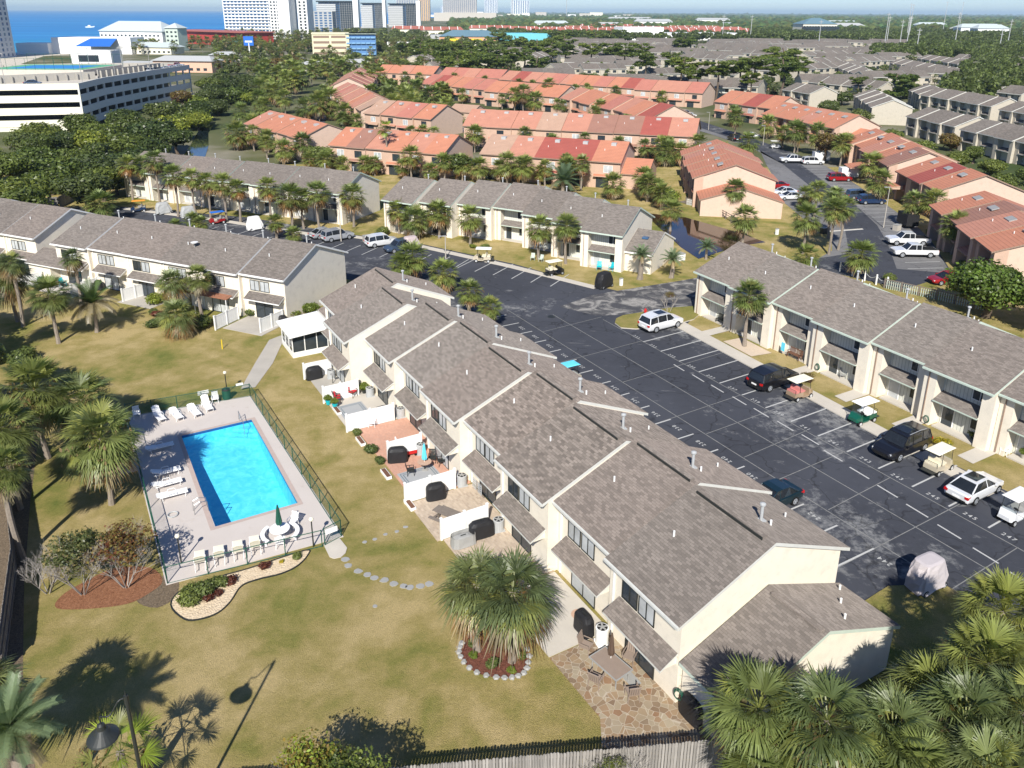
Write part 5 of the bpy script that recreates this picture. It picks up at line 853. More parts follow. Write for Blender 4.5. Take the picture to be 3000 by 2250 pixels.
PINES = [(142, 439, 15, 9.0), (67, 323, 15, 6.1), (74, 299, 15, 5.7), (90, 330, 14, 6), (96, 331, 15, 6), (104, 320, 15, 7), (122, 356, 14, 6.6), (78, 405, 13, 6.2), (68, 306, 12, 4.6), (60, 380, 14, 6.2), (148, 317, 10, 8.1), (31, 475, 14, 6.1), (46, 502, 14, 7), (62, 520, 14, 8), (26, 554, 13, 9), (17, 600, 14, 10), (1, 640, 15, 10), (-15, 740, 15, 11), (39, 640, 15, 9), (-14, 475, 13, 9), (-24, 459, 12, 7.8), (-68, 627, 13, 11), (-63, 565, 12, 9.2), (-35, 563, 13, 9.5), (-2, 457, 12, 6.9), (6, 468, 12, 6.8), (-44, 505, 13, 8.5), (-16, 430, 11, 8), (-29, 427, 10, 8.4), (-36, 445, 12, 8), (-22, 440, 12, 8), (-8, 425, 10, 6), (13, 430, 10, 6.5), (65, 482, 13, 6.5), (83, 542, 13, 7.4), (135, 659, 14, 8.9), (82, 833, 15, 11), (62, 875, 15, 11), (46, 860, 15, 11), (30, 880, 15, 11), (100, 850, 15, 10), (115, 900, 15, 10), (89, 309, 10, 4.1), (132, 315, 8, 3.2), (-50, 600, 13, 10), (-76, 590, 12, 9), (-20, 600, 13, 9)]
for i, (x, y, h, r) in enumerate(PINES):
    h += 2; r *= 1.22; sp = {4: 'tall pine with a bare trunk behind the orange roof ridge', 10: 'wide flat-topped bright green pine among the grey terraces'}.get(i)
    tree(x, y, h, r, 'pine' if y > 290 else 'pine', sp or 'tall pine with a flat clumped crown above the distant terraces', None if sp else 'pines beyond the orange roofs', hz=.52, name='pine_tree')
for x, y, h, r, k, l in [(52.8, 83.2, 7.4, 5.2, 'oakn', 'big glossy dark green leafy tree at the right edge'), (57, 78.5, 7, 4.6, 'oakn', 'second glossy leafy tree behind the right terrace roof'), (-11.1, 157.4, 6.2, 3.6, 'oak', 'round dark green tree beside the orange row gable'), (-42.6, 174.7, 5, 3.5, 'oak', 'round green tree left of the brown roofed house'), (70.5, 180.7, 7.5, 4.2, 'brown', 'brown and green round tree between the orange roofs'), (-72.3, 468.2, 9, 8.8, 'pink', 'round pink-brown bare tree behind the orange rows'), (16.3, 215.6, 5, 2.5, 'oak', 'small green tree between the orange rows'), (88.3, 193.4, 5, 2.7, 'oak', 'dark green tree right of the pale gable'), (108.1, 197.8, 5, 3.6, 'brown', 'brown tinted tree before the cream terrace'), (26.9, 139.5, 3.6, 3.0, 'bright', 'yellow-green bushy tree by the canal bridge'), (103.1, 240.9, 6, 4.1, 'oak', 'dark tree in front of the near grey terrace'), (104.5, 268.5, 6, 4.2, 'oak', 'dark leafy tree left of the first grey terrace')]: tree(x, y, h, r, k, l, hz=.8)
for x, y, r in [(96, 172, 3.2), (99, 164, 3.3), (102, 155, 3.4), (93, 180, 3), (97, 190, 3.2), (104, 180, 3), (90, 172, 2.6), (88, 160, 3), (84, 150, 3), (82, 165, 2.8), (86, 205, 3), (90, 215, 3.4), (95, 228, 3.4), (86, 225, 3), (80, 232, 3), (92, 240, 3), (98, 208, 3.2), (80, 140, 3), (78, 128, 3), (86, 135, 3.2), (92, 148, 3.4), (76, 118, 3), (83, 122, 3), (90, 130, 3)]: tree(x, y, 4.4, r, 'oak', 'low green tree in the strip behind the right orange rows', 'trees behind the right orange rows', hz=.75, tint=(1.1, 1.1, .9))
# scattered palms in the grey estate and along the highway
rs_ = random.Random(5)
def clear_of(x, y):
    for (x0, y0, x1, y1, n) in GR:
        a = math.atan2(y1-y0, x1-x0); dx, dy = x-x0, y-y0; u = dx*math.cos(a)+dy*math.sin(a); v = -dx*math.sin(a)+dy*math.cos(a)
        if -1.5 < u < math.hypot(x1-x0, y1-y0)+1.5 and -8 < v < 14: return False
    return True
cnt = 0
while cnt < 34:
    y = rs_.uniform(235, 420); x = rs_.uniform(.03*y-5, .62*y)
    if y < 330 and x < 95: continue
    if not clear_of(x, y): continue
    cnt += 1
    tree(x, y, rs_.uniform(3.5, 6.5), rs_.uniform(2.4, 4), 'far', 'small green tree between the distant grey terraces', 'trees in the distant estate')
def merged(name, items, label, cat):      # items: (vertices, colours, x, y, z, scale, turn, tint); one mass nobody could count
    Vs, Cs = [], []
    for (V, K), x, y, z, k, a, tn in items:
        ca, sa = math.cos(a), math.sin(a); Q = V*k; Q = np.stack([Q[..., 0]*ca-Q[..., 1]*sa+x, Q[..., 0]*sa+Q[..., 1]*ca+y, Q[..., 2]+z], -1); Vs.append(Q); Cs.append(K*tn)
    me = fmesh(name, np.concatenate(Vs), np.concatenate(Cs), M['leaf']); o = bpy.data.objects.new(name, me); C.objects.link(o); return tag(o, label, cat, kind='stuff')
PQ = palm_crown(80, 22, 5, wide=.42, skirt=.15); PT = (np.array([[(-.05, 0, -1.8), (.05, 0, -1.8), (.04, 0, 0), (-.04, 0, 0)], [(0, -.05, -1.8), (0, .05, -1.8), (0, .04, 0), (0, -.04, 0)]]), np.full((2, 3), .25)); PQ = (np.concatenate([PQ[0], PT[0]]), np.concatenate([PQ[1], PT[1]]))
BQ = crown_leafy(81, 8, 40, .2, G2_, G1*1.1)
it = []
while len(it) < 560:
    y = rs_.uniform(400, 880); x = rs_.uniform(-.36*y, -.06*y)
    if (-160 < x < -92 and 590 < y < 665) or (-232 < x < -150 and 435 < y < 475) or (-120 < x < -80 and 448 < y < 495) or (-180 < x < -40 and 520 < y < 585 and rs_.random() < .75): continue
    if rs_.random() < .55: it.append((PQ, x, y, rs_.uniform(5, 8), rs_.uniform(2.8, 4), rs_.uniform(0, 6), rs_.uniform(.7, 1.3)))
    else: k = rs_.uniform(2.5, 4.5); it.append((BQ, x, y, k*.75, k, rs_.uniform(0, 6), rs_.uniform(.6, 1.2)))
for i in range(160):
    y = rs_.uniform(600, 1150); x = -270-.02*y+rs_.uniform(-50, 90); it.append((PQ, x, y, rs_.uniform(6, 9), rs_.uniform(3.4, 4.8), rs_.uniform(0, 6), rs_.uniform(.7, 1.2)))
for i in range(260):
    y = rs_.uniform(640, 1300); x = rs_.uniform(-.2*y, .06*y); k = rs_.uniform(3.5, 6.5); it.append((BQ, x, y, k*.8, k, rs_.uniform(0, 6), rs_.uniform(.6, 1.1)))
merged('roadside_greenery', it, 'mixed palms and trees between the canal grove and the hotels', 'greenery')
it = []
while len(it) < 760:
    y = rs_.uniform(290, 880); x = rs_.uniform(-.02*y, .62*y)
    if y < 330 and x < 95 or not clear_of(x, y): continue
    if rs_.random() < .5: it.append((PQ, x, y, rs_.uniform(2, 5), rs_.uniform(2, 3), rs_.uniform(0, 6), rs_.uniform(.7, 1.2)))
    else: k = rs_.uniform(1.6, 3.6); it.append((BQ, x, y, k*.75, k, rs_.uniform(0, 6), rs_.uniform(.6, 1.1)))
merged('estate_greenery', it, 'low palms and bushes filling the gaps of the distant estate', 'greenery')
# parked cars far away, tiny
# woods to the horizon: one mass
def icos(sub=1):
    import bmesh
    bm = bmesh.new(); bmesh.ops.create_icosphere(bm, subdivisions=sub, radius=1); V = np.array([v.co[:] for v in bm.verts]); F = np.array([[v.index for v in f.verts] for f in bm.faces]); bm.free(); return V, F
def crowns(name, pts, mat, label, seed=1, sub=1):
    V0, F0 = icos(sub); rs = np.random.RandomState(seed); n = len(pts); nv = len(V0); P = np.asarray(pts)
    V = V0[None]*(1+rs.uniform(-.34, .30, (n, nv, 1))); V = V*np.stack([P[:, 3], P[:, 3], P[:, 3]*.7], 1)[:, None, :]+P[:, None, :3]
    F = (F0[None]+(np.arange(n)*nv)[:, None, None]).reshape(-1, 3); me = bpy.data.meshes.new(name); me.vertices.add(n*nv); me.vertices.foreach_set('co', V.reshape(-1).astype(np.float32))
    m = len(F); me.loops.add(m*3); me.loops.foreach_set('vertex_index', F.reshape(-1).astype(np.int32)); me.polygons.add(m); me.polygons.foreach_set('loop_start', np.arange(0, m*3, 3, dtype=np.int32)); me.polygons.foreach_set('loop_total', np.full(m, 3, np.int32)); me.update(calc_edges=True)
    c = np.repeat(rs.uniform(.55, 1.35, n), len(F0)*3); hue = np.repeat(rs.uniform(-.015, .03, n), len(F0)*3); A = np.stack([.068*c+hue, .104*c+hue*.3, .036*c, c*0+1], 1).astype(np.float32)
    a = me.color_attributes.new('Col', 'FLOAT_COLOR', 'CORNER'); a.data.foreach_set('color', A.reshape(-1)); me.materials.append(mat); o = bpy.data.objects.new(name, me); C.objects.link(o); return tag(o, label, 'woods', kind='stuff')
t = NT('woods'); a = t.n('Attribute', attribute_name='Col'); p = t.geo(); M['woods'] = t.fin(t.mix(t.noise(.6, 4, p, .8), t.mix(1, a.outputs['Color'], (.45, .45, .45), 'MULTIPLY'), t.mix(1, a.outputs['Color'], (1.6, 1.6, 1.5), 'MULTIPLY')), .9, .1); t.bump(t.noise(1.1, 4, p), 1, .8)
rs = np.random.RandomState(3); pts = []
def wood(n, fy, fx, hh=(7, 11), rr=(3.5, 6), avoid=()):
    k = 0
    while k < n:
        y = fy(rs.rand()); x = fx(rs.rand(), y)
        if any(x0 < x < x1 and y0 < y < y1 for x0, x1, y0, y1 in avoid): continue
        k += 1; r = rs.uniform(*rr); h = rs.uniform(*hh); pts.append((x, y, h-r*.7, r))
AV = [(120, 300, 1000, 1085), (385, 475, 1080, 1220)]
AV += [(x-6, x+w_+6, y-40, y+22) for x, y, w_, rz in FR]
wood(3600, lambda q: 880+q**1.3*500, lambda q, y: .28*y+q*.46*y, (7, 12), (2.4, 5), AV)
wood(1900, lambda q: 560+q*340, lambda q, y: .475*y+q*.24*y, (6, 11), (2.2, 4.6), AV)
wood(1500, lambda q: 300+q*340, lambda q, y: .60*y-25+q*.1*y, (4, 9), (1.6, 3.4))
wood(900, lambda q: 560+q*150, lambda q, y: .43*y+q*.25*y, (5, 10), (2, 4))
wood(1500, lambda q: 930+q*450, lambda q, y: -.03*y+q*.42*y, (6, 11), (2.5, 5), AV)
BS = crown_leafy(82, 4, 22, .26, G2_*.8, G1*.95)
merged('near_woods', [(BS, p[0], p[1], p[2], p[3]*1.15, rs_.uniform(0, 6), rs_.uniform(.75, 1.6)) for p in pts], 'green mixed woods beyond the estate', 'woods')
pts = []
wood(5200, lambda q: 1350+q*2300, lambda q, y: -.075*y+q*.80*y, (9, 15), (7, 13), AV)
wood(5200, lambda q: 3400*2.2**q+q*9000, lambda q, y: -.07*y+q*.80*y, (11, 18), (16, 34))
wood(1600, lambda q: 12000+q*22000, lambda q, y: -.07*y+q*.80*y, (12, 26), (50, 110))
crowns('far_woods', pts, M['woods'], 'dark green woods stretching to the horizon', 2, 1)
# shrubs, beds and small plants near
def shrub(x, y, r, label, kind='shrub', group=None, hz=.7, tint=(1, 1, 1)): return tree(x, y, r*hz*1.5, r, kind, label, group, hz=hz, name='shrub', cat='shrub', tint=tint)
for x, y, r, k, l in [(-38.2, 79.2, 1.1, 'shrub', 'low yellow-green bush on the lawn before the left terrace'), (-33.0, 79.2, 1.6, 'shrub', 'large round green bush beside the low palm'), (-41.0, 86.6, 1.4, 'bright', 'bright green bush by the blue patio umbrella'), (-39.2, 82.4, .9, 'maroon', 'reddish cordyline by the bright green bush'), (-39.8, 82.9, .8, 'shrub', 'small bush next to the reddish cordyline'), (-46.8, 69.8, 1.8, 'shrub', 'dark bush at the left edge of the lawn'), (-45.5, 67.8, 1.6, 'shrub', 'blue-green bush cut by the left edge'), (-24.7, 82.0, 1.5, 'bright', 'spiky bright plant beside the grey gable wall'), (-22.9, 83.6, 1.5, 'bright', 'second spiky plant against the grey gable wall'), (-25.2, 80.4, .8, 'shrub', 'small round bush by the patio gate'), (-28.9, 82.6, 1.0, 'shrub', 'low bush at the foot of the patio fence'),
   (-18.4, 37.2, .85, 'shrub', 'broad green shrub at the west end of the gravel bed'), (-17.7, 37.9, .9, 'shrub', 'green shrub beside the pool fence in the gravel bed'), (-18.5, 38.0, .7, 'shrub', 'green shrub against the pool corner post'), (-17.1, 38.7, .7, 'shrub', 'pale green shrub in the middle of the gravel bed'), (-16.6, 38.9, .6, 'maroon', 'maroon spiky plant by the lounge chairs'), (-17.3, 37.5, .5, 'maroon', 'dark maroon plant at the shrub edge'), (-14.9, 40.3, .5, 'maroon', 'maroon spiky plant alone in the gravel bed'), (-13.2, 41.2, .45, 'shrub', 'small green shrub near the pool gate'), (-14.0, 40.8, .22, 'yellow', 'tiny yellow-red plant in the gravel bed'), (-16.9, 37.9, .4, 'maroon', 'low dark red plant in the gravel bed'),
   (-.9, 32.7, .45, 'shrub', 'bright green plant in the middle of the mulch bed'), (.65, 33.3, .35, 'shrub', 'small green plant right of the larger palm trunk'), (-2.0, 34.1, .4, 'shrub', 'small green plant left in the mulch bed'), (-1.9, 33.3, .3, 'bright', 'tiny bright plant near the left palm trunk'), (.1, 32.3, .3, 'bright', 'tiny plant in front of the larger palm trunk'),
   (37.0, 56.2, 1.0, 'shrub', 'bush between two right hand porches'), (27.2, 66.6, .9, 'brown', 'reddish green bush against the right terrace pier'), (33.8, 55.0, .9, 'yellow', 'yellow flowering bush by the right terrace'), (47.9, 96.2, 1.1, 'shrub', 'pink flowering bush beside the white posts'), (60.5, 101.5, 1.3, 'bright', 'bright big-leaved plant by the white pickup'), (61, 98.8, 1.0, 'bright', 'yellow-green bush before the right orange house'), (63.8, 117.8, 1.4, 'shrub', 'clipped dark round bush by the black trailer'), (65.2, 118.4, 1.2, 'shrub', 'palm-like bush behind the clipped one'), (-5.7, 109.9, .7, 'bright', 'yellow-green round shrub before the stepped terrace'), (-3.9, 109.8, .8, 'shrub', 'round green shrub before the stepped terrace'), (-19.6, 116.8, 1.5, 'shrub', 'dark bush at the grey gable of the rear terrace'), (-50.6, 125.0, 1.0, 'shrub', 'low hedge plant behind the palms row'),
   (-12.3, 56.5, .55, 'shrub', 'small planter bush at the white lattice'), (-10.7, 53.7, .75, 'shrub', 'round green bush at the patio corner'), (-9.8, 52.3, .55, 'shrub', 'smaller bush below the round patio bush'), (10.1, 28.3, .7, 'shrub', 'dark plant at the corner of the terrace annex')]: shrub(x, y, r, l, k)
# bare branched shrubs
def twigs(name, seed, h, r, n=26, depth=3):
    rs = random.Random(seed); b = MB()
    def br(p, d, l, rad, k):
        q = p+d*l; b.cyl(p, q, rad, rad*.6, 4, cap=False)
        if k == 0: return
        for _ in range(3 if k > 1 else 3): dd = (d+Vector((rs.uniform(-.7, .7), rs.uniform(-.7, .7), rs.uniform(-.1, .6)))).normalized(); br(q, dd, l*rs.uniform(.6, .85), rad*.6, k-1)
    for i in range(n//4): a = rs.uniform(0, 6.28); br(Vector((math.cos(a)*.12, math.sin(a)*.12, 0)), Vector((math.cos(a)*.5, math.sin(a)*.5, 1)).normalized(), h*.32, .035, 4)
    return b
def crepe(x, y, h, r, label, kinds, seed, bare=False):
    t = thing('crape_myrtle', x, y, 0, 0, label, 'tree'); twigs('trunk', seed, h, r, 24).build('trunk', M['twig'], t)
    for i, (k, s, z, dx, dy, tint) in enumerate(kinds): put('crown', rnd.choice(CROWN[k]), t, dx, dy, z, (s, s, s*.7), rnd.uniform(0, 6), tint)
lm = fmesh('crown', *crown_leafy(70, 26, 60, .05, np.array((.13, .06, .035)), np.array((.15, .17, .05)), (1, 1, .85), .75, .3), M['leaf']); CROWN['crepe'] = [lm]
lm = fmesh('crown', *crown_leafy(71, 26, 70, .05, np.array((.06, .085, .03)), np.array((.18, .18, .07)), (1, 1, .85), .75, .3), M['leaf']); CROWN['crepeg'] = [lm]
crepe(-24.7, 37.9, 3.8, 1.9, 'left crape myrtle with green and grey twigs in pine straw', [('crepeg', 2.1, 2.7, 0, 0, (1, 1, 1))], 1)
crepe(-22.5, 38.5, 4.0, 1.9, 'right crape myrtle with rusty leaves in pine straw', [('crepe', 2.1, 2.8, 0, 0, (1.2, .95, .9))], 2)
t = thing('bare_shrub', -26.8, 38.0, 0, 0, 'bare pale grey twiggy shrub left of the crape myrtles', 'shrub'); twigs('branches', 5, 2.4, 1, 28).build('branches', M['twig'], t)
t = thing('bare_shrub', 4.3, 24.9, 0, 0, 'bare grey branched shrub rising before the picket fence', 'shrub'); twigs('branches', 6, 2.9, 1, 32).build('branches', M['twig'], t); put('crown', CROWN['crepeg'][0], t, 0, 0, 1.9, (1.0, 1.0, .6), 0, (1.1, 1.2, .9))
crepe(-7.9, 23.7, 3.8, 1.7, 'yellow-green and rust leafed shrub at the bottom edge', [('crepe', 1.8, 3.4, -.3, 0, (1.3, 1.7, .9)), ('crepeg', 1.7, 3.3, .9, -.3, (1.1, 1.2, .8)), ('crepeg', 1.6, 3.9, 1.9, -.9, (1.0, 1.2, .8))], 7)
t = thing('young_tree', 17.7, 84.3, 0, 0, 'small thin-stemmed tree on the grass island', 'tree'); twigs('trunk', 9, 2.2, 1, 12).build('trunk', M['twig'], t); put('crown', CROWN['crepe'][0], t, 0, 0, 2.0, (.7, .7, .6), 0)

for x, y, h, r, k in [(-43.5, 57, 9, 4.0, 'oak'), (-41.5, 51.5, 8, 3.6, 'oak'), (-52, 66, 8, 4.2, 'oak'), (-56, 73, 8, 4, 'oak'), (-38, 47.5, 6, 2.6, 'oak')]: tree(x, y, h, r, k, 'dark tree at the left edge shading the lawn', 'shade trees at the left edge')
for x, y, h, r in [(-22.0, 25.5, 5.0, 2.1)]: palm(x, y, h, r, 'palm at the very bottom edge casting a shadow on the lawn', 'palms at the bottom edge', 'near')

rp = random.Random(12)
for (x0, y0, x1, y1, n, rh, st, cols, offs, lab) in RED:
    if y0 > 385 or x0 > 60: continue
    L = math.hypot(x1-x0, y1-y0); a = math.atan2(y1-y0, x1-x0)
    for k in range(int(L/9)):
        if rp.random() < .3: continue
        u = k*9+rp.uniform(1, 8); v = rp.uniform(-4.5, -2); palm(x0+u*math.cos(a)-v*math.sin(a), y0+u*math.sin(a)+v*math.cos(a), rp.uniform(2.4, 5), rp.uniform(1.9, 2.6), 'small palm against an orange roofed row', 'palms against the orange rows', 'mid')
# ---------------------------------------------------------------- vehicles (x forward, y left, z up, origin on the ground at the centre)
def wheel_at(par, x, y, r=.35, w=.24, hub='silver'):
    s = 1 if y > 0 else -1; b = MB(); b.cyl((x, y-w/2, r), (x, y+w/2, r), r, r, 18); o = b.build('wheel', M['rubber'], par, True)
    b = MB(); b.cyl((x, y+s*w*.4, r), (x, y+s*(w/2+.012), r), r*.66, r*.62, 14); b.build('rim', P_[hub], o)
    b = MB(); 
    for k in range(5): a = k*1.2566; b.cyl((x+math.cos(a)*r*.4, y+s*(w/2), r+math.sin(a)*r*.4), (x+math.cos(a)*r*.4, y+s*(w/2+.02), r+math.sin(a)*r*.4), r*.13, r*.13, 6)
    b.build('rim_holes', M['rubber'], o)
SPEC = {  # stations: x, half width low, z low, belt z, half width belt ; roof stations: x, z, half width
 'suv': dict(L=4.9, body=[(-2.42, .70, .45, .95, .72), (-2.3, .90, .34, 1.02, .88), (-1.5, .95, .28, 1.06, .93), (0, .96, .28, 1.05, .95), (1.0, .95, .28, 1.02, .94), (1.7, .93, .32, .98, .90), (2.25, .86, .36, .86, .78), (2.45, .66, .44, .70, .60)], roof=[(-2.3, 1.02, .86), (-2.05, 1.60, .70), (-1.0, 1.72, .74), (.2, 1.70, .74), (.55, 1.62, .72), (1.15, 1.03, .86)], wb=1.45, r=.37),
 'sedan': dict(L=4.7, body=[(-2.33, .70, .42, .85, .70), (-2.2, .88, .32, .92, .84), (-1.4, .92, .25, .93, .90), (0, .93, .24, .92, .92), (.9, .92, .25, .90, .91), (1.6, .90, .28, .84, .86), (2.15, .82, .32, .72, .74), (2.35, .62, .40, .60, .55)], roof=[(-1.85, .93, .80), (-1.0, 1.38, .62), (-.3, 1.45, .64), (.2, 1.43, .64), (1.15, .91, .82)], wb=1.38, r=.34)}
def car(kind, paint, label, x, y, rz, sunroof=False, group=None, sc_=1, rack=False):
    s = SPEC[kind]; t = thing('parked_car', x, y, .012, rz, label, 'car', group, sc=sc_); b = MB(); rings = []
    for (px, hl, zl, zb, hb) in s['body']:
        zm = zl+(zb-zl)*.55; rings.append([(px, -hl*.94, zl), (px, -hl, zl+.12), (px, -hl*1.01, zm), (px, -hb, zb-.04), (px, -hb*.90, zb), (px, hb*.90, zb), (px, hb, zb-.04), (px, hl*1.01, zm), (px, hl, zl+.12), (px, hl*.94, zl)])
    b.loft(rings); b.build('body', P_[paint], t, True)
    R_ = s['roof']; b = MB(); n = len(R_)
    zb = [R_[0][1]]+[.98*R_[0][1]]*(n-2)+[R_[-1][1]]
    lo = lambda i: (R_[i][0], (R_[0][2]+R_[-1][2])/2*1.03, R_[0][1]-.03)
    for sd in (-1, 1):
        top = [(R_[i][0], sd*R_[i][2], R_[i][1]) for i in range(n)]; base = [(R_[i][0], sd*lo(i)[1], lo(i)[2]) for i in range(n)]
        for i in range(n-1): q = [base[i], base[i+1], top[i+1], top[i]]; b.poly(q if sd < 0 else q[::-1])
    for i in (0, n-2): b.poly([(R_[i][0], -R_[i][2], R_[i][1]), (R_[i+1][0], -R_[i+1][2], R_[i+1][1]), (R_[i+1][0], R_[i+1][2], R_[i+1][1]), (R_[i][0], R_[i][2], R_[i][1])])
    b.build('windows', M['cgl'], t)
    b = MB()
    for i in range(1, n-2):
        a, c = R_[i], R_[i+1]; b.slab((a[0]-.06*(i == 1), -a[2]-.02, a[1]+.03), (c[0]+.05*(i == n-3), -c[2]-.02, c[1]+.03), (c[0]+.05*(i == n-3), c[2]+.02, c[1]+.03), (a[0]-.06*(i == 1), a[2]+.02, a[1]+.03), .05)
    for sd in (-1, 1):
        b.cyl((R_[0][0]+.05, sd*R_[0][2], R_[0][1]-.02), (R_[1][0]-.03, sd*R_[1][2], R_[1][1]), .05, .045, 5); b.cyl((R_[-1][0], sd*R_[-1][2]*.99, R_[-1][1]-.02), (R_[-2][0], sd*R_[-2][2], R_[-2][1]), .035, .035, 5)
        for fx in ((.02,) if kind == 'sedan' else (-1.15, .02)): b.cyl((fx, sd*(lo(0)[1]+.005), lo(0)[2]), (fx-.05, sd*R_[2][2], R_[2][1]-.03), .035, .03, 5)
    b.build('roof', P_[paint], t, True)
    if sunroof: MB().slab((-.85, -.45, s['roof'][2][1]+.05), (.25, -.45, s['roof'][3][1]+.048), (.25, .45, s['roof'][3][1]+.048), (-.85, .45, s['roof'][2][1]+.05), .02).build('sunroof', M['cgl'], t)
    if rack:
        for sd in (-1, 1): MB().tube([(-1.7, sd*.66, 1.70), (-1.0, sd*.68, 1.80), (.3, sd*.68, 1.77)], .022, 5).build('roof_rail', P_['silver'], t)
    for sx in (-1, 1):
        for sy in (-1, 1): wheel_at(t, sx*s['wb'], sy*.84, s['r'])
    zt, bx, fx = s['body'][1][3], s['body'][0][0], s['body'][-1][0]
    for sy in (-1, 1):
        MB().box(bx-.02, bx+.30, sy*.74-.13, sy*.74+.13, zt-.26, zt-.08).build('tail_light', M['lamp_red'], t); MB().box(fx-.34, fx-.10, sy*.62-.14, sy*.62+.14, zt-.37, zt-.25).build('headlight', M['lamp_wht'], t)
        MB().box(.75, .93, sy*1.0-.09, sy*1.0+.09, zt-.02, zt+.13).build('mirror', P_[paint], t)
    MB().box(bx-.03, bx+.02, -.26, .26, zt-.42, zt-.29).build('licence_plate', M['wht'], t); MB().box(fx-.06, fx+.015, -.45, .45, .42, .58).build('grille', M['rubber'], t)
    MB().box(bx-.025, bx+.06, -.7, .7, .34, .48).build('bumper', M['rubber'], t); MB().box(-2.0, 2.0, -.80, .80, .18, .34).build('underbody', M['rubber'], t)
    return t
def pickup(paint, label, x, y, rz):
    t = thing('pickup_truck', x, y, .02, rz, label, 'pickup truck'); b = MB()
    prof = [(-2.95, .55, .98), (-2.9, .5, 1.12), (-.55, .5, 1.14), (1.2, .5, 1.16), (2.3, .5, 1.12), (2.85, .5, 1.02), (2.95, .55, .75)]
    b.loft([[(px, -.98, zl), (px, -1.0, (zl+zb)/2), (px, -.96, zb), (px, .96, zb), (px, 1.0, (zl+zb)/2), (px, .98, zl)] for px, zl, zb in prof]); b.build('body', P_[paint], t)
    MB().box(-2.8, -.75, -.82, .82, 1.13, 1.16).build('bed', M['rubber'], t); b = MB(); rr = [(-.65, 1.14, .90), (-.5, 1.80, .74), (.75, 1.82, .74), (1.45, 1.14, .90)]
    for i in range(3):
        a, c = rr[i], rr[i+1]
        for sd in (-1, 1): q = [(a[0], sd*.92, 1.13), (c[0], sd*.92, 1.13), (c[0], sd*c[2], c[1]), (a[0], sd*a[2], a[1])]; b.poly(q if sd < 0 else q[::-1])
        if i != 1: b.poly([(a[0], -a[2], a[1]), (c[0], -c[2], c[1]), (c[0], c[2], c[1]), (a[0], a[2], a[1])])
    b.build('windows', M['cgl'], t); b = MB(); b.slab((-.58, -.77, 1.86), (.85, -.77, 1.86), (.85, .77, 1.86), (-.58, .77, 1.86), .07)
    for sd in (-1, 1):
        for px in (-.6, .12, .8): b.cyl((px+(.6 if px > .5 else 0), sd*.91, 1.12), (px, sd*.75, 1.82), .045, .04, 5)
    b.build('cab_roof', P_[paint], t)
    for sx in (-1.85, 1.95):
        for sy in (-1, 1): wheel_at(t, sx, sy*.88, .42, .28)
    for sy in (-1, 1): MB().box(-2.98, -2.9, sy*.85-.1, sy*.85+.1, .8, 1.08).build('tail_light', M['lamp_red'], t); MB().box(2.88, 2.98, sy*.75-.16, sy*.75+.16, .78, .98).build('headlight', M['lamp_wht'], t)
    MB().box(2.9, 3.02, -.6, .6, .55, .95).build('grille', M['grey'], t); MB().box(-2.6, 2.6, -.9, .9, .35, .55).build('underbody', M['rubber'], t); return t
def golf_cart(label, x, y, rz, body='white', roofm='wht', seat='cushion', rear=True, group=None):
    t = thing('golf_cart', x, y, .012, rz, label, 'golf cart', group); b = MB()
    b.loft([[(-1.15, -.52, .42), (-1.15, .52, .42), (-1.15, .50, .78), (-1.15, -.50, .78)], [(-.2, -.58, .38), (-.2, .58, .38), (-.2, .56, .80), (-.2, -.56, .80)]])
    b.loft([[(-.2, -.56, .26), (-.2, .56, .26), (-.2, .56, .36), (-.2, -.56, .36)], [(.6, -.56, .26), (.6, .56, .26), (.6, .56, .36), (.6, -.56, .36)]])
    b.loft([[(.55, -.56, .28), (.55, .56, .28), (.55, .50, .95), (.55, -.50, .95)], [(.8, -.56, .3), (.8, .56, .3), (.8, .50, .92), (.8, -.50, .92)], [(1.2, -.42, .4), (1.2, .42, .4), (1.2, .36, .66), (1.2, -.36, .66)]])
    b.build('body', P_[body], t)
    b = MB(); b.box(-.45, .05, -.52, .52, .80, .92); b.box(-.55, -.45, -.52, .52, .86, 1.25); b.build('front_seat', M[seat], t)
    if rear: MB().box(-1.1, -.68, -.5, .5, .80, .92).box(-.68, -.58, -.5, .5, .86, 1.22).build('rear_seat', M[seat], t); MB().box(-1.55, -1.15, -.5, .5, .34, .40).build('foot_plate', M['drk'], t)
    else: MB().box(-1.15, -.6, -.45, .45, .78, .86).build('bag_well', M['drk'], t)
    b = MB(); zr = 1.82; b.loft([[(-1.2, -.52, zr), (1.0 if not rear else .85, -.52, zr), (1.0 if not rear else .85, .52, zr), (-1.2, .52, zr)], [(-1.23, -.56, zr+.05), (.9, -.56, zr+.05), (.9, .56, zr+.05), (-1.23, .56, zr+.05)], [(-1.1, -.48, zr+.11), (.75, -.48, zr+.11), (.75, .48, zr+.11), (-1.1, .48, zr+.11)]]); b.build('roof', M[roofm], t)
    b = MB()
    for sy in (-1, 1): b.tube([(.72, sy*.50, .9), (.60, sy*.50, zr)], .02, 5); b.tube([(-.62, sy*.54, .8), (-.62, sy*.52, zr)], .02, 5); b.tube([(-1.12, sy*.5, .7), (-1.12, sy*.5, 1.1)], .02, 5)
    b.tube([(-1.14, -.5, 1.1), (-1.14, .5, 1.1)], .02, 5); b.build('roof_posts', M['drk'], t)
    MB().poly([(.73, -.48, .92), (.73, .48, .92), (.63, .48, 1.6), (.63, -.48, 1.6)]).build('windscreen', M['clear'], t)
    b = MB(); b.cyl((.55, .25, .95), (.35, .25, 1.05), .02, n=5); b.cyl((.36, .25, 1.03), (.33, .25, 1.05), .16, n=12); b.build('steering_wheel', M['rubber'], t)
    for sx in (-.85, .8):
        for sy in (-1, 1): wheel_at(t, sx, sy*.50, .23, .2, 'white' if body != 'black' else 'silver')
    return t
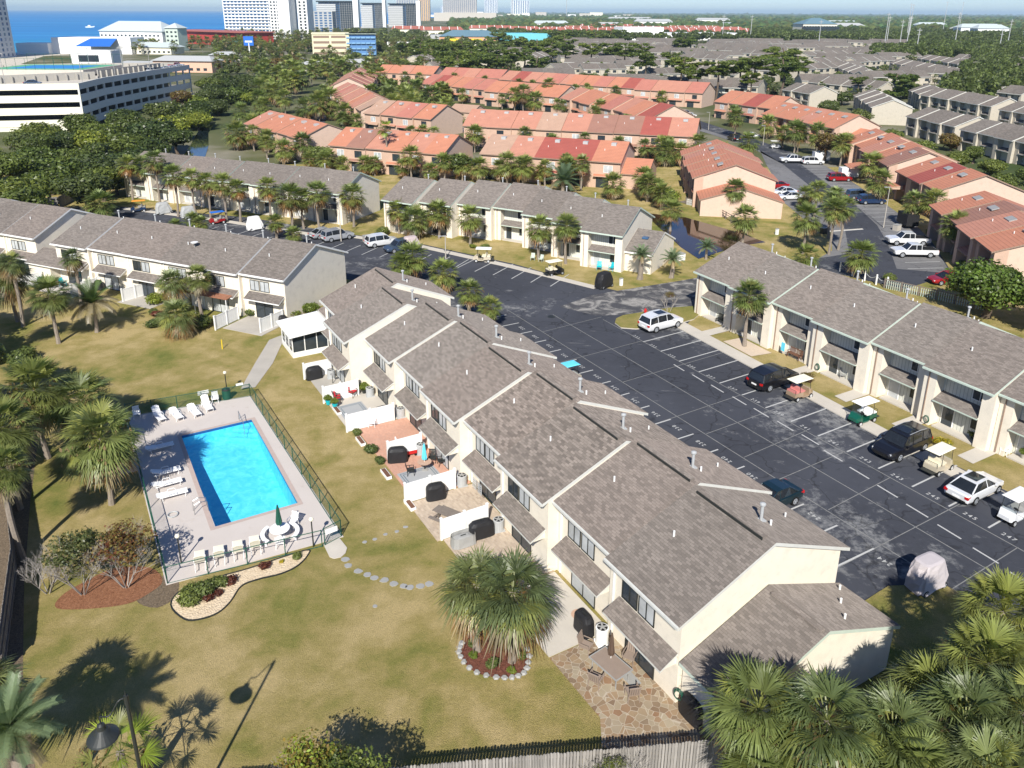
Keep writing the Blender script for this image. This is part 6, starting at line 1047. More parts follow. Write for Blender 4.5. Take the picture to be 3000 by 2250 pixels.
def covered_cart(label, x, y, rz, mat, L=2.5, w=1.3, h=1.9, group=None):
    t = thing('covered_golf_cart', x, y, .012, rz, label, 'covered golf cart', group); rs = random.Random(int(x*7)); b = MB(); rings = []; N_ = 20
    for z, fx, fy in ((.18, 1.0, 1.0), (.35, .99, .98), (.8, .98, .97), (1.3, .86, .93), (1.7, .74, .88), (h, .66, .82), (h+.04, .5, .6)):
        ring = []
        for i in range(N_):
            a = 2*math.pi*i/N_; cx, cy = math.cos(a), math.sin(a); e = .42; px = abs(cx)**e*(1 if cx > 0 else -1)*L/2*fx; py = abs(cy)**e*(1 if cy > 0 else -1)*w/2*fy; k = 1+(.06*math.sin(i*2.4+z*2)+rs.uniform(-.02, .02))*(z < h-.2); ring.append((px*k-.1*(z > 1), py*k, z+(.08*math.sin(i*1.7) if z < .2 else 0)))
        rings.append(ring)
    b.loft(rings); b.build('cover', mat if not isinstance(mat, str) else M[mat], t)
    for sx in (-.8, .85):
        for sy in (-1, 1): wheel_at(t, sx, sy*(w/2-.12), .23, .2)
    return t
car('suv', 'white', 'white SUV with black panoramic roof at the tip of the grass island', 16.0, 79.7, R(32), sunroof=True, sc_=1.04, rack=True)
car('suv', 'black', 'black SUV parked next to a golf cart with pink seats', *UV(-45.2, 53.6), R(31), sc_=1.05)
golf_cart('beige golf cart with pink-red seats beside the black SUV', *UV(-42.2, 53.6), R(30), 'tan', 'gcream', 'pinkc')
golf_cart('long dark green golf cart with white roof and white seats', *UV(-36.6, 54.6), R(208), 'green', 'wht', 'white2')
car('suv', 'black', 'black crossover facing out into the lane between two golf carts', *UV(-32.0, 53.2), R(211), sc_=1.05, sunroof=True, rack=True)
golf_cart('cream golf cart with tan seats and pinkish roof beside the black crossover', *UV(-28.9, 53.2), R(32), 'cream', 'gcream', 'cushion')
car('sedan', 'white', 'white sedan with dark rear window and open sunroof', *UV(-25.8, 52.6), R(31), sunroof=True)
golf_cart('white golf cart with white roof nearest the right edge', *UV(-22.7, 51.9), R(210), 'white', 'wht', 'grey', rear=True)
car('sedan', 'dgreen', 'dark green sedan half hidden behind the centre terrace roof', *UV(-31.9, 39.0), R(211))
golf_cart('golf cart with bright turquoise roof peeking over the centre roof', *UV(-54.6, 37.5), R(30), 'cream', 'skyb', 'cushion')
covered_cart('golf cart under a pale pinkish cover by the corner grass', *UV(-21.4, 40.6), R(28), plain('pink_cover', (.50, .455, .46), .7, .3, .08, 3, bump=.6), h=2.0)
golf_cart('white roofed golf cart in front of the stepped terrace', -4.0, 103.3, R(-5+180), 'cream', 'wht', 'cushion')
golf_cart('black golf cart with open frame roof at the central bays', 5.5, 97.8, R(30), 'black', 'gcream', 'cushion')
covered_cart('golf cart under a black cover at the end of the central bays', 11.3, 92.9, R(45), 'blk')
covered_cart('small pinkish covered cart behind the slate blue car', -14.3, 109.0, R(30), plain('rose_cover', (.50, .42, .41), .7))
car('suv', 'white', 'white SUV left of the slate blue car before the rear palms', -18.8, 111.0, R(30))
car('suv', 'slate', 'slate blue crossover with a bright windscreen', -15.8, 108.3, R(215), sc_=.97)
car('sedan', 'silver', 'bronze grey sedan left of the silver SUV', -28.0, 115.4, R(40)); car('suv', 'silver', 'silver SUV beside the tall lamp post', -25.8, 113.9, R(38))
covered_cart('golf cart under a bright white cover in the rear bays', -39.6, 119.2, R(38), 'white2', h=2.1)
golf_cart('red golf cart with blue roof by the rear palms', -46.8, 123.0, R(215), 'red', 'blue', 'grey'); covered_cart('left of two grey covered carts in the rear bays', -57.8, 129.2, R(38), 'gry'); covered_cart('right of two grey covered carts in the rear bays', -52.6, 126.6, R(38), 'gry'); golf_cart('dark blue golf cart with tan roof at the far left bay', -62.6, 130.6, R(200), 'blue', 'orange', 'grey')
CR = [('pickup', 'white', 57.9, 112.9, 178+0, 'white crew cab pickup with grey bed, nearer the orange houses'), ('pickup', 'white', 56.0, 106.9, 178, 'large white pickup with tan running boards in the right bays'), ('sedan', 'red', 54.6, 95.2, 188, 'red sedan beside a dark golf cart on the right'), ('suv', 'slate', 63.3, 143.2, 2, 'dark blue SUV behind the other blue one'), ('suv', 'blue', 63.8, 139.3, 2, 'dark blue SUV in front of the other blue one'), ('suv', 'red', 66.0, 159.6, 0, 'red SUV parked below a white trailer'), ('suv', 'white', 67.2, 178.3, 0, 'white SUV right of a white pickup by the entrance'), ('pickup', 'white', 63.5, 180.3, 180, 'white pickup beside the white SUV near the sign'), ('sedan', 'white', 50.3, 142.5, 188, 'white sedan by the pale gable house'), ('sedan', 'white', 50.6, 146.5, 188, 'second white sedan behind the pale gable house'), ('sedan', 'red', 50.9, 152.3, 188, 'dark red sedan tail showing behind the pale house'), ('sedan', 'white', 65.2, 218.1, 0, 'white sedan before the orange recessed porches'), ('sedan', 'white', 57.2, 262.8, 10, 'white sedan at the far end of the road'), ('suv', 'silver', 57.0, 267.5, 10, 'silver car behind the white one at the road end'), ('suv', 'black', 58.5, 213, 100, 'black car in the palm shade by the far bays')]
for k, c, x, y, a, l in CR: (pickup(c, l, x, y, R(a)) if k == 'pickup' else car(k, c, l, x, y, R(a)))
golf_cart('dark grey golf cart behind the red sedan', 55.2, 92.6, R(185), 'grey', 'drk', 'white2'); golf_cart('white roofed golf cart in the far right bays', 65.6, 200.1, R(0), 'white', 'wht', 'grey')
def trailer(x, y, rz, mat, label):
    t = thing('box_trailer', x, y, .02, rz, label, 'trailer'); MB().box(-1.8, 1.5, -.95, .95, .5, 2.3).box(1.5, 1.75, -.8, .8, .5, 2.1).build('box', mat, t)
    for sy in (-1, 1): wheel_at(t, -.2, sy*1.0, .34, .2)
    MB().tube([(1.7, 0, .5), (2.8, 0, .5)], .05).build('tow_bar', M['drk'], t)
trailer(68.7, 162.0, R(0), M['wht'], 'white box trailer behind the red SUV'); trailer(62.6, 123.2, R(90), M['blk'], 'black open trailer by the right lamp post'); trailer(70.2, 181.5, R(0), M['wht'], 'white covered trailer behind the white SUV')
rc = random.Random(9)
for i in range(26):
    x, y = [(70, 350), (118, 360), (60, 300), (100, 315), (-95, 560), (-150, 560), (-180, 540), (-70, 530), (-60, 300), (-75, 345)][i % 10]; x += rc.uniform(-9, 9); y += rc.uniform(-5, 5)
    if i % 10 > 7: x, y = -62+(y-300)*-.2+2, y
    car(rc.choice(['suv', 'sedan']), rc.choice(['white', 'silver', 'grey', 'black', 'blue', 'white']), 'tiny car parked far off among the distant buildings', x, y, R(rc.uniform(-20, 200)), group='distant parked cars')
for i, (x, y, k, c, l) in enumerate([(-150, 252, 'suv', 'black', 'black SUV on the garage roof beside the ramp wall'), (-140.5, 240, 'sedan', 'slate', 'blue grey car near the garage roof edge'), (-127.5, 291, 'suv', 'silver', 'silver SUV parked on the garage roof'), (-125.2, 293, 'suv', 'black', 'dark SUV next to the silver one on the garage roof'), (-129.5, 318, 'pickup', 'red', 'red pickup on the garage roof')]):
    t = (pickup(c, l, x, y, R(5)) if k == 'pickup' else car(k, c, l, x, y, R(10))); t.location.z = 11.12
for i in range(6): t = car('suv' if i % 2 else 'sedan', 'white', 'white car at the far end of the garage roof', -126.5+.6*i*.3, 297+i*2.6, R(175), group='white cars on the garage roof'); t.location.z = 11.12
# ---------------------------------------------------------------- fences
def picket_fence(x0, y0, x1, y1, h, label, name='wooden_fence', w=.145, mat='picket'):
    L = math.hypot(x1-x0, y1-y0); a = math.atan2(y1-y0, x1-x0); t = thing(name, x0, y0, 0, a, label, 'fence'); n = int(L/w); rs = random.Random(3); b = MB()
    for i in range(n):
        x = i*w; z = h+rs.uniform(-.04, .04); o = rs.uniform(0, .012); p0, p1 = x+.008, x+w-.01
        b.poly([(p0, o, 0), (p1, o, 0), (p1, o, z-.05), ((p0+p1)/2, o, z), (p0, o, z-.05)]); b.poly([(p1, o+.02, 0), (p0, o+.02, 0), (p0, o+.02, z-.05), ((p0+p1)/2, o+.02, z), (p1, o+.02, z-.05)])
        b.poly([(p0, o+.02, z-.05), (p0, o, z-.05), ((p0+p1)/2, o, z), ((p0+p1)/2, o+.02, z)]); b.poly([(p1, o, z-.05), (p1, o+.02, z-.05), ((p0+p1)/2, o+.02, z), ((p0+p1)/2, o, z)])
    b.build('pickets', M[mat], t); b = MB()
    for z in (.3, h*.55, h-.3): b.box(0, L, .035, .09, z, z+.09)
    b.build('rails', M['wood'], t); return t
picket_fence(-13, 24.3, 26, 28.3, 2.0, 'weathered grey picket fence along the bottom of the picture'); 
picket_fence(-37.0, 50.7, -29.6, 39.6, 1.95, 'wooden board fence at the left edge behind the palms'); picket_fence(-29.6, 39.6, -25.7, 31.9, 1.95, 'nearer section of the board fence at the left edge')
picket_fence(-77.1, 133.0, -78.8, 152, 2.0, 'dark board fence beside the rear cart bays', w=.3, mat='picket')
picket_fence(-90, 121, -77.1, 133, 2.0, 'dark board fence continuing under the left trees', w=.3, mat='picket')
def chain_fence(pts, h, label, gate=None, mesh=True):
    t = thing('pool_fence', pts[0][0], pts[0][1], 0, 0, label, 'fence'); o = Vector((*pts[0], 0)); ln = [Vector((*p, 0))-o for p in pts]
    for a, c in zip(ln, ln[1:]):
        L = (c-a).length; n = max(1, round(L/2.1)); b = MB()
        for z in (.04, h): b.cyl(a+Vector((0, 0, z)), c+Vector((0, 0, z)), .028, n=6)
        b.build('rails', M['dgreen'], t)
        for i in range(n+1): p = a+(c-a)*(i/n); MB().cyl(p, p+Vector((0, 0, h+.03)), .035, n=6).build('post', M['dgreen'], t)
        if mesh: b = MB(); b.poly([a+Vector((0, 0, .05)), c+Vector((0, 0, .05)), c+Vector((0, 0, h)), a+Vector((0, 0, h))]); b.build('chain_mesh', M['mesh'], t)
    return t
t = NT('chain_link'); uv = t.uv(); mp = t.n('Mapping'); mp.inputs['Rotation'].default_value = (0, 0, R(45)); mp.inputs['Scale'].default_value = (16, 16, 1); t.l(uv, mp.inputs['Vector']); ck = t.n('TexBrick'); ck.offset = 0; ck.inputs['Scale'].default_value = 1; ck.inputs['Brick Width'].default_value = 1; ck.inputs['Row Height'].default_value = 1; ck.inputs['Mortar Size'].default_value = .055; ck.inputs['Mortar Smooth'].default_value = 0; t.l(mp.outputs[0], ck.inputs['Vector'])
t.fin((.01, .10, .075), .5); tr = t.n('BsdfTransparent'); mx = t.n('MixShader'); t.l(ck.outputs['Fac'], mx.inputs[0]); t.l(tr.outputs[0], mx.inputs[1]); t.l(t.b.outputs[0], mx.inputs[2]); t.l(mx.outputs[0], t.out.inputs[0]); M['mesh'] = t.mat
c1, c2, c3, c4 = UV(-43.0, 12.25), UV(-66.0, 11.7), UV(-67.2, 1.9), UV(-43.7, 1.9)
chain_fence([c2, c1], 1.25, 'green chain link fence along the long right side of the pool deck'); chain_fence([c3, c4], 1.25, 'green chain link fence along the shaded left side of the pool deck')
chain_fence([c3, c2], 1.2, 'green chain link fence behind the white loungers at the far end of the pool'); chain_fence([c4, (-11.9, 42.35)], 1.2, 'green rail fence behind the four cream lounge chairs', mesh=False)
chain_fence([(-11.75, 42.45), c1], 1.25, 'green pool gate panel beside the round concrete path end')
def sign(x, y, z, rz, w, h, label): t = thing('notice_sign', x, y, z, rz, label, 'sign'); MB().box(-w/2, w/2, -.02, .02, 0, h).build('board', M['wht'], t)
sign(-26.5, 61.9, .75, R(30), .9, .35, 'blank looking white notice on the far pool fence'); sign(-23.9, 63.5, .8, R(30), .6, .25, 'small white notice by the far pool gate'); sign(-11.35, 42.75, .75, R(35), .8, .35, 'pale notice hung on the near pool gate')
def wfence(x0, y0, x1, y1, label, h=1.55, lat=False, name='privacy_fence'):
    L = math.hypot(x1-x0, y1-y0); a = math.atan2(y1-y0, x1-x0); t = thing(name, x0, y0, 0, a, label, 'privacy fence'); b = MB(); b.box(.05, L-.05, -.02, .02, .08, h-.06)
    for i in range(int(L/.3)): b.box(.2+i*.3, .215+i*.3, -.028, .028, .1, h-.1)
    b.box(0, L, -.035, .035, h-.1, h).box(0, L, -.035, .035, .05, .15); b.build('panel', M['wht'], t); n = max(1, round(L/1.9))
    for i in range(n+1): x = L*i/n; b = MB(); b.box(x-.07, x+.07, -.07, .07, 0, h+.06); b.box(x-.09, x+.09, -.09, .09, h+.06, h+.1); b.build('post', M['wht'], t)
FB = [(-67.1, 16.8, 'beside the sunroom patio'), (-61.6, 16.9, 'above the patio with red cushioned chairs'), (-55.8, 17.0, 'between the red cushion patio and the pink brick patio'), (-50.2, 18.3, 'above the patio with the blue umbrella'), (-44.35, 17.25, 'below the blue umbrella patio'), (-39.5, 17.7, 'by the picnic table patio')]
for u, v, l in FB:
    p = UV(u, v); q = UV(u, 21.0 if u > -60 else (20.0 if u > -65 else 19.3)); wfence(*p, *q, 'white vinyl privacy fence '+l)
for (x0, y0, x1, y1, l) in [(-59.6, 91.2, -57.9, 93.2, 'white privacy fence far left by the dark green bin'), (-51.6, 88.2, -50.0, 91.0, 'white privacy fence right of the turquoise chair patio'), (-45.0, 86.8, -43.2, 89.4, 'white privacy fence left of the blue patio umbrella'), (-31.3, 78.3, -29.9, 81.5, 'white privacy fence in front of the brown awning patio'), (-26.3, 77.6, -24.7, 80.3, 'white privacy fence at the right end by the grey gable')]: wfence(x0, y0, x1, y1, l)
for i, (x0, y0, x1, y1, l) in enumerate([(30.6, 138.2, 34.2, 133.2, 'white picketed footbridge rail over the canal'), (45.9, 93.2, 54.0, 85.3, 'low wooden rail fence behind the right terrace'), (34.3, 131.5, 35.6, 124.0, 'dark wooden rail fence down the canal bank')]):
    L = math.hypot(x1-x0, y1-y0); t = thing('rail_fence', x0, y0, 0, math.atan2(y1-y0, x1-x0), l, 'fence'); m_ = M['wht'] if i == 0 else M['wood']; b = MB()
    for z in (.35, .75, 1.1): b.box(0, L, -.03, .03, z, z+.1)
    b.build('rails', M['wood'], t); b = MB()
    for k in range(int(L/(.25 if i < 2 else 2))): b.box(k*(.25 if i < 2 else 2), k*(.25 if i < 2 else 2)+.06, -.05, .05, 0, 1.05)
    b.build('pickets', m_ if i == 0 else M['grn'] if i == 1 else m_, t)
    for k in range(int(L/2)+1): MB().box(k*2-.07, k*2+.07, -.07, .07, 0, 1.25).build('post', M['wood'], t)
bd = thing('canal_bridge', 30.0, 139.6, 0, R(-50), 'low wooden footbridge deck beside the canal', 'bridge'); MB().box(0, 9, -.2, 1.0, .05, .2).build('deck', M['wood'], bd)
PW = [(42.9, 99.6), (43.8, 97.8), (44.6, 95.9), (45.4, 94.4), (46.3, 93.4)]
for i, (x, y) in enumerate(PW): t = thing('rope_post', x, y, 0, 0, 'white post of the rope barrier beside the road bend', 'post', 'white rope barrier posts'); MB().cyl((0, 0, 0), (0, 0, 1.35), .1, n=8).build('post', M['wht'], t)
for (a, c) in zip(PW, PW[1:]): t = thing('barrier_rope', a[0], a[1], 0, 0, 'sagging rope between white posts at the road bend', 'rope', 'ropes between the white posts'); b = MB(); b.tube([(0+(c[0]-a[0])*k/6, (c[1]-a[1])*k/6, 1.15-.45*math.sin(math.pi*k/6)) for k in range(7)], .03, 5); b.build('rope', M['gry'], t)
# ---------------------------------------------------------------- lamps
def lamp_hook(x, y, h, rz, label):
    t = thing('street_lamp', x, y, 0, rz, label, 'street lamp'); b = MB(); b.cyl((0, 0, 0), (0, 0, h-.2), .09, .06, 10); b.cyl((0, 0, h-.3), (0, 0, h+.1), .08, .08, 10); b.cyl((0, 0, h+.1), (0, 0, h+.35), .03, .005, 6); b.build('pole', M['drk'], t, True)
    pts = [(0, 0, h-.05)]+[(-.9*k/10, 0, h-.05-.45*k/10+.16*math.sin(k/10*math.pi*2.2)) for k in range(1, 11)]; MB().tube(pts+[(-.92, 0, h-.75)], .028, 6).build('arm', M['drk'], t)
    o = MB().lathe([(.05, h-.72), (.13, h-.78), (.16, h-.95), (.20, h-.98), (.28, h-1.1), (.52, h-1.28), (.55, h-1.34), (.50, h-1.33), (.2, h-1.15)], 22, c=(-.92, 0)).build('lamp_shade', M['drk'], t, True); MB().lathe([(.12, h-1.15), (.12, h-1.3), (.03, h-1.36)], 10, c=(-.92, 0)).build('bulb', M['wht'], o); return t
lamp_hook(-13.6, 22.0, 8.95, R(28), 'black hooked street lamp with bell shade in the bottom left corner')
def pool_lamp(x, y, label):
    t = thing('pool_lamp', x, y, 0, 0, label, 'lamp post'); MB().cyl((0, 0, 0), (0, 0, 1.9), .05, .04, 8).build('post', M['drk'], t); MB().lathe([(.06, 1.9), (.13, 1.95), (.15, 2.03), (.12, 2.12), (.03, 2.16)], 12).build('globe', M['gcream'], t, True)
pool_lamp(-12.45, 42.35, 'black pool lamp with pale globe next to the near gate'); pool_lamp(-25.1, 63.6, 'black pool lamp beside the green litter bin'); pool_lamp(-20.1, 40.6, 'black pool lamp at the left front corner of the fence')
for x, y, h, l in [(-9.1, 104.7, 3.2, 'slim pale lamp post in front of the stepped terrace'), (-25.1, 113.0, 6.6, 'tall pale lamp post beside the silver SUV'), (58.7, 122.6, 6.5, 'tall tan lamp post at the kerb island of the right road'), (56.5, 233, 5, 'lamp post far up the right road'), (-79, 130, 5, 'dark lamp post under the left trees'), (64, 205, 5, 'dark lamp post beside the far parking bays')]:
    t = thing('lamp_post', x, y, 0, R(20), l, 'lamp post'); MB().cyl((0, 0, 0), (0, 0, h), .09, .05, 8).build('pole', M['conc'], t); MB().box(-.7, .1, -.07, .07, h-.05, h+.05).build('arm', M['grey'], t); MB().box(-1.0, -.6, -.14, .14, h-.02, h+.1).build('lamp_head', M['grey'], t)
# ---------------------------------------------------------------- pool furniture
def lounger(x, y, rz, label, back=R(38), fab='white2', group=None, base='white2'):
    t = thing('pool_lounger', x, y, .05, rz, label, 'sun lounger', group); b = MB()
    for sy in (-.30, .27): b.box(-.9, .95, sy, sy+.03, .30, .35)
    b.build('frame', M[base], t); b = MB()
    for i in range(13): b.box(-.28+i*.095, -.2+i*.095, -.27, .27, .345, .365)
    b.build('seat', M[fab], t); b = MB(); b.M = Matrix.Translation((-.28, 0, .355)) @ Matrix.Rotation(back, 4, 'Y'); b.box(-.72, 0, -.27, .27, 0, .02); b.box(-.74, 0, -.30, -.27, -.01, .03); b.box(-.74, 0, .27, .30, -.01, .03); b.box(-.80, -.72, -.2, .2, .0, .03); b.build('backrest', M[fab], t)
    for lx in (-.7, .75):
        for sy in (-.28, .28): MB().cyl((lx, sy, 0), (lx+(.05 if lx > 0 else -.05), sy, .32), .022, n=6).build('leg', M[base], t)
    b = MB()
    for sy in (-.33, .33): b.tube([(-.35, sy, .33), (-.25, sy, .52), (.15, sy, .52), (.25, sy, .33)], .018, 5)
    b.build('armrest', M[base], t)
for (u, v, a, bk, l) in [(-65.4, 4.2, -48, 50, 'white lounger second from the far left deck corner'), (-65.0, 5.5, -48, 12, 'flat white lounger third from the far left deck corner'), (-64.9, 6.9, -50, 14, 'flat white lounger fourth along the far pool fence'), (-65.4, 8.0, -55, 55, 'tall backed white lounger near the litter bin')]: lounger(*UV(u, v), R(a), l, R(bk))
for (x, y, a, bk, l) in [(-26.9, 53.9, 32, 8, 'lounger on the left deck nearest the steps end'), (-25.0, 50.4, 32, 20, 'upper lounger of the pair in palm shade'), (-24.3, 48.9, 32, 12, 'lower lounger of the pair in palm shade'), (-23.4, 47.6, 30, 6, 'sunlit white lounger at the left deck edge')]: lounger(x, y, R(a), l, R(bk))
for (x, y, l) in [(-18.9, 40.5, 'leftmost of the four cream lounge chairs'), (-17.9, 41.0, 'second from left of the four cream lounge chairs'), (-16.9, 41.5, 'third from left of the four cream lounge chairs'), (-16.0, 42.0, 'rightmost of the four cream lounge chairs')]: lounger(x, y, R(112), l, R(62), 'gcream')
def chair(x, y, rz, label, mat='white2', group=None, cush=None, z=.05, cat='chair', name='patio_chair', sc_=1):
    t = thing(name, x, y, z, rz, label, cat, group, sc=sc_); b = MB()
    b.box(-.25, .25, -.25, .25, .38, .42); b.build('seat', M[mat], t)
    b = MB(); b.M = Matrix.Translation((-.24, 0, .4)) @ Matrix.Rotation(R(-14), 4, 'Y')
    for i in range(5): b.box(-.015, .015, -.24+i*.1, -.16+i*.1, 0, .5)
    b.box(-.02, .02, -.26, .26, .46, .53); b.build('backrest', M[mat], t)
    for sy in (-.29, .26): MB().box(-.27, .24, sy, sy+.04, .58, .61).box(.2, .24, sy, sy+.04, .4, .6).build('armrest', M[mat], t)
    for sx in (-.23, .21):
        for sy in (-.23, .23): MB().cyl((sx*1.12, sy*1.12, 0), (sx, sy, .39), .022, n=5).build('leg', M[mat], t)
    if cush: MB().box(-.22, .24, -.23, .23, .42, .51).box(-.24, -.14, -.22, .22, .5, .85).build('cushion', M[cush], t)
    return t
chair(-31.0, 59.0, R(-60), 'white armchair at the far left corner of the pool deck'); chair(-25.5, 61.8, R(-70), 'white armchair between the tall lounger and litter bin')
t = thing('litter_bin', -24.75, 62.5, .05, 0, 'dark green slatted litter bin with domed lid by the pool fence', 'litter bin'); b = MB(); b.lathe([(.30, 0), (.33, .1), (.33, .85), (.28, .86)], 18); b.build('body', M['dgreen'], t); b = MB()
for i in range(18): a = i*math.pi/9; b.at(0, 0, 0, a); b.box(.33, .355, -.03, .03, .05, .82)
b.M = None; b.build('slats', M['dgreen'], t); MB().lathe([(.36, .86), (.35, .92), (.22, 1.02), (.12, 1.04)], 18).build('lid', M['drk'], t, True)
def umbrella(x, y, z, h, label, mat, r=.16, base=None):
    t = thing('closed_umbrella', x, y, z, 0, label, 'umbrella'); MB().cyl((0, 0, 0), (0, 0, h), .02, n=6).build('pole', M['wht'], t); b = MB(); rings = []
    for zz, rr in ((h*.42, r), (h*.5, r*1.15), (h*.7, r*.8), (h*.9, r*.5), (h, .03)): rings.append([(rr*(1+.28*(i % 2))*math.cos(i*math.pi/8), rr*(1+.28*(i % 2))*math.sin(i*math.pi/8), zz) for i in range(16)])
    b.loft(rings); b.build('canopy', M[mat], t)
    if base: MB().lathe([(.25, 0), (.25, .06), (.04, .1)], 14).build('base', M['grey'], t)
tx, ty = -14.75, 43.15; t = thing('round_table', tx, ty, .05, 0, 'round pale picnic table under the closed green umbrella', 'table'); MB().lathe([(.62, .68), (.64, .70), (.64, .73), (.60, .74)], 26).build('tabletop', M['white2'], t); MB().lathe([(.3, 0), (.1, .05), (.08, .68)], 12).build('pedestal', M['wht'], t)
for i, (a, l) in enumerate(((R(195), 'curved pale bench left of the round pool table'), (R(20), 'curved pale bench right of the round pool table'), (R(285), 'white chair in front of the round pool table'))):
    if i == 2: chair(tx+.95*math.cos(a), ty+.95*math.sin(a), a+math.pi, l); chair(tx+.5, ty+1.2, R(-110), 'white chair behind the round pool table'); continue
    t = thing('curved_bench', tx, ty, .05, a, l, 'bench'); b = MB(); arc = [R(-48+96*k/8) for k in range(9)]
    for p, q in zip(arc, arc[1:]): b.slab((.95*math.cos(p), .95*math.sin(p), .44), (1.22*math.cos(p), 1.22*math.sin(p), .44), (1.22*math.cos(q), 1.22*math.sin(q), .44), (.95*math.cos(q), .95*math.sin(q), .44), .05)
    b.build('seat', M['white2'], t)
    for s in (-.6, .6): MB().box(1.08*math.cos(s)-.05, 1.08*math.cos(s)+.05, 1.08*math.sin(s)-.05, 1.08*math.sin(s)+.05, 0, .4).build('leg', M['white2'], t)
umbrella(tx, ty, .05, 2.45, 'closed dark green umbrella standing through the pool table', 'dgreen', .14)
t = thing('pool_handrail', *UV(-61.3, 9.9), .05, AU, 'chrome handrail at the corner steps of the pool', 'handrail'); b = MB()
for s in (0,): b.tube([(-.9, 0, 0), (-.7, 0, .85), (1.0, 0, .55), (1.2, 0, -.6)], .025, 6); b.tube([(-.5, .0, 0), (-.3, 0, .8)], .02, 6)
b.build('rail', M['metal'], t)
t = thing('pool_ladder', *UV(-50.3, 5.2), .05, AU+math.pi, 'metal ladder over the left pool edge', 'pool ladder'); b = MB()
for s in (-.27, .27): b.tube([(s, .75, 0), (s, .7, .75), (s, .35, .88), (s, -.12, .75), (s, -.2, -.9)], .024, 6)
for z in (-.25, -.55): b.tube([(-.27, -.2, z), (.27, -.2, z)], .02, 6)
b.build('rails', M['metal'], t)
t = thing('life_ring', -22.6, 45.5, .08, R(20), 'dark ring lying at the left fence of the pool deck', 'life ring'); b = MB(); b.tube([(.32*math.cos(k*math.pi/8), .32*math.sin(k*math.pi/8), .04) for k in range(17)], .05, 6); b.build('ring', M['gry'], t)
for k, (x, y) in enumerate([(-10.2, 41.1), (-9.9, 40.5), (-9.2, 40.0), (-8.6, 39.7), (-8.1, 39.4), (-7.5, 39.2), (-6.9, 38.9), (-6.3, 38.7), (-5.9, 38.6), (-5.3, 38.7), (-4.8, 38.9), (-9.3, 42.8), (-8.7, 43.1), (-8.1, 43.6), (-7.4, 43.9), (-6.9, 44.4), (-7.7, 37.0)]):
    g_ = 'curved row of stepping stones from the pool path' if k < 11 else 'dark stepping stones beside the picnic patio'; rs2 = random.Random(k); b = MB(); s = .27 if k < 11 else .16; pts = [(s*rs2.uniform(.8, 1.15)*math.cos(a*math.pi/3.5), s*rs2.uniform(.7, 1)*math.sin(a*math.pi/3.5)) for a in range(7)]
    b.poly([(px, py, .035) for px, py in pts]); 
    for i in range(7): p, q = pts[i], pts[(i+1) % 7]; b.poly([(*p, 0), (*q, 0), (*q, .035), (*p, .035)])
    o = b.build('stepping_stone', M['grey']); o.location = (x, y, 0); tag(o, 'pale flat stepping stone in the curved row across the lawn' if k < 11 else 'small dark stepping stone in the lawn', 'stepping stone', g_)
for k in range(24):
    i = int(k/24*len(ib)); x, y = ib[i]; 
    if y > 34.3: continue
    rs2 = random.Random(k+50); b = MB(); b.loft([[(s_*math.cos(a*1.047)*rs2.uniform(.8, 1.2), s_*math.sin(a*1.047)*rs2.uniform(.8, 1.2), z) for a in range(6)] for s_, z in ((.16, 0), (.18, .07), (.12, .13))]); o = b.build('edging_rock', M['grey']); o.location = (x, y, 0); tag(o, 'rounded grey rock edging the mulch bed of the two palms', 'rock', 'edging rocks of the palm bed')
t = thing('marker_post', *[(-28.9, 73.4)][0], 0, 0, 'thin yellow marker post on the lawn', 'post'); MB().cyl((0, 0, 0), (0, 0, 1.0), .06, .05, 6).build('post', M['yel'], t)
# ---------------------------------------------------------------- patios of the centre terrace
def brickmat(name, c1_, c2_, w=.2, h=.1, mort=(.45, .4, .35)):
    t = NT(name); br = t.n('TexBrick'); br.inputs['Scale'].default_value = 1; br.inputs['Brick Width'].default_value = w; br.inputs['Row Height'].default_value = h; br.inputs['Mortar Size'].default_value = .008; br.inputs['Color1'].default_value = (*c1_, 1); br.inputs['Color2'].default_value = (*c2_, 1); br.inputs['Mortar'].default_value = (*mort, 1); t.l(t.uv(), br.inputs['Vector'])
    return t.fin(t.mix(t.noise(.8, 4, t.geo()), t.mix(1, br.outputs[0], (.85, .85, .85), 'MULTIPLY'), t.mix(1, br.outputs[0], (1.12, 1.12, 1.12), 'MULTIPLY')), .9, .2)
M['pbrick'] = brickmat('pink_pavers', (.60, .31, .21), (.50, .25, .17)); M['tpav'] = brickmat('tan_pavers', (.55, .45, .34), (.42, .33, .25), .3, .15)
t = NT('flagstone'); p = t.geo(); v = t.n('TexVoronoi'); v.inputs['Scale'].default_value = 2.9; t.l(p, v.inputs['Vector']); ve = t.n('TexVoronoi', feature='DISTANCE_TO_EDGE'); ve.inputs['Scale'].default_value = 2.9; t.l(p, ve.inputs['Vector'])
c = t.ramp(v.outputs['Color'], [(0, (.27, .15, .09)), (.3, (.34, .25, .165)), (.55, (.38, .32, .24)), (.75, (.23, .16, .11)), (1, (.38, .28, .18))]); c = t.mix(t.noise(.45, 4, p), t.mix(1, c, (.62, .6, .55), 'MULTIPLY'), t.mix(1, c, (1.15, 1.15, 1.1), 'MULTIPLY')); c = t.mix(t.ramp(ve.outputs['Distance'], [(0, (1, 1, 1)), (.045, (0, 0, 0))]), c, (.46, .40, .32)); M['flag'] = t.fin(c, .85, .25)
